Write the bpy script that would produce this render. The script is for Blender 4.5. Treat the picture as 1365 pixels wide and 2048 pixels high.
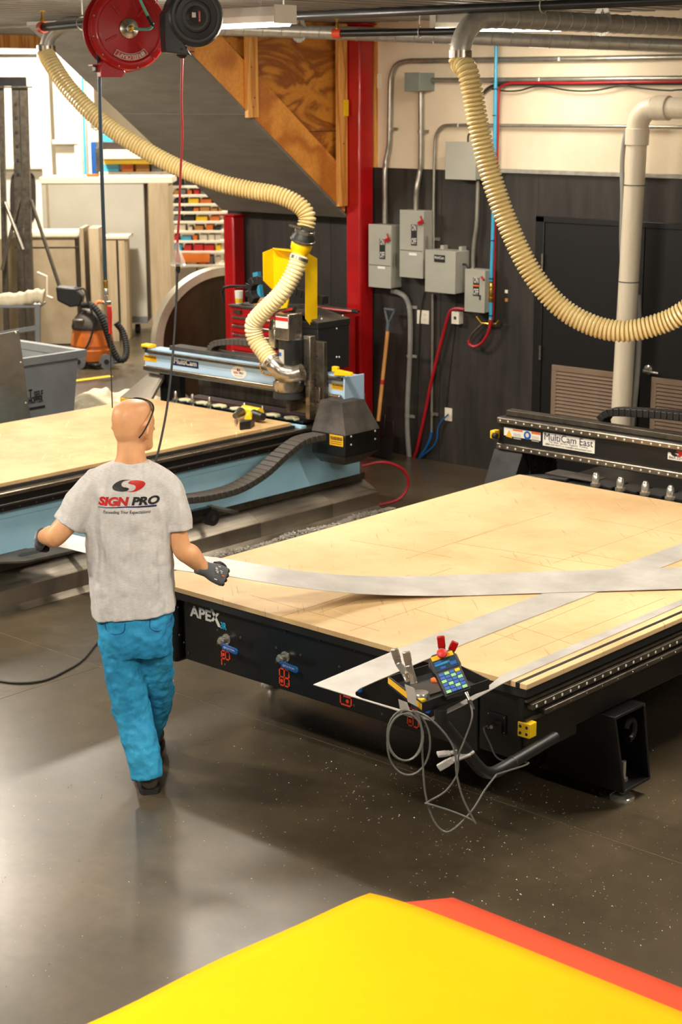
import bpy, bmesh, math, random
from mathutils import Vector, Matrix
from mathutils.bvhtree import BVHTree

for o in list(bpy.data.objects):
    bpy.data.objects.remove(o)
scene = bpy.context.scene
C = scene.collection
rnd = random.Random(7)
PI = math.pi
V = Vector

# ---------------------------------------------------------------- camera
FPX = 3351.579
ROT = Matrix(((0.74196107, -0.1593317, 0.65123512),
              (0.67042897, 0.18260043, -0.71915372),
              (-0.00433183, 0.97019096, 0.242303)))
EYE = V((0.0, 0.0, 3.0))
cd = bpy.data.cameras.new('camera')
cam = bpy.data.objects.new('camera', cd)
C.objects.link(cam)
cam.matrix_world = Matrix.Translation(EYE) @ ROT.to_4x4()
cd.sensor_fit = 'VERTICAL'
cd.sensor_height = 36.0
cd.sensor_width = 24.0
cd.lens = FPX * 36.0 / 2048.0
cd.clip_start = 0.05
cd.clip_end = 200
cd.dof.use_dof = True
cd.dof.focus_distance = 7.0
cd.dof.aperture_fstop = 5.2
scene.camera = cam

# ---------------------------------------------------------------- world and exposure
w = bpy.data.worlds.new('world')
scene.world = w
w.use_nodes = True
w.node_tree.nodes['Background'].inputs[0].default_value = (1.0, 0.93, 0.82, 1)
w.node_tree.nodes['Background'].inputs[1].default_value = 0.10
scene.view_settings.view_transform = 'Standard'
scene.view_settings.look = 'None'
scene.view_settings.exposure = 0.5
scene.view_settings.gamma = 1.0
scene.view_settings.use_curve_mapping = False
LAMP_COLOUR = (1.0, 0.915, 0.79)

# ---------------------------------------------------------------- where things stand
def ray(x, y):
    return ROT @ V((x - 682.5, -(y - 1024.0), -FPX))
def _at(x, y, k, val):
    d = ray(x, y)
    return EYE + d * ((val - EYE[k]) / d[k])
def onx(x, y, val): return _at(x, y, 0, val)
def ony(x, y, val): return _at(x, y, 1, val)
def onz(x, y, val): return _at(x, y, 2, val)
FW = V((-0.67124, 0.74124, 0)).normalized()
RT = V((FW.y, -FW.x, 0))
def ond(x, y, dist):
    d = ray(x, y)
    return EYE + d * (dist / d.dot(FW))

# ---------------------------------------------------------------- materials
def srgb(c):
    r = []
    for v in c:
        v = v / 255.0
        r.append(v / 12.92 if v <= 0.04045 else ((v + 0.055) / 1.055) ** 2.4)
    return tuple(r) + (1.0,)
MATS = {}
def mat(name, col, rough=0.5, metal=0.0, col2=None, scale=6.0, bump=0.0, bscale=40.0,
        stretch=None, trans=0.0, alpha=1.0, emit=0.0, spec=0.5, rvar=0.0, coat=0.0, sss=0.0, detail=6.0, contrast=0.25):
    m = bpy.data.materials.new(name)
    m.use_nodes = True
    nt = m.node_tree
    b = nt.nodes['Principled BSDF']
    c1 = srgb(col)
    b.inputs['Base Color'].default_value = c1
    b.inputs['Roughness'].default_value = rough
    b.inputs['Metallic'].default_value = metal
    b.inputs['Specular IOR Level'].default_value = spec
    if coat: b.inputs['Coat Weight'].default_value = coat
    if trans: b.inputs['Transmission Weight'].default_value = trans
    if alpha < 1: b.inputs['Alpha'].default_value = alpha
    if sss:
        b.inputs['Subsurface Weight'].default_value = sss
        b.inputs['Subsurface Radius'].default_value = (0.02, 0.008, 0.004)
    if emit:
        b.inputs['Emission Color'].default_value = c1
        b.inputs['Emission Strength'].default_value = emit
    if col2 is None:
        col2 = tuple(max(0, v * 0.88) for v in col)
    tc = nt.nodes.new('ShaderNodeTexCoord')
    mp = nt.nodes.new('ShaderNodeMapping')
    nt.links.new(tc.outputs['Object'], mp.inputs[0])
    if stretch: mp.inputs['Scale'].default_value = stretch
    n = nt.nodes.new('ShaderNodeTexNoise')
    n.inputs['Scale'].default_value = scale
    n.inputs['Detail'].default_value = detail
    n.inputs['Roughness'].default_value = 0.6
    nt.links.new(mp.outputs[0], n.inputs['Vector'])
    r = nt.nodes.new('ShaderNodeValToRGB')
    r.color_ramp.elements[0].position = 0.5 - contrast
    r.color_ramp.elements[1].position = 0.5 + contrast
    r.color_ramp.elements[0].color = srgb(col2)
    r.color_ramp.elements[1].color = c1
    nt.links.new(n.outputs[0], r.inputs[0])
    nt.links.new(r.outputs[0], b.inputs['Base Color'])
    if rvar:
        mr = nt.nodes.new('ShaderNodeMapRange')
        mr.inputs[3].default_value = max(0.02, rough - rvar)
        mr.inputs[4].default_value = min(1, rough + rvar)
        nt.links.new(n.outputs[0], mr.inputs[0])
        nt.links.new(mr.outputs[0], b.inputs['Roughness'])
    if bump:
        n2 = nt.nodes.new('ShaderNodeTexNoise')
        n2.inputs['Scale'].default_value = bscale
        n2.inputs['Detail'].default_value = 4
        nt.links.new(mp.outputs[0], n2.inputs['Vector'])
        bp = nt.nodes.new('ShaderNodeBump')
        bp.inputs['Strength'].default_value = bump
        bp.inputs['Distance'].default_value = 0.01
        nt.links.new(n2.outputs[0], bp.inputs['Height'])
        nt.links.new(bp.outputs[0], b.inputs['Normal'])
    MATS[name] = m
    return m

def nodes_of(m):
    return m.node_tree, m.node_tree.nodes['Principled BSDF']

# concrete floor: mottled, polished, scuffed
def floor_material():
    m = bpy.data.materials.new('polished_concrete')
    m.use_nodes = True
    nt, b = nodes_of(m)
    N = nt.nodes.new; L = nt.links.new
    geo = N('ShaderNodeNewGeometry')
    def noise(sc, det, ro=0.6, vec=None):
        n = N('ShaderNodeTexNoise'); n.inputs['Scale'].default_value = sc
        n.inputs['Detail'].default_value = det; n.inputs['Roughness'].default_value = ro
        L((vec or geo.outputs['Position']), n.inputs['Vector']); return n
    def ramp(src, stops):
        r = N('ShaderNodeValToRGB')
        e = r.color_ramp.elements
        while len(e) < len(stops): e.new(0.5)
        for k, (p, c) in enumerate(stops):
            e[k].position = p; e[k].color = c
        L(src, r.inputs[0]); return r
    big = noise(0.9, 5)
    c1 = ramp(big.outputs[0], [(0.12, srgb((44, 38, 29))), (0.5, srgb((80, 70, 54))), (0.88, srgb((122, 107, 84)))])
    fine = noise(14, 8, 0.7)
    c2 = ramp(fine.outputs[0], [(0.15, (0.6, 0.6, 0.6, 1)), (0.85, (1.2, 1.18, 1.15, 1))])
    mx = N('ShaderNodeMixRGB'); mx.blend_type = 'MULTIPLY'; mx.inputs[0].default_value = 0.85
    L(c1.outputs[0], mx.inputs[1]); L(c2.outputs[0], mx.inputs[2])
    # long scuffs
    mp = N('ShaderNodeMapping'); mp.inputs['Rotation'].default_value = (0, 0, 0.7); mp.inputs['Scale'].default_value = (1.2, 14, 1)
    L(geo.outputs['Position'], mp.inputs[0])
    sc = noise(2.5, 6, 0.7, mp.outputs[0])
    c3 = ramp(sc.outputs[0], [(0.60, (0, 0, 0, 1)), (0.78, (1, 1, 1, 1))])
    mx2 = N('ShaderNodeMixRGB'); mx2.inputs[2].default_value = srgb((140, 129, 112))
    ml = N('ShaderNodeMath'); ml.operation = 'MULTIPLY'; ml.inputs[1].default_value = 0.16
    ml.inputs[0].default_value = 0.0; L(ml.outputs[0], mx2.inputs[0]); L(mx.outputs[0], mx2.inputs[1])
    L(mx2.outputs[0], b.inputs['Base Color'])
    rr = N('ShaderNodeMapRange'); rr.inputs[1].default_value = 0.15; rr.inputs[2].default_value = 0.85
    rr.inputs[3].default_value = 0.25; rr.inputs[4].default_value = 0.33
    mid = noise(1.1, 3)
    L(mid.outputs[0], rr.inputs[0]); L(rr.outputs[0], b.inputs['Roughness'])
    bp = N('ShaderNodeBump'); bp.inputs['Strength'].default_value = 0.06; bp.inputs['Distance'].default_value = 0.01
    L(fine.outputs[0], bp.inputs['Height']); L(bp.outputs[0], b.inputs['Normal'])
    b.inputs['Specular IOR Level'].default_value = 0.6
    MATS['concrete'] = m
floor_material()

# wood: stretched grain rings
def wood_material(name, light, dark, axis_scale, ring=3.0, rough=0.55, dist=4.0, knots=False):
    m = bpy.data.materials.new(name)
    m.use_nodes = True
    nt, b = nodes_of(m)
    N = nt.nodes.new; L = nt.links.new
    geo = N('ShaderNodeNewGeometry')
    mp = N('ShaderNodeMapping'); mp.inputs['Scale'].default_value = axis_scale
    L(geo.outputs['Position'], mp.inputs[0])
    wv = N('ShaderNodeTexNoise'); wv.inputs['Scale'].default_value = ring; wv.inputs['Detail'].default_value = 3
    wv.inputs['Distortion'].default_value = dist * 0.25
    L(mp.outputs[0], wv.inputs['Vector'])
    mm = N('ShaderNodeMath'); mm.operation = 'MULTIPLY'; mm.inputs[1].default_value = 26
    L(wv.outputs[0], mm.inputs[0])
    sn = N('ShaderNodeMath'); sn.operation = 'SINE'
    L(mm.outputs[0], sn.inputs[0])
    mr = N('ShaderNodeMapRange'); mr.inputs[1].default_value = -1; mr.inputs[2].default_value = 1
    L(sn.outputs[0], mr.inputs[0])
    pw = N('ShaderNodeMath'); pw.operation = 'POWER'; pw.inputs[1].default_value = 1.8
    L(mr.outputs[0], pw.inputs[0])
    r = N('ShaderNodeValToRGB')
    r.color_ramp.elements[0].color = srgb(light); r.color_ramp.elements[1].color = srgb(dark)
    L(pw.outputs[0], r.inputs[0])
    f = N('ShaderNodeTexNoise'); f.inputs['Scale'].default_value = 5; f.inputs['Detail'].default_value = 8
    mp2 = N('ShaderNodeMapping'); mp2.inputs['Scale'].default_value = tuple(v * 6 for v in axis_scale)
    L(geo.outputs['Position'], mp2.inputs[0]); L(mp2.outputs[0], f.inputs['Vector'])
    mx = N('ShaderNodeMixRGB'); mx.blend_type = 'MULTIPLY'; mx.inputs[0].default_value = 0.5
    rr = N('ShaderNodeValToRGB'); rr.color_ramp.elements[0].position = 0.3; rr.color_ramp.elements[0].color = (0.62, 0.58, 0.52, 1)
    rr.color_ramp.elements[1].position = 0.65; rr.color_ramp.elements[1].color = (1, 1, 1, 1)
    L(f.outputs[0], rr.inputs[0]); L(r.outputs[0], mx.inputs[1]); L(rr.outputs[0], mx.inputs[2])
    L(mx.outputs[0], b.inputs['Base Color'])
    b.inputs['Roughness'].default_value = rough
    MATS[name] = m
# grain follows world directions of the member
wood_material('stringer_wood', (226, 152, 62), (186, 108, 34), (2.0, 1.2, 1.2), ring=1.1, dist=1)
wood_material('stud_wood', (232, 170, 88), (196, 124, 48), (6.0, 6.0, 0.5), ring=1.5, dist=1)
wood_material('plywood', (206, 134, 44), (146, 80, 18), (1.0, 1.3, 3.4), ring=1.0, dist=5)

# spoil board: pale fibre board with saw and cutter scratches
def board_material(name, base, dark, scratch, seed):
    m = bpy.data.materials.new(name)
    m.use_nodes = True
    nt, b = nodes_of(m)
    N = nt.nodes.new; L = nt.links.new
    geo = N('ShaderNodeNewGeometry')
    off = N('ShaderNodeMapping'); off.inputs['Location'].default_value = (seed, seed * 2, 0)
    L(geo.outputs['Position'], off.inputs[0])
    a = N('ShaderNodeTexNoise'); a.inputs['Scale'].default_value = 1.6; a.inputs['Detail'].default_value = 8; a.inputs['Roughness'].default_value = 0.65
    L(off.outputs[0], a.inputs['Vector'])
    r = N('ShaderNodeValToRGB'); e = r.color_ramp.elements
    e[0].position = 0.32; e[0].color = srgb(dark); e[1].position = 0.6; e[1].color = srgb(base)
    L(a.outputs[0], r.inputs[0])
    cur = r.outputs[0]
    for k, (rot, sx, sy, lo, amt) in enumerate(((0.75, 1.0, 16, 0.64, 0.55), (-0.5, 0.9, 15, 0.66, 0.45), (0.15, 0.8, 18, 0.66, 0.5), (1.52, 0.5, 22, 0.67, 0.5))):
        mp = N('ShaderNodeMapping'); mp.inputs['Rotation'].default_value = (0, 0, rot)
        mp2 = N('ShaderNodeMapping'); mp2.inputs['Scale'].default_value = (sx, sy, 1); mp2.inputs['Location'].default_value = (k * 3.1 + seed, k, 0)
        L(off.outputs[0], mp.inputs[0]); L(mp.outputs[0], mp2.inputs[0])
        n = N('ShaderNodeTexNoise'); n.inputs['Scale'].default_value = 2.6; n.inputs['Detail'].default_value = 5; n.inputs['Roughness'].default_value = 0.55
        L(mp2.outputs[0], n.inputs['Vector'])
        rr = N('ShaderNodeValToRGB'); rr.color_ramp.elements[0].position = lo; rr.color_ramp.elements[0].color = (0, 0, 0, 1)
        rr.color_ramp.elements[1].position = lo + 0.05; rr.color_ramp.elements[1].color = (amt,) * 3 + (1,)
        L(n.outputs[0], rr.inputs[0])
        mx = N('ShaderNodeMixRGB'); mx.inputs[2].default_value = srgb(scratch[k % len(scratch)])
        L(rr.outputs[0], mx.inputs[0]); L(cur, mx.inputs[1]); cur = mx.outputs[0]
    # smudges
    s = N('ShaderNodeTexNoise'); s.inputs['Scale'].default_value = 4.5; s.inputs['Detail'].default_value = 9; s.inputs['Roughness'].default_value = 0.75
    L(off.outputs[0], s.inputs['Vector'])
    rs = N('ShaderNodeValToRGB'); rs.color_ramp.elements[0].position = 0.62; rs.color_ramp.elements[0].color = (0, 0, 0, 1)
    rs.color_ramp.elements[1].position = 0.8; rs.color_ramp.elements[1].color = (0.6,) * 3 + (1,)
    L(s.outputs[0], rs.inputs[0])
    mx = N('ShaderNodeMixRGB'); mx.inputs[2].default_value = srgb((150, 118, 78))
    L(rs.outputs[0], mx.inputs[0]); L(cur, mx.inputs[1]); cur = mx.outputs[0]
    L(cur, b.inputs['Base Color'])
    b.inputs['Roughness'].default_value = 0.62
    MATS[name] = m
board_material('spoil_board', (216, 185, 138), (198, 160, 110), ((160, 120, 72), (176, 138, 88), (222, 198, 156)), 0.0)
board_material('worn_board', (204, 170, 120), (172, 136, 92), ((236, 208, 152), (238, 212, 160), (170, 130, 84)), 5.0)

mat('black_paint', (24, 23, 23), 0.38, col2=(16, 15, 15), scale=9, rvar=0.12, bump=0.03)
mat('black_matte', (26, 25, 25), 0.6, col2=(18, 18, 18), scale=12)
mat('black_plastic', (30, 30, 31), 0.45, col2=(20, 20, 21), scale=14)
mat('rubber', (24, 24, 25), 0.7)
mat('dusty_black', (82, 75, 66), 0.6, col2=(28, 26, 25), scale=7, bump=0.05, rvar=0.15)
mat('dark_steel', (98, 90, 78), 0.4, metal=0.55, col2=(62, 56, 48), scale=20, rvar=0.12)
mat('rail_steel', (168, 156, 138), 0.3, metal=0.9, col2=(120, 108, 94), scale=12, stretch=(1, 1, 12), rvar=0.1)
mat('steel', (196, 190, 178), 0.28, metal=0.95, col2=(150, 142, 130), scale=10, rvar=0.1)
mat('chrome', (232, 228, 218), 0.16, metal=0.82, col2=(190, 184, 170))
mat('aluminium_sheet', (204, 199, 193), 0.5, metal=0.25, col2=(164, 160, 154), scale=5, rvar=0.12, detail=8)
mat('stainless', (168, 158, 144), 0.32, metal=0.75, col2=(110, 100, 88), scale=3, stretch=(8, 0.7, 1), rvar=0.1)
mat('galvanised', (186, 182, 172), 0.36, metal=0.4, col2=(150, 146, 136), scale=18, rvar=0.12)
mat('conduit_steel', (182, 178, 166), 0.34, metal=0.75, col2=(150, 146, 134), scale=10)
mat('white_dot', (238, 232, 220), 0.5)
mat('blue_paint', (164, 206, 226), 0.45, col2=(140, 188, 212), scale=2.5, rvar=0.08)
mat('pale_blue_paint', (182, 212, 236), 0.4, col2=(166, 198, 226), scale=4)
mat('red_paint', (190, 14, 18), 0.32, col2=(150, 8, 12), scale=4, coat=0.3)
mat('reel_red', (190, 14, 20), 0.28, col2=(168, 8, 14), scale=4, coat=0.4)
mat('yellow_paint', (250, 206, 8), 0.35, col2=(236, 186, 4), scale=4)
mat('yellow_plastic', (246, 204, 16), 0.45, col2=(226, 182, 8))
mat('orange_plastic', (226, 122, 40), 0.5, col2=(196, 98, 28), scale=6)
mat('cream_hose', (222, 202, 148), 0.32, col2=(206, 182, 122), scale=10, trans=0.0, sss=0.0, coat=0.4)
mat('clear_hose', (236, 222, 178), 0.28, col2=(222, 204, 150), scale=10, coat=0.5)
mat('pvc', (226, 214, 192), 0.36, col2=(212, 198, 172), scale=4, stretch=(4, 4, 0.5))
mat('grey_enamel', (172, 170, 158), 0.45, col2=(158, 156, 144), scale=4, rvar=0.06)
mat('green_grey_enamel', (134, 142, 134), 0.45, col2=(120, 128, 120), scale=4)
mat('beige_wall', (232, 216, 190), 0.75, col2=(216, 198, 170), scale=2.2, bump=0.03)
mat('black_wall', (56, 50, 43), 0.62, col2=(22, 19, 17), contrast=0.2, scale=2.6, rvar=0.15, bump=0.06, stretch=(3, 1, 0.5), detail=9)
mat('black_door', (20, 18, 17), 0.42, col2=(14, 13, 12), scale=3)
mat('louvre_brown', (134, 112, 92), 0.5, col2=(116, 96, 78), scale=5)
mat('white_wall', (240, 230, 208), 0.6, col2=(230, 218, 194), scale=2)
mat('white_panel', (244, 236, 218), 0.55, col2=(236, 226, 204), scale=3)
mat('soffit_grey', (120, 115, 104), 0.6, col2=(98, 93, 84), scale=3, stretch=(1, 4, 4), detail=9)
mat('deck_steel', (150, 146, 138), 0.45, metal=0.3, col2=(116, 112, 104), scale=6, stretch=(1, 0.3, 1))
mat('white_metal', (236, 232, 222), 0.4, col2=(222, 216, 204))
mat('white_plastic', (236, 228, 210), 0.5, col2=(222, 212, 192))
mat('off_white', (226, 216, 196), 0.6, col2=(206, 196, 176), scale=8)
mat('label_white', (240, 236, 226), 0.5, col2=(230, 226, 216))
mat('label_yellow', (240, 184, 30), 0.5, col2=(226, 168, 20))
mat('label_orange', (236, 112, 32), 0.5, col2=(226, 102, 24))
mat('label_red', (206, 34, 30), 0.5)
mat('ink_black', (22, 22, 26), 0.6)
mat('ink_navy', (16, 30, 84), 0.5)
mat('ink_blue', (24, 92, 176), 0.5)
mat('cyan_ink', (44, 168, 214), 0.5)
mat('letter_white', (226, 222, 212), 0.6)
mat('symbol_red', (226, 70, 34), 0.5)
mat('handle_blue', (18, 84, 160), 0.4, coat=0.3)
mat('cyan_pipe', (66, 178, 222), 0.35, coat=0.3)
mat('red_hose', (176, 20, 34), 0.42)
mat('red_cable', (206, 44, 48), 0.45)
mat('blue_cable', (14, 94, 156), 0.5)
mat('black_cable', (40, 40, 38), 0.5)
mat('grey_cable', (104, 102, 96), 0.42)
mat('grey_conduit', (150, 148, 140), 0.45)
mat('reel_black', (52, 52, 53), 0.42, col2=(40, 40, 41), scale=8)
mat('tray_back', (104, 86, 60), 0.42, metal=0.6, col2=(54, 44, 32), scale=1.2, stretch=(3, 3, 0.5))
mat('foot_grey', (150, 142, 128), 0.42, metal=0.3, col2=(120, 112, 100), scale=5)
mat('air_hose', (52, 72, 84), 0.38)
mat('teal_hose', (112, 196, 170), 0.4)
mat('brass', (206, 164, 74), 0.3, metal=0.9)
mat('handle_wood', (226, 164, 92), 0.5, col2=(206, 142, 70), scale=4, stretch=(6, 6, 0.6))
mat('shovel_grip', (74, 84, 90), 0.5)
mat('bin_grey', (122, 126, 128), 0.55, col2=(106, 110, 112), scale=5)
mat('cardboard', (196, 140, 74), 0.7)
mat('wood_veneer', (196, 178, 146), 0.55, col2=(168, 148, 116), scale=4, stretch=(6, 6, 0.5))
mat('cabinet_grey', (196, 192, 178), 0.6, col2=(182, 178, 164), scale=2)
mat('cabinet_brown', (176, 158, 128), 0.6, col2=(150, 132, 104), scale=3)
mat('yellow_vinyl', (226, 166, 0), 0.75, spec=0.08, col2=(222, 160, 0), scale=2)
mat('orange_vinyl', (198, 74, 46), 0.75, spec=0.1, col2=(192, 68, 40), scale=2)
mat('floor_yellow', (236, 198, 40), 0.6, col2=(220, 180, 36))
mat('swarf', (236, 230, 216), 0.45, metal=0.2)
mat('ring_metal', (206, 198, 180), 0.42, metal=0.6, col2=(160, 150, 130), scale=3)
mat('foam', (236, 226, 200), 0.8, col2=(210, 196, 160), scale=8, bump=0.3, bscale=14)
mat('clear_plastic', (230, 226, 214), 0.12, alpha=0.45, spec=0.8)
mat('lens', (60, 60, 60), 0.1, alpha=0.6)
mat('tube_light', (255, 244, 220), 0.5, emit=14.0)
mat('joint_filler', (150, 138, 116), 0.7)
mat('kerf', (172, 134, 84), 0.7)
mat('lcd', (46, 66, 86), 0.2)
mat('bronze', (58, 50, 44), 0.45, metal=0.3)
mat('plum', (70, 44, 46), 0.5)
mat('tool_grip', (216, 206, 170), 0.6, col2=(190, 178, 140))
mat('skin', (234, 178, 130), 0.48, col2=(218, 154, 106), scale=14, sss=0.06)
mat('scalp', (220, 168, 134), 0.42, col2=(202, 146, 112), scale=9, sss=0.08)
mat('jeans', (58, 172, 216), 0.75, col2=(10, 118, 172), scale=5, stretch=(1, 1, 0.5), bump=0.25, bscale=160)
mat('glove_grey', (96, 98, 102), 0.7, bump=0.2, bscale=200)
mat('glove_palm', (26, 26, 28), 0.55)
mat('boot', (58, 50, 44), 0.55)
mat('sole', (34, 30, 28), 0.7)

# heather grey jersey: flecks along the rows of knit
def jersey():
    m = mat('jersey', (222, 219, 216), 0.85, col2=(194, 191, 189), scale=60, stretch=(1, 1, 5), detail=5, bump=0.25, bscale=260)
    nt, b = nodes_of(m)
    tc = nt.nodes.new('ShaderNodeTexCoord'); mp = nt.nodes.new('ShaderNodeMapping'); mp.inputs['Scale'].default_value = (9, 9, 1.6)
    nz_ = nt.nodes.new('ShaderNodeTexNoise'); nz_.inputs['Scale'].default_value = 1.6; nz_.inputs['Detail'].default_value = 2
    bp = nt.nodes.new('ShaderNodeBump'); bp.inputs['Strength'].default_value = 0.9; bp.inputs['Distance'].default_value = 0.035
    old = b.inputs['Normal'].links[0].from_socket
    nt.links.new(tc.outputs['Object'], mp.inputs[0]); nt.links.new(mp.outputs[0], nz_.inputs['Vector']); nt.links.new(nz_.outputs[0], bp.inputs['Height'])
    nt.links.new(old, bp.inputs['Normal']); nt.links.new(bp.outputs[0], b.inputs['Normal'])
jersey()
# ---------------------------------------------------------------- building helpers
ORIGIN = {}            # world origin of every object built here
def frame(t):
    t = t.normalized()
    a = V((0, 0, 1)) if abs(t.z) < 0.9 else V((1, 0, 0))
    u = t.cross(a).normalized()
    return u, t.cross(u).normalized()
def spline(pts, n=8, closed=False):
    pts = [V(p) for p in pts]
    out = []
    m = len(pts)
    if m == 2 and not closed:
        return [pts[0].lerp(pts[1], k / n) for k in range(n + 1)]
    rng = m if closed else m - 1
    for i in range(rng):
        if closed:
            p0, p1, p2, p3 = pts[(i - 1) % m], pts[i], pts[(i + 1) % m], pts[(i + 2) % m]
        else:
            p1, p2 = pts[i], pts[i + 1]
            p0 = pts[i - 1] if i else p1 * 2 - p2
            p3 = pts[i + 2] if i + 2 < m else p2 * 2 - p1
        for k in range(n):
            t = k / n
            out.append(0.5 * ((2 * p1) + (p2 - p0) * t + (2 * p0 - 5 * p1 + 4 * p2 - p3) * t * t + (3 * p1 - p0 - 3 * p2 + p3) * t ** 3))
    if not closed: out.append(pts[-1])
    return out
def resample(pts, step):
    out = [pts[0].copy()]
    acc = 0.0
    for a, b in zip(pts, pts[1:]):
        d = (b - a).length
        if d == 0: continue
        t = step - acc
        while t <= d:
            out.append(a.lerp(b, t / d)); t += step
        acc = d - (t - step)
    return out
class MB:
    def __init__(s):
        s.v = []; s.f = []
    def add(s, vs, fs):
        b = len(s.v)
        s.v += [V(p) for p in vs]
        s.f += [tuple(b + i for i in f) for f in fs]
        return s
    def box(s, x0, x1, y0, y1, z0, z1):
        return s.add([(x0, y0, z0), (x1, y0, z0), (x1, y1, z0), (x0, y1, z0), (x0, y0, z1), (x1, y0, z1), (x1, y1, z1), (x0, y1, z1)],
                     [(0, 3, 2, 1), (4, 5, 6, 7), (0, 1, 5, 4), (1, 2, 6, 5), (2, 3, 7, 6), (3, 0, 4, 7)])
    def obox(s, c, a, b, d):
        c, a, b, d = V(c), V(a), V(b), V(d)
        if a.cross(b).dot(d) < 0: a = -a
        vs = [c + a * i + b * j + d * k for k in (-1, 1) for (i, j) in ((-1, -1), (1, -1), (1, 1), (-1, 1))]
        return s.add(vs, [(0, 3, 2, 1), (4, 5, 6, 7), (0, 1, 5, 4), (1, 2, 6, 5), (2, 3, 7, 6), (3, 0, 4, 7)])
    def bar(s, p0, p1, w, h, up=(0, 0, 1)):
        p0, p1 = V(p0), V(p1)
        t = (p1 - p0)
        u = V(up)
        side = t.cross(u)
        if side.length < 1e-6: side = t.cross(V((1, 0, 0)))
        side.normalize()
        u = side.cross(t).normalized()
        return s.obox((p0 + p1) / 2, t / 2, side * (w / 2), u * (h / 2))
    def tube(s, pts, r, n=10, caps=True, closed=False):
        pts = [V(p) for p in pts]
        m = len(pts)
        rs = r if isinstance(r, (list, tuple)) else [r] * m
        base = len(s.v)
        u = None
        for i in range(m):
            if closed: t = pts[(i + 1) % m] - pts[i - 1]
            elif i == 0: t = pts[1] - pts[0]
            elif i == m - 1: t = pts[-1] - pts[-2]
            else: t = (pts[i + 1] - pts[i]).normalized() + (pts[i] - pts[i - 1]).normalized()
            if t.length < 1e-9: t = V((0, 0, 1))
            t.normalize()
            if u is None: u, w_ = frame(t)
            else:
                u = u - t * u.dot(t)
                if u.length < 1e-6: u, w_ = frame(t)
                u.normalize()
            w_ = t.cross(u)
            for k in range(n):
                a = 2 * PI * k / n
                s.v.append(pts[i] + (u * math.cos(a) + w_ * math.sin(a)) * rs[i])
        for i in range(m if closed else m - 1):
            j = (i + 1) % m
            for k in range(n):
                l = (k + 1) % n
                s.f.append((base + i * n + k, base + i * n + l, base + j * n + l, base + j * n + k))
        if caps and not closed:
            s.f.append(tuple(base + k for k in range(n))[::-1])
            s.f.append(tuple(base + (m - 1) * n + k for k in range(n)))
        return s
    def cyl(s, p0, p1, r, n=20, r2=None):
        return s.tube([p0, p1], [r, r if r2 is None else r2], n)
    def lathe(s, prof, base, axis=(0, 0, 1), n=24, caps=True):
        base = V(base); ax = V(axis).normalized()
        u, w_ = frame(ax)
        b = len(s.v)
        for (r, h) in prof:
            for k in range(n):
                a = 2 * PI * k / n
                s.v.append(base + ax * h + (u * math.cos(a) + w_ * math.sin(a)) * max(r, 1e-4))
        for i in range(len(prof) - 1):
            for k in range(n):
                l = (k + 1) % n
                s.f.append((b + i * n + k, b + i * n + l, b + (i + 1) * n + l, b + (i + 1) * n + k))
        if caps:
            s.f.append(tuple(b + k for k in range(n))[::-1])
            s.f.append(tuple(b + (len(prof) - 1) * n + k for k in range(n)))
        return s
    def prism(s, poly, vec):
        poly = [V(p) for p in poly]; vec = V(vec)
        n = len(poly)
        nr = V((0, 0, 0))
        for i in range(n): nr += poly[i].cross(poly[(i + 1) % n])
        if nr.dot(vec) > 0: poly = poly[::-1]
        vs = poly + [p + vec for p in poly]
        fs = [tuple(range(n)), tuple(range(2 * n - 1, n - 1, -1))]
        for i in range(n):
            j = (i + 1) % n
            fs.append((i, n + i, n + j, j))
        return s.add(vs, fs)
    def ribbon(s, up, low, th):
        up = [V(p) for p in up]; low = [V(p) for p in low]
        n = len(up)
        nrm = []
        for i in range(n):
            a = up[min(i + 1, n - 1)] - up[max(i - 1, 0)]
            b = low[i] - up[i]
            q = a.cross(b).normalized()
            if q.z < 0: q = -q
            nrm.append(q)
        vs = []
        for i in range(n): vs += [up[i], low[i], low[i] + nrm[i] * th, up[i] + nrm[i] * th]
        fs = [(0, 1, 2, 3), tuple(4 * (n - 1) + k for k in (3, 2, 1, 0))]
        for i in range(n - 1):
            a, b = 4 * i, 4 * i + 4
            for k in range(4):
                l = (k + 1) % 4
                fs.append((a + k, b + k, b + l, a + l))
        return s.add(vs, fs)
    def sphere(s, c, r, n=16, m=10, sc=(1, 1, 1)):
        c = V(c)
        b = len(s.v)
        s.v.append(c + V((0, 0, r * sc[2])))
        for i in range(1, m):
            a = PI * i / m
            for k in range(n):
                q = 2 * PI * k / n
                s.v.append(c + V((r * sc[0] * math.sin(a) * math.cos(q), r * sc[1] * math.sin(a) * math.sin(q), r * sc[2] * math.cos(a))))
        s.v.append(c - V((0, 0, r * sc[2])))
        for k in range(n): s.f.append((b, b + 1 + k, b + 1 + (k + 1) % n))
        for i in range(m - 2):
            for k in range(n):
                l = (k + 1) % n
                s.f.append((b + 1 + i * n + k, b + 1 + (i + 1) * n + k, b + 1 + (i + 1) * n + l, b + 1 + i * n + l))
        e = b + 1 + (m - 1) * n
        for k in range(n): s.f.append((e, e - n + (k + 1) % n, e - n + k))
        return s
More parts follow.
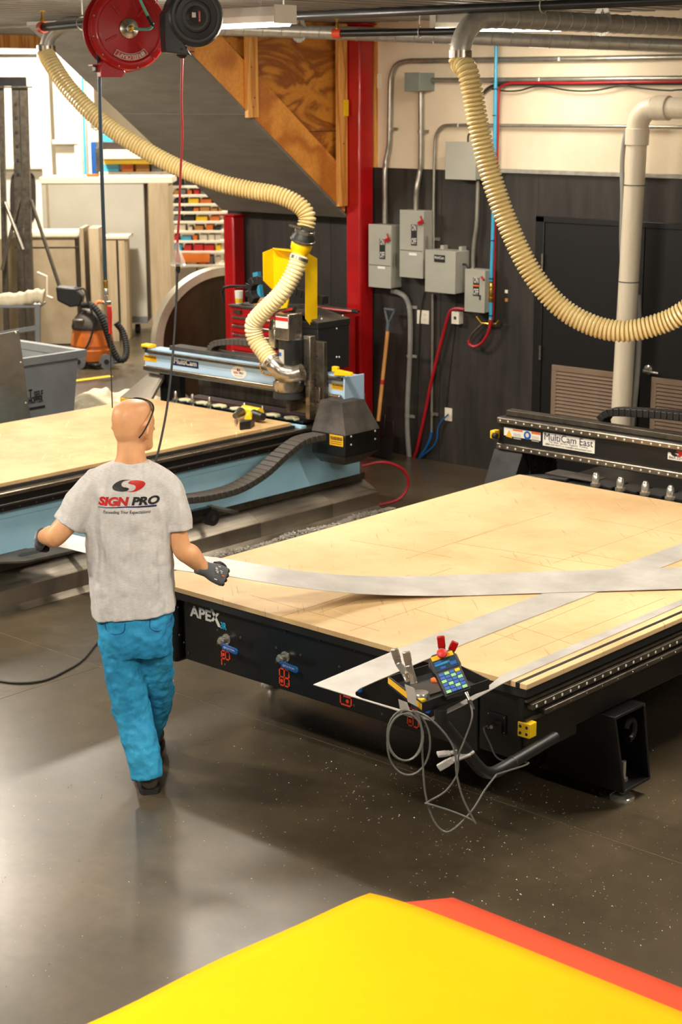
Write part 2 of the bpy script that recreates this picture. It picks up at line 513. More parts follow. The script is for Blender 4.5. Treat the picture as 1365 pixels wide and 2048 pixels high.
    def build(s, name, m, parent=None, bevel=0.0, origin=None, fixn=False, angle=38, kind=None, label=None, seg=2):
        lo = V((min(p.x for p in s.v), min(p.y for p in s.v), min(p.z for p in s.v)))
        hi = V((max(p.x for p in s.v), max(p.y for p in s.v), max(p.z for p in s.v)))
        o_ = V(origin) if origin is not None else V(((lo.x + hi.x) / 2, (lo.y + hi.y) / 2, lo.z))
        me = bpy.data.meshes.new(name)
        me.from_pydata([tuple(p - o_) for p in s.v], [], s.f)
        if fixn:
            bm = bmesh.new(); bm.from_mesh(me)
            bmesh.ops.recalc_face_normals(bm, faces=bm.faces)
            bm.to_mesh(me); bm.free()
        me.polygons.foreach_set('use_smooth', [True] * len(me.polygons))
        me.set_sharp_from_angle(angle=math.radians(angle))
        me.materials.append(MATS[m] if isinstance(m, str) else m)
        ob = bpy.data.objects.new(name, me)
        C.objects.link(ob)
        place(ob, o_, parent)
        if bevel:
            md = ob.modifiers.new('bevel', 'BEVEL'); md.width = bevel; md.segments = seg; md.limit_method = 'ANGLE'
            md.angle_limit = math.radians(40); md.harden_normals = False
        if kind: ob['kind'] = kind
        if label: ob['label'] = label
        return ob
def place(ob, world, parent=None):
    world = V(world)
    ORIGIN[ob.name] = world
    if parent is not None:
        ob.parent = parent
        ob.location = world - ORIGIN[parent.name]
    else:
        ob.location = world
def thing(name, label, cat, loc, group=None):
    o = bpy.data.objects.new(name, None)
    o.empty_display_size = 0.1
    C.objects.link(o)
    place(o, loc)
    return tag(o, label, cat, group)
def tag(o, label=None, cat=None, group=None, kind=None):
    if label: o['label'] = label
    if cat: o['category'] = cat
    if group: o['group'] = group
    if kind: o['kind'] = kind
    return o
def again(src, world, parent=None, rot=None):
    """another piece sharing the mesh of src"""
    c = src.copy()
    C.objects.link(c)
    for k in ('label', 'category', 'group'):
        if k in c and parent is not None and k != 'label': del c[k]
    place(c, world, parent)
    if rot: c.rotation_euler = rot
    return c
def struct(name, mb, m, parent=None, **kw):
    o = mb.build(name, m, parent, **kw)
    if parent is None: o['kind'] = 'structure'
    return o
def text(name, s, at, ux, uy, h, m, parent, bold=0.0, shear=0.0, width=None, align='LEFT', lift=0.0015, wrap=None):
    cu = bpy.data.curves.new(name, 'FONT')
    cu.body = s
    cu.size = 1.0
    cu.shear = shear
    cu.offset = bold
    cu.align_x = align
    cu.resolution_u = 3
    tmp = bpy.data.objects.new('tmp_text', cu)
    C.objects.link(tmp)
    bpy.context.view_layer.update()
    ev = tmp.evaluated_get(bpy.context.evaluated_depsgraph_get())
    me = bpy.data.meshes.new_from_object(ev)
    bpy.data.objects.remove(tmp)
    ux = V(ux).normalized(); uy = V(uy).normalized(); nz = ux.cross(uy).normalized()
    xs = [v.co.x for v in me.vertices]; ys = [v.co.y for v in me.vertices]
    k = h / max(1e-6, (max(ys) - min(ys)))
    kx = k
    if width: kx = width / max(1e-6, max(xs) - min(xs))
    x0 = min(xs) if align == 'LEFT' else (min(xs) + max(xs)) / 2
    y0 = min(ys)
    mb = MB()
    vs = []
    for v in me.vertices:
        a, b = (v.co.x - x0) * kx, (v.co.y - y0) * k
        p = wrap(a, b) if wrap else V(at) + ux * a + uy * b + nz * lift
        vs.append(p)
    fs = [tuple(p.vertices) for p in me.polygons]
    bpy.data.meshes.remove(me)
    mb.add(vs, fs)
    return mb.build(name, m, parent)
def patch(name, at, ux, uy, wd, h, m, parent, lift=0.001, th=0.0008):
    """thin printed label, lower left corner at `at`"""
    ux = V(ux).normalized(); uy = V(uy).normalized(); nz = ux.cross(uy).normalized()
    at = V(at)
    mb = MB()
    mb.prism([at + nz * lift, at + ux * wd + nz * lift, at + ux * wd + uy * h + nz * lift, at + uy * h + nz * lift], nz * th)
    return mb.build(name, m, parent)
def hose(pts, r, pitch, amp, n=16, sub=4, dens=24):
    path = resample(spline(pts, dens), pitch / sub)
    fac = (-0.75, 0.28, 0.5, 0.28)
    rs = [r + amp * fac[i % 4] for i in range(len(path))]
    return MB().tube(path, rs, n)
X_, Y_, Z_ = V((1, 0, 0)), V((0, 1, 0)), V((0, 0, 1))
# ================================================================ THE ROOM
YW = 10.78
CEIL = 3.56
# floor: cast slabs with sawn joints between them
fl = struct('floor', MB().box(-26, 6, -4, 26, -0.2, -0.002), 'joint_filler')
xs = [-26, -21.6, -16.7, -11.7, -6.731, -1.8, 3.1, 6]
ys = [-4, 0.5, 5.492, 10.45, 15.4, 20.4, 26]
g = 0.003
for i in range(len(xs) - 1):
    for j in range(len(ys) - 1):
        MB().box(xs[i] + g, xs[i + 1] - g, ys[j] + g, ys[j + 1] - g, -0.0018, 0).build('floor_slab', 'concrete', fl)
# back wall: cream above, black wainscot below
wb = struct('wall_back', MB().box(-11.12, 3.0, YW, YW + 0.2, 0, CEIL + 0.3), 'beige_wall')
for k, (a, b) in enumerate(((-11.12, -9.85), (-9.85, -8.63), (-8.63, -7.68), (-5.72, -4.5), (-4.5, -3.28), (-3.28, -2.06), (-2.06, 3.0))):
    MB().box(a + 0.002, b - 0.002, YW - 0.02, YW, 0, 2.40).build('wainscot_panel', 'black_wall', wb, bevel=0.002)
MB().box(-7.68, -5.72, YW - 0.02, YW, 2.075, 2.40).build('wainscot_panel', 'black_wall', wb)
struct('trim_1', MB().box(-8.30, 3.0, YW - 0.045, YW - 0.0205, 2.392, 2.425), 'galvanised', bevel=0.004)
MB().box(-9.41, -9.33, YW - 0.03, YW, 2.401, CEIL).build('corner_trim', 'stud_wood', wb)
# pair of black doors with louvred lower panels
fr = struct('trim_2', MB().box(-7.68, -7.60, YW - 0.04, YW, 0, 2.075).box(-5.80, -5.72, YW - 0.04, YW, 0, 2.075).box(-7.68, -5.72, YW - 0.04, YW, 2.03, 2.075), 'black_door', bevel=0.004)
def door(name, x0, x1, hinge_x, lever_x):
    d = struct(name, MB().box(x0, x1, YW - 0.03, YW, 0.01, 2.03), 'black_door', bevel=0.003)
    a, b = x0 + 0.11, x1 - 0.11
    lo, hi = 0.22, 0.937
    fw = 0.045
    y = YW - 0.048
    MB().box(a, b, y, y + 0.02, hi - fw, hi).box(a, b, y, y + 0.02, lo, lo + fw).box(a, a + fw, y, y + 0.02, lo + fw, hi - fw).box(b - fw, b, y, y + 0.02, lo + fw, hi - fw).build('louvre_frame', 'louvre_brown', d, bevel=0.003)
    slat = None
    n = 22
    for k in range(n):
        z = lo + fw + 0.014 + k * (hi - lo - 2 * fw) / n
        c = V(((a + b) / 2, YW - 0.042, z))
        if slat is None:
            slat = MB().obox(c, (((b - a) / 2 - fw), 0, 0), (0, 0.008, 0.010), (0, -0.0016, 0.0013)).build('louvre_slat', 'louvre_brown', d)
            z_first = ORIGIN[slat.name].copy(); dz = ORIGIN[slat.name].z - z
        else:
            again(slat, (z_first.x, z_first.y, z + dz), d)
    for z in (0.28, 1.02, 1.735):
        MB().cyl((hinge_x, YW - 0.045, z - 0.055), (hinge_x, YW - 0.045, z + 0.055), 0.011, 12).build('hinge', 'steel', d)
    if lever_x:
        l = MB().lathe([(0.036, 0), (0.036, 0.01), (0.03, 0.016), (0.018, 0.03), (0.014, 0.06), (0, 0.062)], (lever_x, YW - 0.03, 0.985), (0, -1, 0)).build('lever_rose', 'chrome', d)
        MB().tube(spline([(lever_x, YW - 0.085, 0.985), (lever_x + 0.05, YW - 0.09, 0.982), (lever_x + 0.12, YW - 0.085, 0.978)], 4), 0.009, 10).build('lever', 'chrome', l)
    return d
door('door_1', -7.60, -6.705, -7.605, None)
door('door_2', -6.695, -5.80, -5.795, -6.625)
# ceiling: corrugated steel deck, the ribs run away from the camera
def deck():
    pts = []
    x = -13.6
    prof = []
    while x < 4:
        prof += [(x, 0), (x + 0.09, 0), (x + 0.115, 0.045), (x + 0.175, 0.045)]
        x += 0.2
    vs = []; fs = []
    for (px_, h) in prof:
        vs += [(px_, -3, CEIL + h), (px_, YW + 0.1, CEIL + h)]
    for i in range(len(prof) - 1):
        a = 2 * i
        fs.append((a, a + 1, a + 3, a + 2))
    mb = MB(); mb.add(vs, fs)
    return mb
ce = struct('ceiling', deck(), 'deck_steel', angle=20)
MB().box(-13.6, 4, -3, YW + 0.1, CEIL + 0.055, CEIL + 0.12).build('ceiling_slab', 'soffit_grey', ce)
for y in (3.2, 6.1, 9.0):
    MB().box(-13.6, 4, y - 0.06, y + 0.06, CEIL - 0.012, CEIL - 0.0005).build('ceiling_beam', 'deck_steel', ce)
# far part of the hall
struct('wall_left', MB().box(-22.4, -22.2, 6, 26, 0, 5.2), 'white_wall')
struct('wall_far', MB().box(-22.2, -11.32, 23.8, 24.0, 0, 5.2), 'white_wall')
struct('wall_side', MB().box(-11.32, -11.14, 12.9, 24.0, 0, 5.2), 'white_wall')
struct('ceiling_far', MB().box(-22.4, -11.2, YW + 0.2, 26, 5.2, 5.3).box(-22.4, -13.6, 2, YW + 0.2, 5.2, 5.3), 'white_wall')
# ---------------------------------------------------------------- strip lights
def strip_light(c, d, length, power, label, show=True):
    c = V(c); d = V(d).normalized(); s = V((-d.y, d.x, 0))
    t = thing('strip_light', label, 'light', c, 'fluorescent strip lights under the steel deck')
    h = length / 2
    prof = [(-0.075, -0.055), (0.075, -0.055), (0.082, -0.02), (0.05, 0.03), (-0.05, 0.03), (-0.082, -0.02)]
    MB().prism([c - d * h + s * a + Z_ * b for a, b in prof], d * length).build('housing', 'white_metal', t)
    for k in (-1, 1):
        MB().obox(c + d * k * (h + 0.004) + Z_ * -0.012, d * 0.006, s * 0.085, Z_ * 0.05).build('end_cap', 'white_metal', t)
        MB().cyl(c + d * k * h * 0.7 + Z_ * 0.03, c + d * k * h * 0.7 + Z_ * (CEIL - c.z), 0.006, 8).build('hanger', 'galvanised', t)
    MB().prism([c - d * (h - 0.01) + s * a + Z_ * b for a, b in ((-0.065, -0.056), (0.065, -0.056), (0.05, -0.075), (-0.05, -0.075))], d * (length - 0.02)).build('diffuser', 'tube_light', t)
    ld = bpy.data.lights.new('strip_lamp', 'AREA')
    ld.shape = 'RECTANGLE'; ld.size = length; ld.size_y = 0.14
    ld.energy = power * 0.72; ld.color = LAMP_COLOUR
    lo = bpy.data.objects.new('strip_lamp', ld)
    C.objects.link(lo)
    lo.parent = t
    lo.location = (0, 0, -0.085)
    lo.rotation_euler = (0, 0, math.atan2(d.y, d.x))
    for k in (-0.3, 0.3):
        pd = bpy.data.lights.new('tube_lamp', 'POINT')
        pd.energy = power * 0.22; pd.color = LAMP_COLOUR; pd.shadow_soft_size = 0.09
        po = bpy.data.objects.new('tube_lamp', pd)
        C.objects.link(po); po.parent = t
        po.location = d * (length * k) + V((0, 0, -0.19))
    return t
LZ = 3.44
strip_light((-7.35, 6.98, LZ), (1, 0, 0), 1.25, 105, 'white fluorescent strip light behind the two hanging reels')
strip_light((-7.45, 9.92, 3.50), (0.65, 0.76, 0), 0.95, 17, 'white fluorescent strip light behind the steel elbow of the right duct')
for (x, y, p, lb) in ((-2.9, 6.8, 98, 'strip light out of view above the far right of the black router table'),
                  (-11.3, 7.5, 125, 'strip light out of view beyond the blue router table'),
                  (-3.6, 1.9, 150, 'strip light out of view above the yellow vinyl sheet'),
                  (-8.4, 2.6, 165, 'strip light out of view to the left of the walking man'),
                  (-0.2, 4.2, 60, 'strip light out of view to the right of the vinyl sheets')):
    strip_light((x, y, LZ), (1, 0, 0), 1.3, p, lb)
def high_light(c, p, lb):
    c = V(c)
    t = thing('high_bay_light', lb, 'light', c, 'hanging lights in the far hall')
    MB().lathe([(0.05, 0.32), (0.08, 0.3), (0.1, 0.2), (0.26, 0.02), (0.28, 0)], c, n=24, caps=False).build('reflector', 'white_metal', t)
    MB().cyl(c + Z_ * 0.3, c + Z_ * (5.2 - c.z), 0.008, 8).build('hanger', 'galvanised', t)
    MB().sphere(c + Z_ * 0.08, 0.07, 12, 8).build('bulb', 'tube_light', t)
    ld = bpy.data.lights.new('high_bay_lamp', 'AREA'); ld.shape = 'DISK'; ld.size = 0.5; ld.energy = p; ld.color = LAMP_COLOUR
    lo = bpy.data.objects.new('high_bay_lamp', ld); C.objects.link(lo); lo.parent = t; lo.location = (0, 0, -0.01)
for (x, y, lb) in ((-14.5, 11.5, 'nearest hanging light of the far hall, above the vacuum'), (-18.5, 14.5, 'hanging light of the far hall above the grey cabinets'), (-15.5, 18.5, 'hanging light of the far hall above the storage racks')):
    high_light((x, y, 4.4), 270, lb)
# ================================================================ STAIR AND COLUMNS
XS = -9.5
def zs(y): return 1.99 + 0.74 * (10.58 - y)
st = thing('staircase', 'timber staircase with grey plywood underside rising from the red columns', 'staircase', (-10.25, 10.5, 1.99))
y_top = 10.58 - (CEIL - 1.99) / 0.74
def soffit(ya, yb):
    MB().prism([(-11.0, ya, zs(ya)), (-11.0, yb, zs(yb)), (-11.0, yb, zs(yb) + 0.025), (-11.0, ya, zs(ya) + 0.025)], (1.5, 0, 0)).build('soffit_panel', 'soffit_grey', st)
soffit(10.58, 9.425); soffit(9.421, y_top + 0.04)
sv = 0.375
for x in (XS - 0.04, -11.0):
    MB().prism([(x, 10.56, zs(10.56) + 0.03), (x, y_top + 0.05, CEIL - 0.01), (x, y_top + 0.55, CEIL - 0.01), (x, 10.56, zs(10.56) + sv)], (0.04, 0, 0)).build('stringer', 'stringer_wood', st, bevel=0.003)
def ptop(y): return zs(y) + sv
xp = XS - 0.05
ya = 10.58 - (2.70 - 1.99 - sv) / 0.74
MB().prism([(xp, 10.56, 2.703), (xp, ya + 0.01, 2.703), (xp, 10.58 - (CEIL - 1.99 - sv) / 0.74, CEIL - 0.004), (xp, 10.56, CEIL - 0.004)], (-0.02, 0, 0)).build('plywood_panel', 'plywood', st)
MB().prism([(xp, 10.56, 2.697), (xp, ya, 2.697), (xp, 10.56, 2.70 - 0.74 * (10.56 - ya) + 0.02)], (-0.02, 0, 0)).build('plywood_panel', 'plywood', st)
MB().prism([(xp + 0.001, ya, 2.697), (xp + 0.001, ya, 2.703), (xp + 0.001, 10.56, 2.703), (xp + 0.001, 10.56, 2.697)], (-0.008, 0, 0)).build('panel_joint', 'ink_black', st)
MB().box(XS + 0.001, XS + 0.04, 9.40, 9.515, 2.82, CEIL - 0.01).build('stud', 'stud_wood', st, bevel=0.003)
MB().box(XS + 0.001, XS + 0.04, 10.445, 10.55, 2.09, CEIL - 0.01).build('stud', 'stud_wood', st, bevel=0.003)
lv = MB().box(XS + 0.041, XS + 0.06, 10.50, 10.54, 2.82, 2.95).build('spirit_level', 'yellow_plastic', st)
for (x, y, z) in ((XS + 0.0405, 9.455, 2.9), (XS + 0.0405, 9.44, 3.2), (XS + 0.0405, 9.47, 2.97), (XS + 0.0405, 10.5, 2.6)):
    MB().cyl((x - 0.001, y, z), (x + 0.002, y, z), 0.006, 8).build('knot', 'bronze', st)
def column(name, x0, x1, y0, y1, z1, lb):
    t = thing(name, lb, 'column', ((x0 + x1) / 2, (y0 + y1) / 2, 0), 'red steel columns')
    MB().box(x0, x1, y0, y1, 0.012, z1).build('shaft', 'red_paint', t, bevel=0.02, seg=3)
    MB().box(x0 - 0.06, x1 + 0.06, y0 - 0.05, y1 + 0.015, 0, 0.012).build('base_plate', 'red_paint', t)
    MB().box(x0 - 0.02, x1 + 0.02, y0 - 0.01, y1 + 0.01, z1, z1 + 0.012).build('cap_plate', 'red_paint', t)
column('steel_column', -9.495, -9.338, 10.56, 10.74, 3.54, 'tall red steel column beside the beige wall')
column('steel_column', -11.02, -10.885, 10.60, 10.745, 1.94, 'shorter red steel column at the left foot of the stairs')
rb = MB().box(-13.75, -13.62, -2, 10.8, 3.44, 3.60).build('rim_beam', 'stud_wood')
tag(rb, 'timber rim beam at the edge of the steel deck, top left', 'beam')

# ================================================================ DUCTS AND PIPES OVERHEAD
def duct(name, path, r, lb, elbow_n, rings=0.135):
    t = thing(name, lb, 'duct', path[-1], 'spiral steel ducts')
    a, b = V(path[0]), V(path[1])
    MB().tube([a, b], r, 24).build('pipe', 'galvanised', t)
    d = (b - a); L_ = d.length; d.normalize()
    first = None
    k = 0.05
    while k < L_:
        c = a + d * k
        if first is None:
            first = MB().lathe([(r, -0.004), (r + 0.004, -0.002), (r + 0.004, 0.002), (r, 0.004)], c, d + V((0, 0, 0.16)), 24, caps=False).build('seam', 'galvanised', t, origin=c)
        else: again(first, c, t)
        k += rings
    el = spline([V(p) for p in path[1:]], 6)
    e = MB().tube(el, [r * 1.06] * len(el), 24).build('elbow', 'galvanised', t)
    return t
H1 = ond(92, 97, 12.6)
D1a = V((-6.3, 10.42, 3.308))
dirn = (H1 + V((0, 0, 0.185)) - D1a).normalized()
D1 = (D1a, H1 - dirn * 0.25 + V((0, 0, 0.185)))
d1 = duct('spiral_duct', [D1[0] - dirn * 0.4, D1[1], D1[1] + dirn * 0.10 + V((0, 0, -0.012)), D1[1] + dirn * 0.21 + V((0, 0, -0.09)), D1[1] + dirn * 0.245 + V((0, 0, -0.17)), D1[1] + dirn * 0.25 + V((0, 0, -0.21))],
          0.047, 'long spiral steel duct running to the cream hose of the blue machine', 1)
MB().lathe([(0.066, -0.02), (0.07, -0.02), (0.07, 0.02), (0.066, 0.02)], H1 + V((0, 0, 0.0)), (0, 0, 1)).build('hose_clamp', 'rail_steel', d1)
e2 = V((-5.97, 7.86, 3.41))
d2 = duct('spiral_duct', [V((-5.98, YW - 0.1, 3.41)), e2, e2 + V((-0.008, -0.10, -0.012)), e2 + V((-0.016, -0.19, -0.075)), e2 + V((-0.02, -0.235, -0.16)), e2 + V((-0.02, -0.24, -0.22))],
          0.056, 'spiral steel duct with an elbow above the hanging cream hose on the right', 1)
H2 = e2 + V((-0.02, -0.24, -0.2))
MB().lathe([(0.062, -0.02), (0.066, -0.02), (0.066, 0.02), (0.062, 0.02)], H2, (0, 0, 1)).build('hose_clamp', 'rail_steel', d2)
def strap(parent, c, r):
    pts = [c + V((0, 0, CEIL - c.z - 0.002))] + [c + V((r * math.cos(a), 0, r * math.sin(a))) for a in [PI * 0.25 - k * PI * 1.5 / 10 for k in range(11)]] + [c + V((0.02, 0, CEIL - c.z))]
    mb = MB()
    for p, q in zip(pts, pts[1:]): mb.bar(p, q, 0.035, 0.003, up=(p - c).cross(V((0, 1, 0))) if False else (0, 1, 0))
    mb.build('strap', 'galvanised', parent)
strap(d2, V((-5.975, 9.0, 3.41)), 0.06)
strap(d1, D1[0].lerp(D1[1], 0.62), 0.06)
def sprinkler_pipe(a, b, lb, r=0.021, heads=(), hang=()):
    a, b = V(a), V(b)
    t = thing('sprinkler_pipe', lb, 'pipe', a, 'black sprinkler pipes')
    MB().cyl(a, b, r, 14).build('pipe', 'black_paint', t)
    d = (b - a).normalized()
    for k in heads:
        c = a.lerp(b, k)
        MB().cyl(c - d * 0.03, c + d * 0.03, r * 1.35, 14).build('coupling', 'symbol_red', t)
        MB().lathe([(0.016, 0), (0.016, 0.03), (0.01, 0.04), (0.008, 0.07), (0.022, 0.075), (0.022, 0.08)], c + Z_ * r * 0.8, (0, 0, 1), 10).build('sprinkler_head', 'brass', t)
    for k in hang:
        c = a.lerp(b, k)
        MB().tube([c + V((0, 0, CEIL - c.z)), c + V((0, 0, 0.05))], 0.005, 8).build('hanger_rod', 'galvanised', t)
        ring = [c + (Z_ * math.cos(q) + d.cross(Z_) * math.sin(q)) * (r + 0.012) for q in [2 * PI * i / 14 for i in range(14)]]
        MB().tube(ring, 0.004, 6, closed=True).build('hanger_loop', 'galvanised', t)
sprinkler_pipe((-7.35, 7.58, 3.452), (-3.6, 7.78, 3.452), 'long black sprinkler pipe crossing in front of the right duct', 0.026, (), (0.01, 0.5, 0.95))
pa, pb = onz(672, 67, 3.40), onz(890, 63, 3.40)
sprinkler_pipe(pa, pa + (pb - pa) * 1.25, 'short black sprinkler pipe with a red end above the red column', 0.024, (0.01,), (0.62,))
pa, pb = onz(84, 55, 3.41), onz(166, 47, 3.41)
sprinkler_pipe(pa, pa + (pb - pa) * 2.2, 'black sprinkler pipe with a red end at the left elbow', 0.026, (0.01,), (0.45,))

# cream dust hoses
hp = [H1 + V((0, 0, 0.03)), H1 + V((0, 0, -0.03))] + [ond(x, y, d) for x, y, d in ((104, 128, 12.5), (140, 180, 12.4), (200, 240, 12.3), (270, 288, 12.2), (350, 332, 12.1), (430, 363, 12.0), (500, 380, 11.95), (555, 390, 11.9), (595, 408, 11.87), (614, 432, 11.85), (610, 462, 11.84))]
t = thing('dust_hose', 'long cream ribbed hose sweeping from the left duct to the yellow funnel', 'hose', hp[-1], 'cream dust hoses')
hose(hp, 0.057, 0.024, 0.016).build('ribbed_hose', 'cream_hose', t)
hp = [H2 + V((0, 0, 0.03)), H2 + V((0, 0, -0.04))] + [ond(x, y, d) for x, y, d in ((938, 150, 9.6), (960, 262, 9.58), (986, 362, 9.55), (1022, 462, 9.5), (1066, 548, 9.45), (1122, 614, 9.4), (1190, 652, 9.33), (1255, 662, 9.26), (1325, 646, 9.2))] + [V((-4.74, 8.05, 1.84)), V((-4.60, 8.11, 1.97)), V((-4.46, 8.19, 2.07)), V((-4.33, 8.27, 2.05)), V((-4.27, 8.30, 1.93)), V((-4.26, 8.30, 1.80))]
t = thing('dust_hose', 'cream ribbed hose drooping in a deep loop before the black doors', 'hose', hp[0], 'cream dust hoses')
hose(hp, 0.055, 0.024, 0.016).build('ribbed_hose', 'cream_hose', t)

# ================================================================ HANGING REELS
def hose_reel():
    c = ond(252, 58, 9.5)
    t = thing('hose_reel', 'red air hose reel hanging from the steel deck with lettering', 'hose reel', c)
    ax = (ond(300, 58, 9.3) - c); ax.z = 0
    ax = (V((-0.62, -0.78, 0)) * -1).normalized()      # wheel axis, its face looks to the camera and right
    ax = (RT * 0.42 - FW * 0.9).normalized()
    u = Z_.cross(ax).normalized()
    R_ = 0.222
    def P_(a, b, d): return c + u * a + Z_ * b + ax * d
    # front disc with a raised rim and pressed ribs
    MB().lathe([(0.0, 0.065), (0.05, 0.066), (0.055, 0.06), (0.17, 0.052), (0.18, 0.06), (R_ - 0.03, 0.06), (R_ - 0.008, 0.054), (R_, 0.04), (R_, 0.03), (R_ - 0.03, 0.032), (0.0, 0.03)], c, ax, 48, caps=False).build('front_disc', 'reel_red', t, fixn=True)
    MB().lathe([(0.0, -0.06), (R_ - 0.008, -0.066), (R_ + 0.006, -0.06), (R_ + 0.006, -0.045), (R_ - 0.02, -0.04), (0, -0.04)], c, ax, 48, caps=False).build('rear_disc', 'reel_red', t, fixn=True)
    MB().lathe([(0.12, -0.05), (0.12, 0.04)], c, ax, 32).build('drum', 'black_paint', t)
    MB().tube([c + (u * math.cos(q) + Z_ * math.sin(q)) * 0.165 + ax * (-0.03 + 0.05 * ((k / 28.0) % 1)) for k, q in [(i, 2 * PI * i / 28) for i in range(28 * 2)]], 0.011, 8).build('wound_hose', 'air_hose', t)
    MB().lathe([(0.052, 0.064), (0.052, 0.072), (0.03, 0.08), (0.02, 0.09), (0, 0.092)], c + u * -0.005, ax, 24).build('hub', 'steel', t)
    for q in (0.9, 2.2, 3.6, 5.3):
        d_ = u * math.cos(q) + Z_ * math.sin(q)
        MB().bar(c + d_ * 0.08 + ax * 0.059, c + d_ * 0.15 + ax * 0.057, 0.012, 0.006, up=ax).build('pressed_rib', 'reel_red', t, bevel=0.003)
    b0 = None
    for k in range(12):
        q = 2 * PI * k / 12 + 0.2
        p = c + (u * math.cos(q) + Z_ * math.sin(q)) * 0.207 + ax * 0.06
        if b0 is None: b0 = MB().lathe([(0.005, 0), (0.005, 0.003), (0.002, 0.004)], p, ax, 8).build('rivet', 'steel', t, origin=p)
        else: again(b0, p, t)
    # side arm down to the roller mouth
    mouth = ond(199, 138, 9.5)
    MB().prism([P_(-0.16, -0.19, 0.03), P_(-0.09, -0.10, 0.03), P_(-0.02, -0.23, 0.03), P_(-0.04, -0.255, 0.03), P_(-0.16, -0.255, 0.03)], ax * -0.075).build('guide_arm', 'reel_red', t, bevel=0.004)
    MB().obox(mouth + Z_ * 0.02, u * 0.05, ax * 0.04, Z_ * 0.004).build('roller_plate', 'reel_red', t)
    MB().obox(mouth, u * 0.032, ax * 0.03, Z_ * 0.016).build('roller_block', 'dark_steel', t, bevel=0.006)
    # pedestal up to the deck
    MB().prism([P_(-0.10, 0.10, -0.075), P_(0.10, 0.10, -0.075), P_(0.10, CEIL - c.z, -0.075), P_(-0.10, CEIL - c.z, -0.075)], ax * -0.012).build('hanger_plate', 'reel_red', t)
    MB().prism([P_(0.02, -0.05, -0.068), P_(0.20, 0.05, -0.068), P_(0.215, CEIL - c.z, -0.068), P_(0.0, CEIL - c.z, -0.068)], ax * -0.02).build('side_frame', 'reel_red', t)
    # teal inlet hose
    MB().tube(spline([P_(0.0, 0.0, 0.092), P_(0.05, -0.005, 0.12), P_(0.10, 0.0, 0.12), P_(0.115, 0.03, 0.12)], 5), 0.008, 8).build('inlet_elbow', 'teal_hose', t)
    MB().tube([P_(0.115, 0.01, 0.12), P_(0.085, 0.065, 0.12)], 0.0095, 8).build('inlet_fitting', 'rubber', t)
    MB().tube(spline([P_(0.09, 0.06, 0.12), P_(0.055, 0.13, 0.12), P_(0.03, CEIL - c.z, 0.10)], 5), 0.008, 8).build('inlet_hose', 'teal_hose', t)
    MB().lathe([(0.016, 0.09), (0.016, 0.1), (0.009, 0.104), (0.009, 0.12)], c, ax, 10).build('swivel', 'brass', t)
    # name plate, upside down along the lower rim
    def arc(r, q): return c + (u * math.sin(q) - Z_ * math.cos(q)) * r + ax * 0.0615
    def band(name, r0, r1, q0, q1, lift, m):
        n = 10
        mb = MB()
        vs = []
        for i in range(n + 1):
            q = q0 + (q1 - q0) * i / n
            vs += [arc(r0, q) + ax * lift, arc(r1, q) + ax * lift]
        mb.add(vs, [(2 * i, 2 * i + 2, 2 * i + 3, 2 * i + 1) for i in range(n)])
        return mb.build(name, m, t)
    band('plate_edge', 0.131, 0.166, -0.60, 0.66, 0.0, 'letter_white')
    band('name_plate', 0.134, 0.163, -0.58, 0.64, 0.0008, 'reel_red')
    def wrapx(a, b):
        q = 0.40 - a / 0.148
        return arc(0.139 + b, q) + ax * 0.0016
    text('plate_lettering', 'REELCRAFT', (0, 0, 0), X_, Y_, 0.021, 'letter_white', t, bold=0.02, width=0.135, wrap=wrapx)
    band('plate_mark', 0.138, 0.159, 0.43, 0.58, 0.0012, 'letter_white')
    # the hose hanging down and the blow gun
    hp = [P_(-0.155, 0.08, -0.01), P_(-0.165, -0.10, -0.005), mouth + Z_ * 0.02, mouth] + [ond(x, y, 9.5) for x, y in ((201, 250), (205, 380), (208, 470), (211, 562))]
    MB().tube(spline(hp, 6), 0.0105, 10).build('air_hose', 'air_hose', t)
    g0 = ond(211, 560, 9.5)
    MB().lathe([(0.012, 0), (0.014, -0.012), (0.012, -0.02), (0.013, -0.045)], g0, (0, 0, 1), 12).build('brass_ferrule', 'brass', t)
    MB().lathe([(0.010, -0.045), (0.014, -0.06), (0.014, -0.085), (0.008, -0.09), (0.010, -0.12), (0.006, -0.125), (0.010, -0.14)], g0, (0, 0, 1), 12).build('quick_coupler', 'chrome', t)
    g1 = ond(214, 606, 9.5)
    MB().obox(g1, u * 0.022, ax * 0.012, Z_ * 0.011).build('gun_valve', 'steel', t, bevel=0.004)
    a, b = ond(219, 613, 9.49), ond(221, 667, 9.49)
    MB().tube([a.lerp(b, k / 18) for k in range(19)], [0.0115 + (0.001 if k % 2 else 0) + 0.002 * math.sin(k / 3) for k in range(19)], 10).build('gun_grip', 'label_red', t)
    MB().tube([b, ond(222, 740, 9.49), ond(225, 816, 9.49)], 0.0035, 8).build('gun_lance', 'dark_steel', t)
hose_reel()
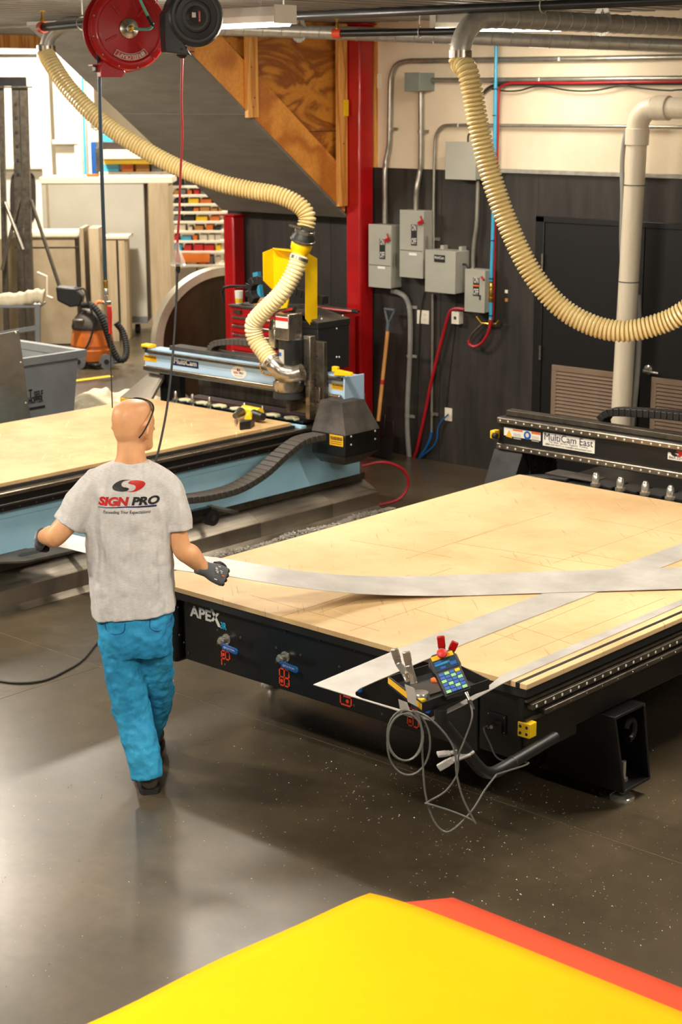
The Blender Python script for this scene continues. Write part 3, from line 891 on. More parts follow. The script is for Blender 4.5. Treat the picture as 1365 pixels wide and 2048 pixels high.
def cord_reel():
    c = ond(386, 38, 9.4)
    t = thing('cord_reel', 'black extension cord reel hanging right of the red hose reel', 'cord reel', c)
    ax = (RT * 0.40 - FW * 0.9).normalized()
    u = Z_.cross(ax).normalized()
    def P_(a, b, d): return c + u * a + Z_ * b + ax * d
    # drum shaped case: round with a skirt at lower left
    poly = []
    for k in range(40):
        q = PI * 1.36 + 2 * PI * k / 40 * 0.80 - 0.0
        poly.append((0.158 * math.cos(q), 0.158 * math.sin(q) + 0.01))
    poly = [p for p in poly]
    poly += [(-0.175, 0.02), (-0.17, -0.175), (-0.03, -0.19)]
    MB().prism([P_(a, b, -0.05) for a, b in poly], ax * 0.10).build('case', 'reel_black', t, bevel=0.012, seg=3)
    MB().lathe([(0.155, 0.05), (0.145, 0.062), (0.138, 0.058), (0.12, 0.06), (0.114, 0.066), (0.085, 0.060), (0.08, 0.052), (0.06, 0.048), (0.05, 0.056), (0.0, 0.058)], P_(0, 0.01, 0), ax, 48, caps=False).build('front_shell', 'reel_black', t, fixn=True)
    MB().lathe([(0.042, 0.058), (0.042, 0.0605)], P_(0.003, 0.012, 0), ax, 24).build('badge', 'ink_black', t)
    patch('badge_mark', P_(-0.026, 0.005, 0.060), u, Z_, 0.022, 0.026, 'label_white', t)
    patch('badge_stripe', P_(0.010, -0.018, 0.060), u, Z_, 0.012, 0.058, 'label_red', t)
    text('badge_lettering', 'RED', P_(0.02, -0.012, 0.0625), Z_, -u, 0.008, 'letter_white', t, width=0.045)
    for a, b in ((-0.06, -0.15), (-0.085, -0.158), (-0.10, -0.09)):
        MB().cyl(P_(a, b, 0.0495), P_(a, b, 0.053), 0.006, 10).build('screw', 'ink_black', t)
    MB().prism([P_(-0.07, 0.13, -0.02), P_(0.07, 0.13, -0.02), P_(0.08, CEIL - c.z, -0.02), P_(-0.08, CEIL - c.z, -0.02)], ax * 0.03).build('bracket', 'galvanised', t)
    m_ = ond(365, 112, 9.4)
    MB().lathe([(0.04, 0.02), (0.03, 0.0), (0.012, -0.012)], m_, (0, 0, 1), 14).build('cord_mouth', 'rubber', t)
    MB().bar(m_ + u * -0.06 + Z_ * 0.022, m_ + u * 0.06 + Z_ * 0.022, 0.05, 0.006).build('mouth_plate', 'black_plastic', t)
    px_ = ((365, 115), (363, 200), (365, 270), (361, 350), (359, 420), (355, 486))
    MB().tube(spline([ond(x, y, 9.4) for x, y in px_], 8), 0.0065, 8).build('red_cord', 'red_cable', t)
    p = ond(355, 492, 9.4)
    MB().lathe([(0.011, 0.02), (0.013, -0.02), (0.022, -0.035), (0.042, -0.085), (0.045, -0.10), (0.036, -0.11)], p, (0, 0, 1), 7).build('triple_tap', 'clear_plastic', t)
    MB().lathe([(0.006, 0.02), (0.006, -0.05), (0.012, -0.06), (0.012, -0.09)], p, (0, 0, 1), 8).build('tap_core', 'red_cable', t)
    MB().lathe([(0.012, -0.10), (0.013, -0.135), (0.008, -0.15)], p, (0, 0, 1), 10).build('plug', 'rubber', t)
    return t
cord_reel()
# black cord plugged into the reel, down to the floor and away to the left
k0 = ond(355, 540, 9.4)
path = [k0] + [ond(x, y, d) for x, y, d in ((352, 620, 9.35), (345, 720, 9.25), (335, 810, 9.1), (322, 880, 8.95), (311, 925, 8.85), (296, 990, 8.7))]
fl_pts = [(260, 1236), (225, 1262), (195, 1285), (165, 1320), (130, 1342), (90, 1360), (45, 1366), (0, 1362), (-60, 1350), (-240, 1310)]
path += [V((-6.45, 6.10, 0.35)), V((-6.55, 6.02, 0.05))] + [onz(x, y, 0.007) for x, y in fl_pts]
cdm = MB().tube(spline(path, 8), 0.0065, 8).build('extension_cord', 'black_cable')
tag(cdm, 'thin black extension cord hanging behind the man and trailing over the floor', 'cord')
# ================================================================ ELECTRICAL BOXES ON THE BLACK WALL
YP = YW - 0.02
def wall_box(name, tl, br, depth, m, lb, cat='electrical box', yback=None):
    yb = YP if yback is None else yback
    yf = yb - depth
    a, b = ony(tl[0], tl[1], yf), ony(br[0], br[1], yf)
    t = thing(name, lb, cat, ((a.x + b.x) / 2, yb, b.z), 'grey electrical boxes on the back wall')
    MB().box(a.x, b.x, yf + 0.012, yb, b.z, a.z).build('case', m, t, bevel=0.004)
    MB().box(a.x - 0.003, b.x + 0.003, yf, yf + 0.011, b.z - 0.003, a.z + 0.003).build('cover', m, t, bevel=0.003)
    return t, a, b, yf
def switch_strip(t, px, py0, py1, yf, mid):
    a, b = ony(px, py0, yf), ony(px, py1, yf)
    w2 = 0.03
    h = (a.z - b.z)
    MB().box(a.x - w2, a.x + w2, yf - 0.003, yf - 0.0005, b.z, a.z).build('switch_label', 'ink_black', t)
    text('switch_lettering', 'ON', (a.x, yf - 0.003, a.z - h * 0.30), X_, Z_, 0.05, 'letter_white', t, bold=0.02, width=0.046, align='CENTER')
    text('switch_lettering', 'OFF', (a.x, yf - 0.003, b.z + h * 0.06), X_, Z_, 0.05, 'letter_white', t, bold=0.02, width=0.052, align='CENTER')
    if mid: MB().box(a.x - w2, a.x + w2, yf - 0.005, yf - 0.0032, b.z + h * 0.52, b.z + h * 0.60).build('switch_mark', mid, t)
def lock_handle(t, p, side_x):
    mb = MB().obox(p, V((0.028, 0, 0.012)), V((0.006, 0, -0.014)) , V((0, 0.006, 0)))
    mb.obox(p + V((0.012, -0.004, 0.03)), V((0.01, 0, -0.022)), V((0.006, 0, 0.003)), V((0, 0.006, 0))).build('switch_handle', 'red_paint', t, bevel=0.003)
t, a, b, yf = wall_box('safety_switch', (738, 448.5), (782, 577), 0.14, 'grey_enamel', 'grey safety switch box, leftmost in the row on the black wall')
switch_strip(t, 765.5, 478, 518, yf, None); lock_handle(t, ony(775, 480, yf - 0.02), b.x)
MB().box(a.x + 0.10, a.x + 0.18, yf - 0.003, yf, a.z - 0.36, a.z - 0.34).build('paper_label', 'label_white', t)
MB().bar((b.x + 0.02, yf + 0.03, a.z - 0.22), (b.x + 0.025, yf + 0.02, a.z - 0.33), 0.012, 0.012).build('lever_arm', 'dark_steel', t)
MB().box(a.x + 0.005, b.x - 0.005, yf - 0.0015, yf, a.z - 0.335, a.z - 0.33).build('cover_seam', 'dark_steel', t)
t, a, b, yf = wall_box('safety_switch', (800.5, 420), (846, 557), 0.14, 'grey_enamel', 'tall grey safety switch box, highest in the lower row')
switch_strip(t, 829, 449, 491, yf, None); lock_handle(t, ony(842, 445, yf - 0.02), b.x)
MB().box(a.x + 0.10, a.x + 0.18, yf - 0.003, yf, a.z - 0.36, a.z - 0.34).build('paper_label', 'label_white', t)
MB().bar((b.x + 0.02, yf + 0.03, a.z - 0.2), (b.x + 0.025, yf + 0.02, a.z - 0.31), 0.012, 0.012).build('lever_arm', 'dark_steel', t)
MB().box(a.x + 0.005, b.x - 0.005, yf - 0.0015, yf, a.z - 0.325, a.z - 0.32).build('cover_seam', 'dark_steel', t)
t, a, b, yf = wall_box('control_box', (851.5, 499.5), (910, 588), 0.19, 'grey_enamel', 'wide grey control box with a small black name plate')
q = ony(880, 517, yf)
MB().box(q.x - 0.055, q.x + 0.055, yf - 0.003, yf - 0.0005, q.z - 0.03, q.z + 0.028).build('name_plate', 'ink_black', t)
text('plate_lettering', 'MultiCam', (q.x - 0.048, yf - 0.003, q.z - 0.004), X_, Z_, 0.022, 'letter_white', t, width=0.096, bold=0.02)
for dx in (0.05, 0.24): MB().box(a.x + dx, a.x + dx + 0.03, YP - 0.06, YP - 0.0, a.z + 0.0, a.z + 0.03).build('mounting_tab', 'grey_enamel', t)
MB().tube(spline([(b.x + 0.003, yf + 0.10, b.z + 0.23), (b.x + 0.05, yf + 0.09, b.z + 0.22), (b.x + 0.075, yf + 0.1, b.z + 0.12), (b.x + 0.04, yf + 0.14, b.z - 0.12)], 6), 0.008, 8).build('cable', 'black_cable', t)
t, a, b, yf = wall_box('safety_switch', (931, 538), (969, 626), 0.13, 'grey_enamel', 'small grey safety switch box with a red lever beside the blue air pipe')
switch_strip(t, 953.5, 555, 592, yf, 'label_orange')
MB().bar(ony(963, 553, yf - 0.015), ony(969, 561, yf - 0.02), 0.018, 0.012).build('switch_handle', 'red_paint', t, bevel=0.003)
MB().box(b.x - 0.05, b.x - 0.035, yf - 0.004, yf, b.z + 0.1, b.z + 0.14).build('latch', 'dark_steel', t)
t, a, b, yf = wall_box('junction_box', (892, 284), (951, 360), 0.14, 'grey_enamel', 'grey electrical box high on the wall behind the drooping hose')
MB().tube(spline([(a.x + 0.16, yf + 0.08, a.z), (a.x + 0.17, yf + 0.08, a.z + 0.06), (a.x + 0.24, yf + 0.08, a.z + 0.07), (a.x + 0.25, yf + 0.08, a.z)], 5), 0.008, 8).build('loop', 'dark_steel', t)
t, a, b, yf = wall_box('pull_box', (810, 146), (838, 182), 0.20, 'green_grey_enamel', 'green grey pull box near the top of the beige wall', yback=YW)
# conduits
def conduit(name, px_, y, r, lb, m='conduit_steel', clips=(), n=10, cat='conduit', grp='steel conduits on the wall'):
    pts = [ony(p[0], p[1], y if len(p) < 3 else p[2]) for p in px_]
    t = thing(name, lb, cat, pts[0], grp)
    MB().tube(spline(pts, 5), r, 12).build('pipe', m, t)
    for (cx_, cy_) in clips:
        c = ony(cx_, cy_, y)
        MB().obox(c + V((r + 0.006, 0.01, 0)), V((r + 0.022, 0, 0)), V((0, 0.004, 0)), V((0, 0, 0.012))).build('clip', m, t)
        MB().lathe([(r + 0.001, -0.012), (r + 0.004, -0.012), (r + 0.004, 0.012), (r + 0.001, 0.012)], c, (0, 0, 1), 12, caps=False).build('saddle', m, t)
    return t
yc = YW - 0.035
conduit('conduit', ((770.5, 447, yc - 0.03), (770.5, 400, yc - 0.03), (770.5, 345, yc - 0.03), (772, 325, yc - 0.01), (777, 300), (779, 280), (780, 230), (781, 170), (784, 148), (793, 131), (812, 123), (850, 121.5), (1000, 119.5), (1200, 117), (1420, 113), (2100, 101)), yc, 0.022, 'steel conduit rising from the leftmost switch and turning along the wall top', clips=((780, 258), (1120, 118.5)))
conduit('conduit', ((832.5, 420, yc - 0.03), (833, 395, yc - 0.03), (835, 372, yc - 0.03), (840, 345), (842, 325), (842.5, 260), (842, 183)), yc, 0.022, 'steel conduit between the tall switch and the pull box', clips=((842, 263),))
conduit('conduit', ((860, 160.5), (1000, 160), (1200, 158), (1420, 156), (2100, 150)), yc, 0.02, 'steel conduit leading right from the pull box', clips=((1080, 159),))
conduit('conduit', ((868, 500, yc), (868, 430), (869, 350), (870.5, 290), (874, 268), (884, 254), (900, 250.5), (950, 250.3), (1100, 251.5), (1254, 253), (1420, 255), (2100, 263)), yc - 0.003, 0.013, 'thin steel conduit bending along the middle of the beige wall', clips=((917, 250.5), (869, 478)))
conduit('conduit', ((866, 588), (866, 650), (865, 750), (864, 866)), yc - 0.005, 0.012, 'thin pale conduit running down from the control box', clips=((866, 828),))
conduit('conduit', ((946.5, 538, yc - 0.03), (947, 515, yc - 0.03), (950, 480, yc - 0.03), (954, 450, yc - 0.03), (956, 400, yc - 0.03), (957, 362, yc - 0.03)), yc - 0.03, 0.018, 'steel conduit between the small switch and the high box', clips=())
conduit('conduit', ((785, 582, yc - 0.03), (797, 585, yc - 0.03), (810, 593, yc - 0.02), (818, 608), (821, 630), (821.5, 680), (819, 740), (816, 800), (815, 850), (817, 890), (819, 917)), yc, 0.022, 'thick grey flexible conduit dropping from the leftmost switch to the floor', m='grey_conduit', clips=((820, 614), (819.5, 712), (815.5, 832)))
def cable(name, px_, y, r, m, lb, cat='cable', grp=None, ties=()):
    pts = [ony(p[0], p[1], y if len(p) < 3 else p[2]) for p in px_]
    o = MB().tube(spline(pts, 6), r, 8).build(name, m)
    return tag(o, lb, cat, grp)
cable('red_hose', ((930, 619), (916, 617), (904, 620), (897, 632), (888, 665), (875, 715), (862, 770), (850, 830), (841, 870), (834, 900), (828, 916)), YP - 0.04, 0.014, 'red_hose', 'red hose slanting down the black wall to the floor', 'hose')
cable('data_cable', ((864, 864), (861, 878), (853, 895), (839, 916)), YP - 0.03, 0.012, 'blue_cable', 'blue cable leaving the end of the thin conduit', 'cable')
cable('data_cable', ((897, 829), (884, 842), (877, 856), (875, 875), (868, 892), (852, 906), (841, 916)), YP - 0.03, 0.007, 'blue_cable', 'blue cable plugged into the low white wall plate', 'cable')
cable('power_cable', ((849, 584), (845, 605), (842, 625), (840, 650), (837, 700), (834, 800), (832, 880), (828, 905)), YP - 0.012, 0.006, 'black_cable', 'black cable down the wall below the control box')
cable('power_cable', ((912, 590), (911, 640), (905, 700), (897, 770), (893, 815)), YP - 0.008, 0.004, 'black_cable', 'thin black wire down the wall below the small white box')
def plate(name, px0, py0, px1, py1, lb, dots=1, th=0.008):
    a, b = ony(px0, py0, YP - th), ony(px1, py1, YP - th)
    t = thing(name, lb, 'wall plate', ((a.x + b.x) / 2, YP, b.z), 'white plates on the black wall')
    MB().box(a.x, b.x, YP - th, YP, b.z, a.z).build('cover', 'white_plastic', t, bevel=0.002)
    for k in range(dots):
        z = a.z + (b.z - a.z) * (k + 1) / (dots + 1)
        MB().box((a.x + b.x) / 2 - 0.012, (a.x + b.x) / 2 + 0.012, YP - th - 0.002, YP - th, z - 0.012, z + 0.012).build('socket', 'bronze' if th > 0.02 else 'off_white', t)
    return t
plate('wall_plate', 834.5, 620, 840, 648, 'narrow white wall plate left of the double plate', 0)
plate('wall_plate', 842, 620, 858, 649, 'white wall plate behind the black cable below the control box', 2)
plate('wall_plate', 890, 815, 904, 843, 'white wall plate low on the black wall with the blue cable', 1)
plate('thermostat', 903.5, 623, 918, 649, 'small white switch box on the wall below the red hose', 1, 0.06)
tp = plate('sensor', 747, 148, 759, 176, 'small white sensor plate high on the beige wall by the red column', 0)
for o in [tp] + list(tp.children):
    if o is tp: o.location.y += 0.02
for (px, py) in ((1013.5, 583), (1013.5, 600)):
    c = ony(px, py, YP - 0.004)
    o = MB().box(c.x - 0.013, c.x + 0.013, YP - 0.006, YP, c.z - 0.013, c.z + 0.013).build('paper_note', 'label_white' if py < 590 else 'cardboard')
    tag(o, 'tiny pale tag on the black wall, upper of two' if py < 590 else 'tiny tan tag on the black wall, lower of two', 'tag')
# blue compressed air line
ya = YP - 0.06
pts = [ony(x, y, ya) for x, y in ((993, 92), (991, 240), (987.5, 420), (983, 563))]
t = thing('air_pipe', 'bright blue compressed air pipe down the back wall with a valve', 'pipe', ony(982, 640, ya))
MB().tube([pts[0] + Z_ * 0.15] + pts, 0.0145, 12).build('pipe', 'cyan_pipe', t)
MB().tube([ony(982.5, 600, ya), ony(982, 638, ya)], 0.0145, 12).build('pipe', 'cyan_pipe', t)
c = ony(982.8, 585, ya)
MB().lathe([(0.017, -0.075), (0.021, -0.07), (0.021, -0.04), (0.016, -0.035), (0.022, 0.0), (0.016, 0.035), (0.021, 0.04), (0.021, 0.07), (0.017, 0.075)], c, (0, 0, 1), 12).build('valve', 'brass', t)
MB().bar(c + V((-0.03, -0.03, -0.01)), c + V((-0.045, -0.03, 0.07)), 0.02, 0.008).build('valve_handle', 'handle_blue', t)
c = ony(981.5, 645, ya)
MB().lathe([(0.016, 0.03), (0.018, 0.02), (0.018, -0.01), (0.012, -0.015), (0.012, -0.03)], c, (0, 0, 1), 12).build('coupling', 'brass', t)
MB().tube([ony(981, 648, ya), ony(964, 646, ya), ony(954, 633, ya)], 0.01, 8).build('branch', 'brass', t)
MB().tube([ony(981, 648, ya), ony(994, 648, ya), ony(998, 641, ya)], 0.01, 8).build('branch', 'brass', t)
MB().tube(spline([ony(x, y, ya) for x, y in ((967, 647), (955, 658), (944, 670), (938, 682))], 5), 0.011, 8).build('hose_tail', 'rail_steel', t)
MB().tube(spline([ony(x, y, ya - 0.02) for x, y in ((938, 680), (940, 689), (951, 693), (965, 685), (977, 665), (983, 640))], 5), 0.0125, 8).build('hose_loop', 'red_hose', t)
for py in (178, 231, 481, 557, 631):
    c = ony(993 - (py - 92) * 0.0205, py, ya)
    MB().lathe([(0.0155, -0.004), (0.019, -0.004), (0.019, 0.004), (0.0155, 0.004)], c, (0, 0, 1), 10).build('cable_tie', 'ink_black', t)
cable('red_hose', ((2100, 158), (1420, 163), (1300, 164), (1150, 166), (1040, 166), (1015, 168), (1001, 176), (998, 195), (995.5, 300), (992, 430), (989, 560), (986.5, 640)), YP - 0.035, 0.0095, 'red_hose', 'red hose strapped beside the blue pipe and along the conduit', 'hose')
cable('power_cable', ((967, 188), (975, 178), (990, 171), (1020, 168.5), (1100, 168), (1250, 167), (1420, 166), (2100, 160)), YP - 0.02, 0.012, 'black_cable', 'thick black cable tied under the conduit')
cable('power_cable', ((2100, 168), (1420, 178), (1340, 181), (1280, 176), (1245, 171), (1190, 181), (1140, 181), (1080, 172), (1040, 181), (1010, 182), (985, 178)), YP - 0.03, 0.006, 'black_cable', 'thin black cable sagging in loops under the red hose')

# white plastic waste pipe before the doors
yv = 10.52
pa, pb = ony(1276, 262, yv), ony(1242, 845, yv)
dn = (pb - pa) / (pa.z - pb.z)
foot = pa + dn * (pa.z - 0.0)
t = thing('vacuum_pipe', 'fat white plastic pipe standing before the black doors', 'pipe', foot)
MB().cyl(pa + dn * -0.02, foot, 0.074, 28).build('pipe', 'pvc', t)
up = -dn
R_ = 0.13
el = [pa]
for k in range(9):
    q = PI / 2 * k / 8
    el.append(pa + up * (0.03 + R_ * math.sin(q)) + V((R_ * (1 - math.cos(q)), 0, 0)))
MB().tube(el, 0.079, 28).build('elbow', 'pvc', t)
el_end = el[-1]
MB().lathe([(0.0815, -0.12), (0.086, -0.115), (0.086, -0.005), (0.0815, 0)], pa + up * 0.02, up, 28).build('socket', 'pvc', t)
MB().lathe([(0.0815, 0), (0.086, 0.005), (0.086, 0.115), (0.0815, 0.12)], el_end, (1, 0, 0), 28).build('socket', 'pvc', t)
MB().cyl(el_end, el_end + V((1.8, 0, 0)), 0.074, 28).build('pipe', 'pvc', t)
for py in (370, 563):
    c = ony(1276 - (py - 262) * 34 / 583.0, py, yv)
    MB().lathe([(0.0745, -0.003), (0.077, -0.003), (0.077, 0.003), (0.0745, 0.003)], c, up, 28).build('cable_tie', 'ink_black', t)
for k, (py, s_) in enumerate(((430, '6 PSI'), (540, 'SCH 40'), (700, 'PVC'), (790, 'DWV'))):
    c = ony(1276 - (py - 262) * 34 / 583.0 - 2, py, yv)
    nrm = V((0.62, -0.78, 0)).normalized()
    c = c + nrm * 0.0755
    tx = Z_.cross(nrm)
    text('pipe_print', s_, c, -Z_, tx * 1, 0.018, 'cabinet_brown', t, width=0.13, lift=-0.0005 if False else 0.0006)
conduit('flexible_conduit', ((1253, 263), (1247, 300), (1245, 340), (1246, 400), (1244, 470), (1245, 520)), yv - 0.02, 0.017, 'grey flexible conduit strapped to the left of the white pipe', m='grey_conduit', cat='conduit', grp='flexible conduits on the white pipe')
conduit('flexible_conduit', ((1277, 590), (1279, 650), (1278, 700), (1274, 760), (1268, 820), (1262, 870)), yv + 0.08, 0.022, 'grey flexible conduit behind the lower right of the white pipe', m='grey_conduit', cat='conduit', grp='flexible conduits on the white pipe')
# shovel leaning on the wall
g0, g1 = ony(776, 660, YP - 0.13), ony(757, 842, YP - 0.24)
t = thing('shovel', 'shovel with a wooden shaft and grey grip leaning on the black wall', 'shovel', (g1.x, g1.y, 0))
MB().tube([g0, g1], 0.0165, 12).build('shaft', 'handle_wood', t)
d = (g0 - g1).normalized()
s_ = V((1, 0, 0))
MB().tube([g0 - d * 0.01, g0 + d * 0.06], [0.02, 0.017], 12).build('grip_socket', 'shovel_grip', t)
for k in (-1, 1):
    MB().tube(spline([g0 + d * 0.05, g0 + d * 0.09 + s_ * k * 0.02, g0 + d * 0.15 + s_ * k * 0.045, g0 + d * 0.17 + s_ * k * 0.045], 4), 0.011, 8).build('grip_fork', 'shovel_grip', t)
MB().cyl(g0 + d * 0.17 - s_ * 0.055, g0 + d * 0.17 + s_ * 0.055, 0.014, 12).build('grip_bar', 'shovel_grip', t)
m_ = g1.lerp(g0, 0.43)
MB().tube([m_ - d * 0.02, m_ + d * 0.02], 0.0172, 12).build('red_band', 'label_red', t)
bl = [(-0.10, 0.02), (-0.12, -0.05), (-0.13, -0.30), (0.13, -0.30), (0.12, -0.05), (0.10, 0.02)]
nn = d.cross(s_).normalized()
MB().prism([g1 + V((0.05, 0, 0)) + s_ * a + d * b + nn * 0.01 for a, b in bl], nn * 0.006).build('blade', 'black_paint', t, bevel=0.002)
MB().prism([g1 + V((0.05, 0, 0)) + s_ * a + d * b for a, b in ((-0.02, 0.06), (-0.03, -0.12), (0.03, -0.12), (0.02, 0.06))], nn * 0.02).build('blade_socket', 'black_paint', t, bevel=0.004)

# red roller cabinet under the stairs
ty = 9.98
a, b = ony(457, 548, ty), ony(636, 556, ty)
tz = 1.235
x0, x1 = a.x, b.x
t = thing('tool_chest', 'red roller tool chest with many drawers under the stairs', 'tool chest', ((x0 + x1) / 2, ty + 0.25, 0))
MB().box(x0, x1, ty + 0.012, ty + 0.46, 0.12, tz).build('body', 'red_paint', t, bevel=0.006)
MB().box(x0 - 0.01, x1 + 0.01, ty, ty + 0.47, tz, tz + 0.02).build('lid', 'dusty_black', t, bevel=0.004)
z = tz - 0.07
dr = None
for k, h in enumerate((0.075, 0.075, 0.075, 0.075, 0.075, 0.14, 0.20, 0.14, 0.14)):
    for (c0, c1) in ((x0 + 0.03, (x0 + x1) / 2 - 0.01), ((x0 + x1) / 2 + 0.01, x1 - 0.03)) if k < 6 else ((x0 + 0.03, x1 - 0.03),):
        d_ = MB().box(c0, c1, ty, ty + 0.0115, z - h + 0.008, z).build('drawer', 'red_paint', t, bevel=0.003)
        MB().box(c0 + 0.01, c1 - 0.01, ty - 0.014, ty - 0.0005, z - 0.02, z - 0.002).build('drawer_pull', 'steel', d_, bevel=0.004)
    z -= h
MB().box(x0 + 0.06, x0 + 0.14, ty - 0.006, ty + 0.011, tz - 0.05, tz - 0.02).build('badge', 'dark_steel', t)
MB().cyl(((x0 + x1) / 2 - 0.12, ty - 0.006, tz - 0.035), ((x0 + x1) / 2 - 0.12, ty + 0.01, tz - 0.035), 0.014, 12).build('lock', 'steel', t)
for x in (x0 + 0.06, x1 - 0.06):
    for y in (ty + 0.06, ty + 0.4):
        MB().cyl((x - 0.018, y, 0.06), (x + 0.018, y, 0.06), 0.06, 16).build('caster', 'rubber', t)
MB().box(x1 + 0.005, x1 + 0.05, ty + 0.1, ty + 0.3, tz - 0.42, tz - 0.16).build('side_pouch', 'cardboard', t, bevel=0.006)
MB().prism([(x1 + 0.051, ty + 0.12, tz - 0.40), (x1 + 0.051, ty + 0.25, tz - 0.42), (x1 + 0.051, ty + 0.24, tz - 0.2), (x1 + 0.051, ty + 0.13, tz - 0.18)], (0.004, 0, 0)).build('paper_sheet', 'label_white', t)
zt = tz + 0.0205
def on_top(px, off=0.2): return ony(px, 545, ty + off).x
# clutter on the chest
o = MB().obox((on_top(512, .3), ty + 0.33, zt + 0.125), V((0.03, 0, 0.006)), V((0, 0.02, 0)), V((-0.02, 0, 0.124))).build('blue_level', 'cyan_pipe'); tag(o, 'blue upright tool leaning behind the tool chest top', 'tool')
o = MB().lathe([(0.028, 0), (0.032, 0.03), (0.032, 0.031), (0.036, 0.11)], (on_top(494), ty + 0.1, zt), n=18).build('paper_cup', 'label_white'); tag(o, 'white paper cup with a yellow band on the tool chest', 'cup')
MB().lathe([(0.0305, 0.01), (0.0335, 0.045)], (on_top(494), ty + 0.1, zt), n=18, caps=False).build('band', 'yellow_plastic', o)
o = MB().box(on_top(527) - 0.0, on_top(549), ty + 0.08, ty + 0.25, zt, zt + 0.06).build('cardboard_box', 'cardboard', bevel=0.002); tag(o, 'small open cardboard box on the tool chest', 'box')
sh = MB().tube(spline([(on_top(472), ty + 0.05, zt), (on_top(472), ty + 0.05, zt + 0.13), (on_top(510), ty + 0.14, zt + 0.15)], 3), 0.012, 8).build('clamp', 'black_paint'); tag(sh, 'black bar clamp standing at the left of the tool chest', 'clamp')
for k, (p0, m) in enumerate(((520, 'dark_steel'), (530, 'bronze'), (541, 'black_paint'))):
    x = on_top(p0)
    o = MB().tube([(x, ty + 0.30, zt + 0.012), (x + 0.03, ty + 0.31, zt + 0.10 + 0.02 * k), (x + 0.09, ty + 0.3, zt + 0.16 + 0.01 * k)], 0.012, 8).build('hand_tool', m); tag(o, ('grey', 'brown', 'black')[k] + ' hand tool propped on the tool chest behind the cardboard box', 'tool', 'hand tools on the chest')
c0, c1 = V((ony(626, 550, ty + 0.2).x, ty + 0.2, zt)), V((ony(718, 556, ty + 0.2).x, ty + 0.2, zt))
o = thing('bolt_cutter', 'red handled bolt cutter lying across the right of the tool chest', 'tool', c0)
MB().tube([c0 + V((0.0, 0, 0.02)), c1 + V((0, 0, 0.02))], 0.013, 8).build('handle', 'red_paint', o)
MB().tube([c0 + V((0.0, 0.02, 0.014)), c0 + V((0.26, -0.1, 0.014))], 0.013, 8).build('handle', 'red_paint', o)
MB().tube([c1 + V((-0.07, 0, 0.023)), c1 + V((0, 0, 0.02))], 0.016, 8).build('grip', 'rubber', o)
MB().tube([c0 + V((0.2, -0.073, 0.017)), c0 + V((0.265, -0.103, 0.017))], 0.016, 8).build('grip', 'rubber', o)
MB().bar(c0 + V((-0.16, 0.02, 0.015)), c0 + V((0.01, 0.01, 0.015)), 0.05, 0.02).build('jaw', 'dark_steel', o, bevel=0.004)
# ================================================================ BLACK ROUTER TABLE (right)
BX0, BX1, BY0, BY1, BZ = -5.845, -3.615, 5.068, 8.068, 0.757
YF = 5.11
rm = thing('router_table', 'large black router table with a pale fibre board bed in front', 'machine', ((BX0 + BX1) / 2, 6.5, 0))
MB().box(-5.66, -3.665, YF + 0.012, 8.98, 0.45, 0.695).build('bed_frame', 'black_paint', rm, bevel=0.006)
MB().box(BX0 + 0.005, BX1 - 0.005, BY0 + 0.005, BY1, 0.696, 0.733).build('deck_plate', 'black_matte', rm, bevel=0.003)
MB().box(BX0, -3.668, BY0, BY1, 0.7335, BZ).build('spoil_board', 'spoil_board', rm, bevel=0.0015)
MB().box(-3.6675, -3.650, BY0 - 0.001, BY1, 0.7335, BZ - 0.001).build('groove_strip', 'black_plastic', rm)
MB().box(-3.6495, BX1, BY0, BY1, 0.7335, BZ).build('edge_board', 'spoil_board', rm, bevel=0.003)
MB().box(BX0 - 0.012, BX0 - 0.001, BY0, BY1, 0.70, BZ - 0.003).build('edge_rail', 'black_matte', rm)
fp = MB().box(-5.632, -3.885, YF, YF + 0.0115, 0.392, 0.692).build('front_panel', 'black_paint', rm, bevel=0.006)
cp = MB().box(-3.88, -3.668, YF + 0.004, YF + 0.4, 0.405, 0.694).build('corner_panel', 'black_paint', rm, bevel=0.008)
MB().prism([(-5.80, YF - 0.03, 0.37), (-5.80, YF + 0.6, 0.37), (-5.66, YF + 0.6, 0.37), (-5.66, YF - 0.03, 0.37)], (0, 0, 0.30)).build('rail_housing', 'dusty_black' if False else 'black_paint', rm, bevel=0.02, seg=3)
MB().box(-5.80, -5.66, YF + 0.601, 8.9, 0.45, 0.68).build('rail_beam', 'black_paint', rm)
for (px, py) in ((335, 1215), (340, 1238), (334, 1269), (357, 1215), (360, 1270), (369, 1285)):
    c = ony(px, py, YF - 0.031)
    MB().lathe([(0.005, 0), (0.005, 0.004), (0.003, 0.006)], c, (0, -1, 0), 8).build('bolt', 'dark_steel', rm)
# bolts of the front panel
b0 = None
for (px, py) in ((375.4, 1206), (450, 1227), (378, 1306), (436, 1260), (436, 1288), (482, 1275), (451, 1329), (553, 1295), (553, 1324), (602, 1310), (576, 1369), (679, 1333), (711, 1301), (709, 1411), (852, 1452), (572, 1263), (640, 1281), (800, 1325), (765, 1428), (905, 1355)):
    c = ony(px, py, YF)
    if b0 is None: b0 = MB().lathe([(0.0065, 0), (0.006, 0.003), (0.0035, 0.0045)], c, (0, -1, 0), 8).build('bolt', 'dark_steel', fp, origin=c)
    else: again(b0, c, fp)
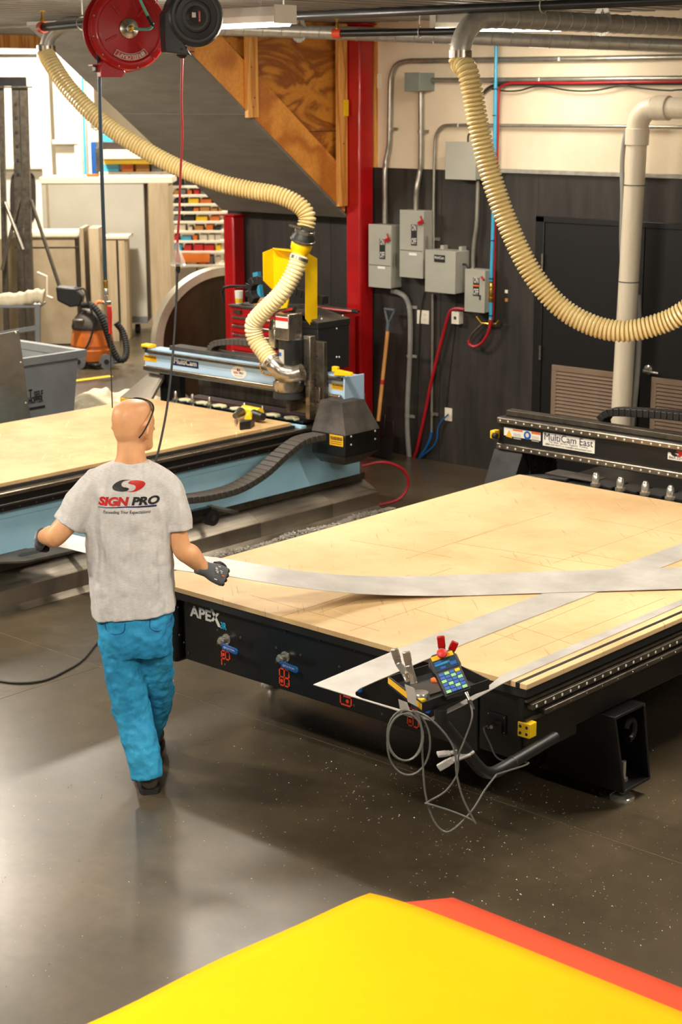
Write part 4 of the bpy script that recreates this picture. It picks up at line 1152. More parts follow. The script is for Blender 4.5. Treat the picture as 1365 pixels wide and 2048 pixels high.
# lettering on the front panel
p0 = ony(380.6, 1231.5, YF)
text('panel_lettering', 'APE', p0, X_, Z_, 0.055, 'letter_white', fp, bold=0.035, width=0.145)
def stroke(a, b, w_, m, name='panel_lettering', parent=None, y=YF):
    a, b = ony(a[0], a[1], y - 0.0015), ony(b[0], b[1], y - 0.0015)
    return MB().prism([a, a + V((w_, 0, 0)), b + V((w_, 0, 0)), b], (0, -0.0008, 0)).build(name, m, parent)
stroke((420.5, 1216.5), (436.5, 1253.5), 0.020, 'letter_white', parent=fp)
stroke((434, 1225.5), (421.5, 1241.5), 0.018, 'letter_white', parent=fp)
text('panel_lettering', '3R', ony(442, 1257, YF), X_, Z_, 0.034, 'cyan_ink', fp, bold=0.03, width=0.040)
def zone_mark(x, z, kind, parent):
    y = YF - 0.0006
    mb = MB()
    def r(a0, a1, b0_, b1): mb.box(x + a0, x + a1, y - 0.0012, y, z + b0_, z + b1)
    t_ = 0.007
    if kind == 'p':
        r(-.03, -.03 + t_, -.075, 0); r(-.03, .03, -t_, 0); r(-.03, .03, -.045, -.045 + t_); r(.03 - t_, .03, -.045, 0); r(-.003, .003, -.045, 0)
        mb.lathe([(0.008, 0), (0.008, 0.0012)], (x - 0.014, y, z - 0.022), (0, -1, 0), 10)
    elif kind == 'q':
        r(-.033, .033, -t_, 0); r(-.033, .033, -.085, -.085 + t_); r(-.033, -.033 + t_, -.085, 0); r(.033 - t_, .033, -.085, 0); r(-.0035, .0035, -.085, 0); r(-.033, .033, -.046, -.039)
        mb.lathe([(0.009, 0), (0.009, 0.0012)], (x - 0.016, y, z - 0.062), (0, -1, 0), 10)
    else:
        r(-.04, .03, -.085, -.085 + t_); r(.03 - t_, .03, -.085, 0); r(-.04, -.04 + t_, -.085, -.04); r(-.02, .03, -.045, -.038)
        mb.lathe([(0.009, 0), (0.009, 0.0012)], (x + 0.004, y, z - 0.062), (0, -1, 0), 10)
    mb.build('zone_mark', 'symbol_red', parent)
for k, (x, kind) in enumerate(((-5.345, 'p'), (-4.967, 'q'), (-4.59, 'r'), (-4.215, 'q'))):
    z = 0.545
    v = MB().lathe([(0.026, 0), (0.026, 0.004), (0.018, 0.006), (0.016, 0.02), (0.02, 0.022), (0.02, 0.036), (0.012, 0.038), (0.012, 0.05), (0.0, 0.05)], (x, YF, z + 0.01), (0, -1, 0), 12).build('valve', 'chrome', rm)
    h0 = V((x + 0.02, YF - 0.045, z - 0.006))
    hx = V((0.11, -0.004, -0.004))
    MB().bar(V((x, YF - 0.045, z + 0.004)), h0 + hx * 0.1, 0.006, 0.016).build('valve_stem', 'steel', v)
    l = MB().prism([h0 + V((0, 0, 0.014)), h0 + V((0.005, 0, -0.014)), h0 + hx + V((-0.01, 0, -0.016)), h0 + hx + V((0, 0, -0.008)), h0 + hx + V((0, 0, 0.008)), h0 + hx + V((-0.01, 0, 0.015))], (0, -0.011, 0)).build('valve_lever', 'handle_blue', v, bevel=0.003)
    text('lever_lettering', '@MULTICAM', h0 + V((0.018, -0.0115, -0.006)), hx, Z_, 0.012, 'letter_white', v, width=0.075)
    zone_mark(x - 0.008, z - 0.048, kind, fp)
# connector plate on the corner
c0, c1 = ony(976, 1421, YF + 0.003), ony(1015, 1470, YF + 0.003)
pl = MB().box(c0.x, c0.x + 0.095, YF - 0.001, YF + 0.0035, c1.z - 0.0, c0.z).build('connector_plate', 'black_matte', rm, bevel=0.003)
pm = V((c0.x + 0.045, YF - 0.001, (c0.z + c1.z) / 2 - 0.012))
MB().obox(pm + V((0.014, -0.005, 0)), V((0.02, 0, 0)), V((0, 0.006, 0)), V((0, 0, 0.026))).build('socket', 'black_plastic', pl, bevel=0.002)
for dx in (0.008, 0.087):
    for z in (c0.z - 0.008, c1.z + 0.008): MB().lathe([(0.004, 0), (0.003, 0.003)], (c0.x + dx, YF - 0.001, z), (0, -1, 0), 8).build('screw', 'steel', pl)
pg = ony(975, 1452, YF - 0.05)
MB().tube([pm + V((-0.005, -0.008, 0.008)), pg + V((0.02, 0, 0))], 0.008, 10).build('plug', 'steel', pl)
# right side: bearing rail and gear rack
MB().box(-3.664, -3.640, 5.085, 8.9, 0.585, 0.692).build('rail_bracket', 'black_paint', rm, bevel=0.003)
MB().box(-3.6395, -3.628, 5.09, 8.9, 0.586, 0.60).build('bracket_lip', 'dark_steel', rm)
MB().box(-3.6395, -3.626, 5.09, 8.9, 0.672, 0.684).build('bracket_lip', 'dark_steel', rm)
rl = MB().box(-3.6395, -3.612, 5.11, 8.9, 0.638, 0.664).build('bearing_rail', 'dark_steel', rm, bevel=0.003)
d0 = None
y = 5.135
while y < 8.0:
    c = V((-3.612, y, 0.651))
    if d0 is None: d0 = MB().lathe([(0.0065, -0.001), (0.0065, 0.001)], c, (1, 0, 0), 10).build('rail_bolt', 'white_dot', rl, origin=c)
    else: again(d0, c, rl)
    y += 0.0585
rk = MB().box(-3.6635, -3.606, 5.19, 8.9, 0.600, 0.622).build('gear_rack', 'dark_steel', rm, bevel=0.004)
d0 = None
y = 5.25
while y < 7.5:
    c = V((-3.606, y, 0.611))
    if d0 is None: d0 = MB().lathe([(0.004, -0.001), (0.003, 0.001)], c, (1, 0, 0), 8).build('rack_screw', 'steel', rk, origin=c)
    else: again(d0, c, rk)
    y += 0.115
# legs: channel beams across the table on levelling feet
def leg(dy, xr, xl):
    prof = [(5.69, 0.445), (5.93, 0.445), (6.00, 0.068), (5.785, 0.068)]
    th = 0.014
    inner = [(5.69 + th, 0.445 - th), (5.93 - th, 0.445 - th), (6.00 - th, 0.068 + th), (5.785 + th, 0.068 + th)]
    mb = MB()
    for i in range(4):
        j = (i + 1) % 4
        mb.prism([(xr, prof[i][0] + dy, prof[i][1]), (xr, prof[j][0] + dy, prof[j][1]), (xr, inner[j][0] + dy, inner[j][1]), (xr, inner[i][0] + dy, inner[i][1])], (-0.40, 0, 0))
    L_ = mb.build('leg', 'black_paint', rm, fixn=True, bevel=0.004)
    MB().prism([(xl, 5.70 + dy, 0.444), (xl, 5.93 + dy, 0.444), (xl, 5.98 + dy, 0.12), (xl, 5.80 + dy, 0.12)], (xr - 0.39 - xl, 0, 0)).build('cross_beam', 'black_paint', rm)
    ring = [(xr - 0.03, 5.86 + dy + 0.035 * math.cos(q), 0.335 + 0.045 * math.sin(q)) for q in [-PI * 0.6 + PI * 1.5 * k / 12 for k in range(13)]]
    MB().tube(ring, 0.014, 8).build('lifting_lug', 'black_paint', rm)
    return L_
def level_foot(x, y):
    f = MB().lathe([(0.055, 0), (0.055, 0.012), (0.045, 0.02), (0.018, 0.032), (0.014, 0.05), (0.02, 0.05), (0.02, 0.065), (0.0125, 0.066)], (x, y, 0), n=24).build('levelling_foot', 'chrome', rm)
    MB().cyl((x, y, 0.066), (x, y, 0.175), 0.0125, 14).build('stud', 'chrome', f)
    MB().cyl((x, y, 0.084), (x, y, 0.1), 0.021, 6).build('nut', 'chrome', f)
leg(0, -3.60, -5.84); level_foot(-3.665, 5.875); level_foot(-5.835, 5.895)
leg(1.9, -3.60, -5.84); level_foot(-3.665, 7.775); level_foot(-5.835, 7.795)
MB().box(-5.0, -4.4, 5.9, 8.6, 0.40, 0.449).build('under_tray', 'black_matte', rm)
# yellow bumper block and bracket
bk = ony(1050, 1463, YF + 0.02)
yb = MB().box(-3.664, -3.605, YF - 0.03, YF + 0.02, 0.528, 0.590).build('bumper', 'yellow_plastic', rm, bevel=0.004)
for z in (0.545, 0.573):
    for x in (-3.65, -3.619): MB().cyl((x, YF - 0.031, z), (x, YF - 0.0285, z), 0.0065, 10).build('hole', 'ink_black', yb)
# pendant arm: bent tube carrying a tray
XA = -3.575
arm = spline([(XA, 5.215, 0.507), (XA, 5.10, 0.499), (XA, 4.92, 0.487), (XA, 4.83, 0.482), (XA, 4.775, 0.492), (XA, 4.72, 0.53), (XA, 4.62, 0.64), (XA, 4.53, 0.737), (XA, 4.495, 0.775), (XA, 4.483, 0.80), (XA, 4.482, 0.832)], 4)
pa_ = MB().tube(arm, 0.0235, 16).build('pendant_arm', 'dusty_black' if False else 'black_plastic', rm)
MB().lathe([(0.0245, -0.004), (0.0245, 0.004)], (XA, 4.93, 0.488), (0, 1, 0.03), 16).build('arm_collar', 'dark_steel', pa_)
MB().tube([(XA, 5.10, 0.48), (XA - 0.09, 5.13, 0.46)], 0.012, 8).build('arm_mount', 'black_paint', pa_)
ta, tb, tc_, td = V((-3.875, 4.54, 0)), V((-3.60, 4.405, 0)), V((-3.57, 4.765, 0)), V((-3.835, 4.845, 0))
def zq(p, z): return V((p.x, p.y, z))
TZ0, TZ1 = 0.833, 0.872
tr = MB().prism([zq(p, TZ0) for p in (ta, tb, tc_, td)], (0, 0, 0.004)).build('tray_floor', 'black_matte', pa_)
for (p, q) in ((ta, tb), (tb, tc_), (tc_, td), (td, ta)):
    n_ = (q - p).normalized().cross(Z_) * -0.004
    MB().prism([zq(p, TZ0), zq(q, TZ0), zq(q, TZ1), zq(p, TZ1)], n_).build('tray_wall', 'black_matte', pa_)
e_ = (tb - ta).normalized(); n_ = e_.cross(Z_)
MB().prism([zq(ta, TZ0 + 0.012) + n_ * 0.0005, zq(tb, TZ0 + 0.012) + n_ * 0.0005, zq(tb, TZ1 - 0.004) + n_ * 0.0005, zq(ta, TZ1 - 0.004) + n_ * 0.0005], n_ * 0.001).build('warning_tape', 'label_yellow', pa_)

# ---------------------------------------------------------------- gantry of the black machine
YG = 8.42
GX0, GX1 = -6.28, -3.18
gb = MB().box(GX0, GX1, YG + 0.012, YG + 0.16, 0.80, 1.009).build('gantry_beam', 'black_paint', rm, bevel=0.004)
MB().box(GX0 + 0.02, GX1, YG + 0.06, YG + 0.13, 1.0095, 1.045).build('top_rail', 'dark_steel', gb, bevel=0.004)
for (z0, z1, nm) in ((0.970, 1.008, 'upper_rail'), (0.80, 0.842, 'lower_rail')):
    ur = MB().box(GX0, GX1, YG - 0.012, YG + 0.0115, z0, z1).build(nm, 'rail_steel', rm, bevel=0.008)
    d0 = None
    x = GX0 + 0.03
    while x < GX1:
        c = V((x, YG - 0.0125, (z0 + z1) / 2))
        if d0 is None: d0 = MB().lathe([(0.0065, -0.001), (0.0065, 0.001)], c, (0, -1, 0), 10).build('rail_bolt', 'white_dot', ur, origin=c)
        else: again(d0, c, ur)
        x += 0.0615
yl = YG + 0.0115
def label_on(px0, py0, px1, py1, m, name='label', y=yl, parent=rm):
    a, b = ony(px0, py0, y), ony(px1, py1, y)
    return MB().box(a.x, b.x, y - 0.0015, y - 0.0002, b.z, a.z).build(name, m, parent), a, b
l, a, b = label_on(1009, 854, 1082, 882, 'label_white', 'warning_label')
def sub(px0, py0, px1, py1, m, name, parent, y=yl, lift=0.0018):
    a, b = ony(px0, py0, y), ony(px1, py1, y)
    return MB().box(a.x, b.x, y - lift - 0.0008, y - lift, b.z, a.z).build(name, m, parent)
ta_, tb_, tc2 = ony(1012.5, 872.5, yl - 0.002), ony(1025.5, 876.5, yl - 0.002), ony(1019, 860, yl - 0.002)
MB().prism([ta_, tb_, tc2], (0, -0.0008, 0)).build('warning_triangle', 'label_yellow', l)
sub(1027, 858, 1046, 864, 'label_orange', 'warning_bar', l); sub(1064, 863, 1082, 870, 'label_orange', 'warning_bar', l)
c = ony(1055.5, 871, yl - 0.002)
MB().lathe([(0.027, 0), (0.027, 0.0012)], c, (0, -1, 0), 20).build('mandatory_disc', 'ink_blue', l)
MB().lathe([(0.014, 0), (0.014, 0.0008)], c + V((0, -0.0013, 0.002)), (0, -1, 0), 14).build('head_symbol', 'letter_white', l)
for k in range(4):
    sub(1028, 866.5 + k * 3, 1043, 867.3 + k * 3 + 3.2, 'ink_black' if False else 'cabinet_grey', 'small_print', l)
    sub(1064.5, 872 + k * 2.8, 1079, 872.6 + k * 2.8 + 3.2, 'cabinet_grey', 'small_print', l)
a, b = ony(1087, 866, yl), ony(1190, 905, yl)
l2 = MB().box(a.x, b.x, yl - 0.0015, yl - 0.0002, 0.867, 0.951).build('maker_label', 'label_white', rm)
wl, hl = b.x - a.x, a.z - b.z
yt = yl - 0.0016
zb_ = 0.867; zt_ = 0.951
text('maker_lettering', 'MultiCam East', (a.x + 0.012, yt, zb_ + (zt_ - zb_) * 0.46), X_, Z_, 0.045, 'ink_navy', l2, width=wl - 0.024)
text('maker_lettering', 'For Sales  Service  Support  Tooling', (a.x + 0.05, yt, zb_ + (zt_ - zb_) * 0.27), X_, Z_, 0.013, 'ink_black', l2, width=wl - 0.10)
text('maker_lettering', '(888-429-4317) or help@multicameast.com', (a.x + 0.02, yt, zb_ + (zt_ - zb_) * 0.06), X_, Z_, 0.015, 'ink_black', l2, width=wl - 0.04)
l3, a, b = label_on(1337, 904, 1410, 930, 'label_white', 'maker_label')
def swoosh(cx, cz, s, ux, uz, at, parent, name='emblem', wrap=None, m1='ink_black', m2='label_red'):
    """two interlocked commas"""
    def comma(sign):
        pts = []
        n = 14
        for i in range(n + 1):                        # outer curve
            q = PI * 0.42 + PI * 1.12 * i / n
            pts.append((math.cos(q) * 0.62 - 0.28, math.sin(q) * 0.5))
        tail = [(0.02, -0.42), (0.12, -0.22)]
        inner = []
        for i in range(n + 1):
            q = PI * 1.45 - PI * 0.95 * i / n
            inner.append((math.cos(q) * 0.30 - 0.02, math.sin(q) * 0.24 + 0.06))
        pl_ = pts + tail + inner + [(-0.02, 0.52)]
        return [(sign * x_, sign * z_) for x_, z_ in pl_]
    for sign, m in ((1, m1), (-1, m2)):
        poly = comma(sign)
        cen = (sign * -0.3, 0)
        vs = []
        for (x_, z_) in poly:
            a_, b_ = cx + x_ * s, cz + z_ * s
            vs.append(wrap(a_, b_) if wrap else V(at) + V(ux) * a_ + V(uz) * b_)
        MB().add(vs, [tuple(range(len(vs)))]).build(name, m, parent)
swoosh(0.06, 0.045, 0.045, X_, Z_, (a.x, yt - 0.0008, b.z), l3)
text('maker_lettering', 'SIGN PRO', (a.x + 0.11, yt, b.z + 0.03), X_, Z_, 0.03, 'label_red', l3, width=0.12, shear=0.2)
text('maker_lettering', '860.229.1812', (a.x + 0.01, yt, b.z + 0.008), X_, Z_, 0.014, 'ink_black', l3, width=0.16)
MB().box(GX0 - 0.03, GX0 + 0.01, YG - 0.04, YG + 0.02, 0.868, 0.922).build('bumper', 'yellow_plastic', gb, bevel=0.006)
MB().cyl((GX0 + 0.0, YG - 0.044, 0.892), (GX0 + 0.03, YG - 0.044, 0.892), 0.018, 10).build('bumper_pad', 'rubber', gb)
# feet of the gantry
for (xa, xb) in ((-6.30, -6.06), (-3.40, -3.16)):
    f = MB().prism([(xa, YG + 0.0, 0.799), (xa, YG - 0.20, 0.42), (xa, YG + 0.05, 0.42), (xa, YG + 0.10, 0.799)], (xb - xa - 0.02, 0, 0)).build('gantry_foot', 'black_paint', rm, bevel=0.004)
    x = xb - 0.018
    MB().prism([(x, YG + 0.04, 0.799), (x, YG + 0.16, 0.42), (x, YG + 0.42, 0.42), (x, YG + 0.34, 0.799)], (0.006, 0, 0)).build('foot_web', 'black_matte', f)
    for k in range(3):
        yy = YG + 0.12 + k * 0.09
        MB().box(x + 0.0065, x + 0.02, yy, yy + 0.012, 0.43, 0.79).build('foot_rib', 'black_plastic', f)
    for z in (0.55, 0.68): MB().box(x + 0.0065, x + 0.018, YG + 0.12, YG + 0.36, z, z + 0.012).build('foot_rib', 'black_plastic', f)
# tool rack under the beam
tr0 = MB().box(-5.56, -3.45, 8.15, 8.33, 0.66, 0.735).build('tool_rack', 'black_paint', rm, bevel=0.003)
MB().prism([(-5.85, 8.09, 0.70), (-5.57, 8.16, 0.70), (-5.57, 8.34, 0.70), (-5.62, 8.36, 0.70)], (0, 0, 0.05)).build('rack_cover', 'black_paint', tr0, bevel=0.004)
MB().box(-5.75, -5.40, 8.20, 8.34, 0.752, 0.757).build('rack_plate', 'dusty_black', tr0)
for k, px in enumerate((1207, 1256.5, 1306.5, 1357, 1408, 1460, 1512)):
    c = ony(px, 945, 8.21)
    h = MB().prism([(c.x - 0.05, 8.15, 0.737), (c.x + 0.10, 8.15, 0.737), (c.x + 0.12, 8.20, 0.737), (c.x + 0.10, 8.33, 0.737), (c.x - 0.05, 8.33, 0.737)], (0, 0, 0.018)).build('tool_fork', 'black_plastic', rm, bevel=0.003)
    MB().lathe([(0.006, -0.115), (0.012, -0.11), (0.012, -0.06), (0.02, -0.055), (0.022, -0.02), (0.030, -0.015), (0.030, 0.0), (0.024, 0.004), (0.02, 0.05), (0.01, 0.065)], (c.x, 8.135, 0.765), n=14).build('tool_holder', 'chrome', h)
# cable chain over the beam
def chain(path, wd, ht, parent, side, m='black_plastic', name='cable_chain', pitch=0.055):
    pts = resample(spline(path, 10), pitch)
    root = None
    for p, q in zip(pts, pts[1:]):
        d = (q - p).normalized()
        up_ = side.cross(d).normalized()
        o = MB().obox((p + q) / 2, d * pitch * 0.46, side * (wd / 2), up_ * (ht / 2)).build('chain_link' if root else name, m, root or parent, bevel=0.004)
        root = root or o
    return root
yc_ = YG + 0.22
chain([ony(x, y, yc_) for x, y in ((1209, 852), (1207, 838), (1216, 828), (1236, 823), (1300, 826), (1365, 832), (1450, 840), (1560, 850))], 0.10, 0.048, rm, V((0, 1, 0)), pitch=0.042)
MB().box(GX0 + 0.5, GX1, YG + 0.165, YG + 0.29, 0.955, 0.962).build('chain_tray', 'black_paint', gb)

# ---------------------------------------------------------------- metal on the table
zt = BZ + 0.0012
sheet = [(-4.236, 4.512), (-4.262, 5.0), (-4.28, 5.6), (-4.275, 6.6), (-4.25, 7.6)]
o = thing('sheet_offcut', 'flat aluminium offcut with two long arms overhanging the table front', 'metal sheet', (-4.0, 5.5, BZ))
armA = [(-4.236, 4.512), (-4.262, 5.0), (-4.282, 5.6), (-4.275, 6.6), (-4.25, 7.7), (-4.09, 7.7), (-4.105, 6.6), (-4.105, 5.6), (-4.10, 5.15), (-4.075, 4.66), (-4.07, 4.60), (-4.055, 4.555), (-4.03, 4.53), (-3.99, 4.522), (-3.665, 4.532), (-3.70, 4.9), (-3.752, 5.1), (-3.752, 6.4), (-3.752, 7.4), (-3.71, 7.4), (-3.708, 6.4), (-3.690, 5.02), (-3.655, 4.72), (-3.645, 4.515)]
MB().prism([(x, y, zt) for x, y in armA], (0, 0, 0.003)).build('offcut_sheet', 'aluminium_sheet', o)

# cutter marks left on the bed
kerf = [((1108, 1126), (1365, 1038)), ((812, 1118), (1020, 1048)), ((885, 1093), (1105, 1025)), ((912, 1086), (1270, 1140)), ((1140, 1101), (1262, 1124)), ((1000, 1112), (1180, 1152)),
        ((640, 1225), (905, 1136)), ((500, 1190), (760, 1262)), ((560, 1234), (820, 1150)), ((700, 1262), (1000, 1160)), ((830, 1218), (1040, 1282)), ((960, 1295), (1190, 1200)), ((1010, 1322), (1330, 1196)), ((1170, 1035), (1365, 1070)), ((700, 1080), (905, 1115)), ((1000, 1240), (1150, 1290))]
for (p, q) in kerf:
    a, b = onz(p[0], p[1], BZ + 0.0002), onz(q[0], q[1], BZ + 0.0002)
    MB().bar(a, b, 0.0022, 0.0006).build('cutter_mark', 'kerf', rm)

# spindle head of the black machine, right of the frame edge
xh = -4.26
sh_ = MB().box(xh - 0.14, xh + 0.14, YG - 0.06, YG - 0.014, 0.80, 1.42).build('carriage_plate', 'dark_steel', rm, bevel=0.004)
MB().box(xh - 0.20, xh + 0.20, YG + 0.17, YG + 0.55, 1.05, 1.55).build('cover', 'black_plastic', rm, bevel=0.01)
sq = MB().lathe([(0.085, 0), (0.09, 0.01), (0.09, 0.34), (0.08, 0.35)], (xh, YG - 0.16, 1.02), n=24).build('spindle', 'black_plastic', rm)
MB().box(xh - 0.07, xh + 0.07, YG - 0.23, YG - 0.09, 1.3705, 1.56).build('spindle_motor', 'steel', sq, bevel=0.006)
MB().lathe([(0.11, 0.07), (0.115, 0.05), (0.115, 0.01), (0.10, 0)], (xh, YG - 0.16, 0.95), n=24).build('dust_shoe', 'steel', sq)
fq = MB().lathe([(0.05, 0.0), (0.055, 0.05), (0.074, 0.08), (0.074, 0.16), (0.062, 0.2)], (xh, 8.30, 1.60), n=24).build('funnel', 'black_plastic', rm)
MB().box(xh + 0.08, xh + 0.086, YG - 0.18, YG - 0.02, 1.1, 1.72).build('funnel_bracket', 'black_paint', fq)
# ================================================================ BLUE ROUTER TABLE (left)
LX0, LX1, LY0, LY1 = -9.56, -8.03, 4.9, 8.345
lm = thing('router_table', 'pale blue router table with a worn board bed behind the man', 'machine', ((LX0 + LX1) / 2, 7.0, 0))
MB().box(LX0, LX1, LY0, LY1, 0.733, 0.757).build('spoil_board', 'worn_board', lm, bevel=0.002)
MB().box(LX0 - 0.02, LX1 + 0.012, LY0, LY1 + 0.03, 0.715, 0.7325).build('deck_plate', 'black_matte', lm)
MB().box(-9.50, LX1 + 0.005, LY0, 9.08, 0.60, 0.7145).build('bed_frame', 'dusty_black', lm)
MB().box(LX1 + 0.006, -7.955, LY0, 8.55, 0.690, 0.714).build('side_rail', 'rail_steel', lm, bevel=0.004)
MB().box(LX1 + 0.006, -7.965, LY0, 8.85, 0.648, 0.6895).build('rail_groove', 'black_paint', lm)
MB().box(LX1 + 0.006, -7.950, LY0, 8.85, 0.634, 0.6475).build('rail_lip', 'bronze', lm, bevel=0.003)
rb_ = MB().box(LX1 + 0.006, -7.958, LY0, 8.85, 0.600, 0.6335).build('gear_rack', 'black_paint', lm, bevel=0.003)
d0 = None
y = 5.3
while y < 8.3:
    c = V((-7.958, y, 0.617))
    if d0 is None: d0 = MB().lathe([(0.005, 0), (0.004, 0.003)], c, (1, 0, 0), 8).build('rack_screw', 'rail_steel', rb_, origin=c)
    else: again(d0, c, rb_)
    y += 0.125
bs = MB().box(-8.06, -8.012, LY0, 9.06, 0.27, 0.5995).build('side_panel', 'blue_paint', lm, bevel=0.004)
MB().box(-8.0115, -8.006, LY0, 8.4, 0.543, 0.599).build('upper_panel', 'blue_paint', lm, bevel=0.002)
MB().box(-9.5, -8.061, 9.0, 9.06, 0.27, 0.5995).build('end_panel', 'blue_paint', lm)
MB().box(-9.54, -9.50, LY0, 9.06, 0.27, 0.5995).build('side_panel', 'blue_paint', lm)
for (x, y) in ((-8.3, 5.6), (-8.3, 8.8), (-9.3, 5.6), (-9.3, 8.8)):
    MB().box(x - 0.06, x + 0.06, y - 0.06, y + 0.06, 0, 0.2695).build('leg', 'dusty_black', lm)
# stainless chip tray along the floor
MB().prism([(-8.09, LY0, 0.268), (-8.035, LY0, 0.268), (-8.035, LY0, 0.215), (-8.09, LY0, 0.205)], (0, 4.24, 0)).build('tray_ledge', 'dark_steel', lm)
joints = (LY0, 6.62, 7.92, 8.66, 9.16)
for a, b in zip(joints, joints[1:]):
    MB().prism([(-8.08, a, 0.214), (-7.925, a, 0.138), (-7.918, a, 0.13), (-7.918, a, 0.03), (-7.89, a, 0.012), (-7.875, a, 0.0), (-8.08, a, 0.0)], (0, b - a - 0.002, 0)).build('chip_tray', 'stainless', lm, fixn=True)
# gantry
YL = 8.60
AX0, AX1 = -9.85, -7.735
gl = MB().box(AX0, AX1, YL, YL + 0.17, 0.90, 1.075).build('gantry_beam', 'pale_blue_paint', lm, bevel=0.006)
MB().box(AX1, AX1 + 0.012, YL - 0.03, YL + 0.18, 0.895, 1.085).build('end_plate', 'pale_blue_paint', gl, bevel=0.004)
MB().box(AX0 + 0.03, AX1 - 0.02, YL - 0.03, YL - 0.001, 1.052, 1.076).build('upper_rail', 'dark_steel', gl, bevel=0.006)
MB().box(AX0 + 0.03, AX1 - 0.02, YL - 0.012, YL + 0.01, 1.0765, 1.086).build('rail_edge', 'pale_blue_paint', gl)
MB().box(AX0 + 0.01, AX1 - 0.03, YL - 0.035, YL - 0.001, 0.912, 0.952).build('lower_rail', 'rail_steel', gl, bevel=0.012, seg=3)
MB().box(AX0 + 0.2, AX1 - 0.3, YL + 0.08, YL + 0.2, 1.0765, 1.11).build('chain_tray', 'dusty_black', gl, bevel=0.003)
def lab(px0, py0, px1, py1, m, name='label'):
    a, b = ony(px0, py0, YL), ony(px1, py1, YL)
    return MB().box(a.x, b.x, YL - 0.002, YL - 0.0003, b.z, a.z).build(name, m, lm), a, b
l, a, b = lab(346, 716.5, 397.5, 737.5, 'ink_navy', 'maker_label')
text('maker_lettering', 'MultiCam', (a.x + 0.012, YL - 0.002, b.z + 0.014), X_, Z_, 0.042, 'letter_white', l, bold=0.025, width=b.x - a.x - 0.03, shear=0.1)
l, a, b = lab(288, 708.5, 314, 724.5, 'label_yellow', 'warning_label')
text('label_print', 'WARNING', (a.x + 0.008, YL - 0.002, a.z - 0.022), X_, Z_, 0.015, 'ink_black', l, bold=0.03, width=b.x - a.x - 0.016)
c = ony(478, 744.5, YL)
ov = [(c.x + 0.08 * math.cos(q), YL - 0.0003, c.z + 0.046 * math.sin(q)) for q in [2 * PI * k / 32 for k in range(32)]]
l = MB().prism(ov, (0, -0.0015, 0)).build('oval_label', 'label_white', lm)
swoosh(0, 0.017, 0.02, X_, Z_, (c.x, YL - 0.0022, c.z), l)
text('oval_lettering', 'SIGN', (c.x - 0.055, YL - 0.002, c.z - 0.014), X_, Z_, 0.017, 'label_red', l, bold=0.03, width=0.05, shear=0.2)
text('oval_lettering', 'PRO', (c.x + 0.004, YL - 0.002, c.z - 0.014), X_, Z_, 0.017, 'ink_black', l, bold=0.03, width=0.045, shear=0.2)
text('oval_lettering', '860.229.1812', (c.x - 0.04, YL - 0.002, c.z - 0.03), X_, Z_, 0.008, 'label_red', l, width=0.08)
l, a, b = lab(632, 763.5, 661, 784, 'label_white', 'maker_label')
text('maker_lettering', 'East', (b.x - 0.09, YL - 0.002, b.z + 0.036), X_, Z_, 0.036, 'ink_navy', l, width=0.08)
text('maker_lettering', 'Tooling', (b.x - 0.085, YL - 0.002, b.z + 0.012), X_, Z_, 0.012, 'ink_black', l, width=0.06)
l, a, b = lab(663.5, 764.5, 694, 782, 'label_yellow', 'warning_label')
text('label_print', 'WARNING', (a.x + 0.006, YL - 0.002, a.z - 0.022), X_, Z_, 0.015, 'ink_black', l, bold=0.03, width=b.x - a.x - 0.012)
for k in range(3):
    MB().box(a.x + 0.01, b.x - 0.01, YL - 0.0028, YL - 0.0021, b.z + 0.008 + 0.009 * k, b.z + 0.011 + 0.009 * k).build('label_print', 'bronze', l)
MB().box(AX0 - 0.02, AX0 + 0.09, YL - 0.02, YL + 0.05, 1.0865, 1.115).build('limit_stop', 'yellow_plastic', gl, bevel=0.008)
MB().cyl((AX0 + 0.04, YL - 0.03, 1.08), (AX0 + 0.04, YL - 0.03, 1.095), 0.018, 10).build('stop_roller', 'rubber', gl)
a = ony(668, 748, YL - 0.05); b = ony(701, 749, YL - 0.05)
lk = MB().prism([a + V((0, 0, -0.012)), b + V((0, 0, -0.012)), b + V((-0.01, 0, 0.010)), a + V((0.03, 0, 0.03)), a + V((0.0, 0, 0.012))], (0, 0.04, 0)).build('limit_stop', 'yellow_plastic', gl, bevel=0.004)
MB().box(a.x - 0.03, a.x + 0.02, YL - 0.04, YL - 0.01, a.z + 0.012, a.z + 0.05).build('stop_hook', 'yellow_plastic', gl, bevel=0.004)
# carriage and spindle
xc = ony(618, 700, 8.5).x
hd = MB().box(xc - 0.02, xc + 0.12, YL - 0.075, YL - 0.037, 0.80, 1.32).build('carriage_plate', 'dark_steel', lm, bevel=0.004)
MB().box(xc - 0.14, xc + 0.10, YL - 0.10, YL - 0.076, 0.80, 1.0).build('head_plate', 'rail_steel', hd, bevel=0.004)
MB().box(xc + 0.02, xc + 0.06, YL - 0.16, YL - 0.101, 0.78, 1.05).build('head_rib', 'rail_steel', hd, bevel=0.003)
MB().box(xc - 0.15, xc - 0.125, YL - 0.17, YL - 0.101, 0.81, 0.96).build('head_rib', 'rail_steel', hd, bevel=0.003)
MB().lathe([(0.05, 0), (0.05, 0.015), (0.03, 0.02)], (xc + 0.10, YL - 0.09, 0.84), (0, -1, 0), 16).build('bearing', 'rail_steel', hd)
for (dx, z) in ((0.08, 0.83), (0.08, 0.9), (0.08, 1.0), (-0.05, 0.88), (-0.05, 0.97), (0.08, 1.12), (0.08, 1.22)):
    MB().cyl((xc + dx, YL - 0.101, z), (xc + dx, YL - 0.105, z), 0.008, 8).build('bolt', 'ink_black', hd)
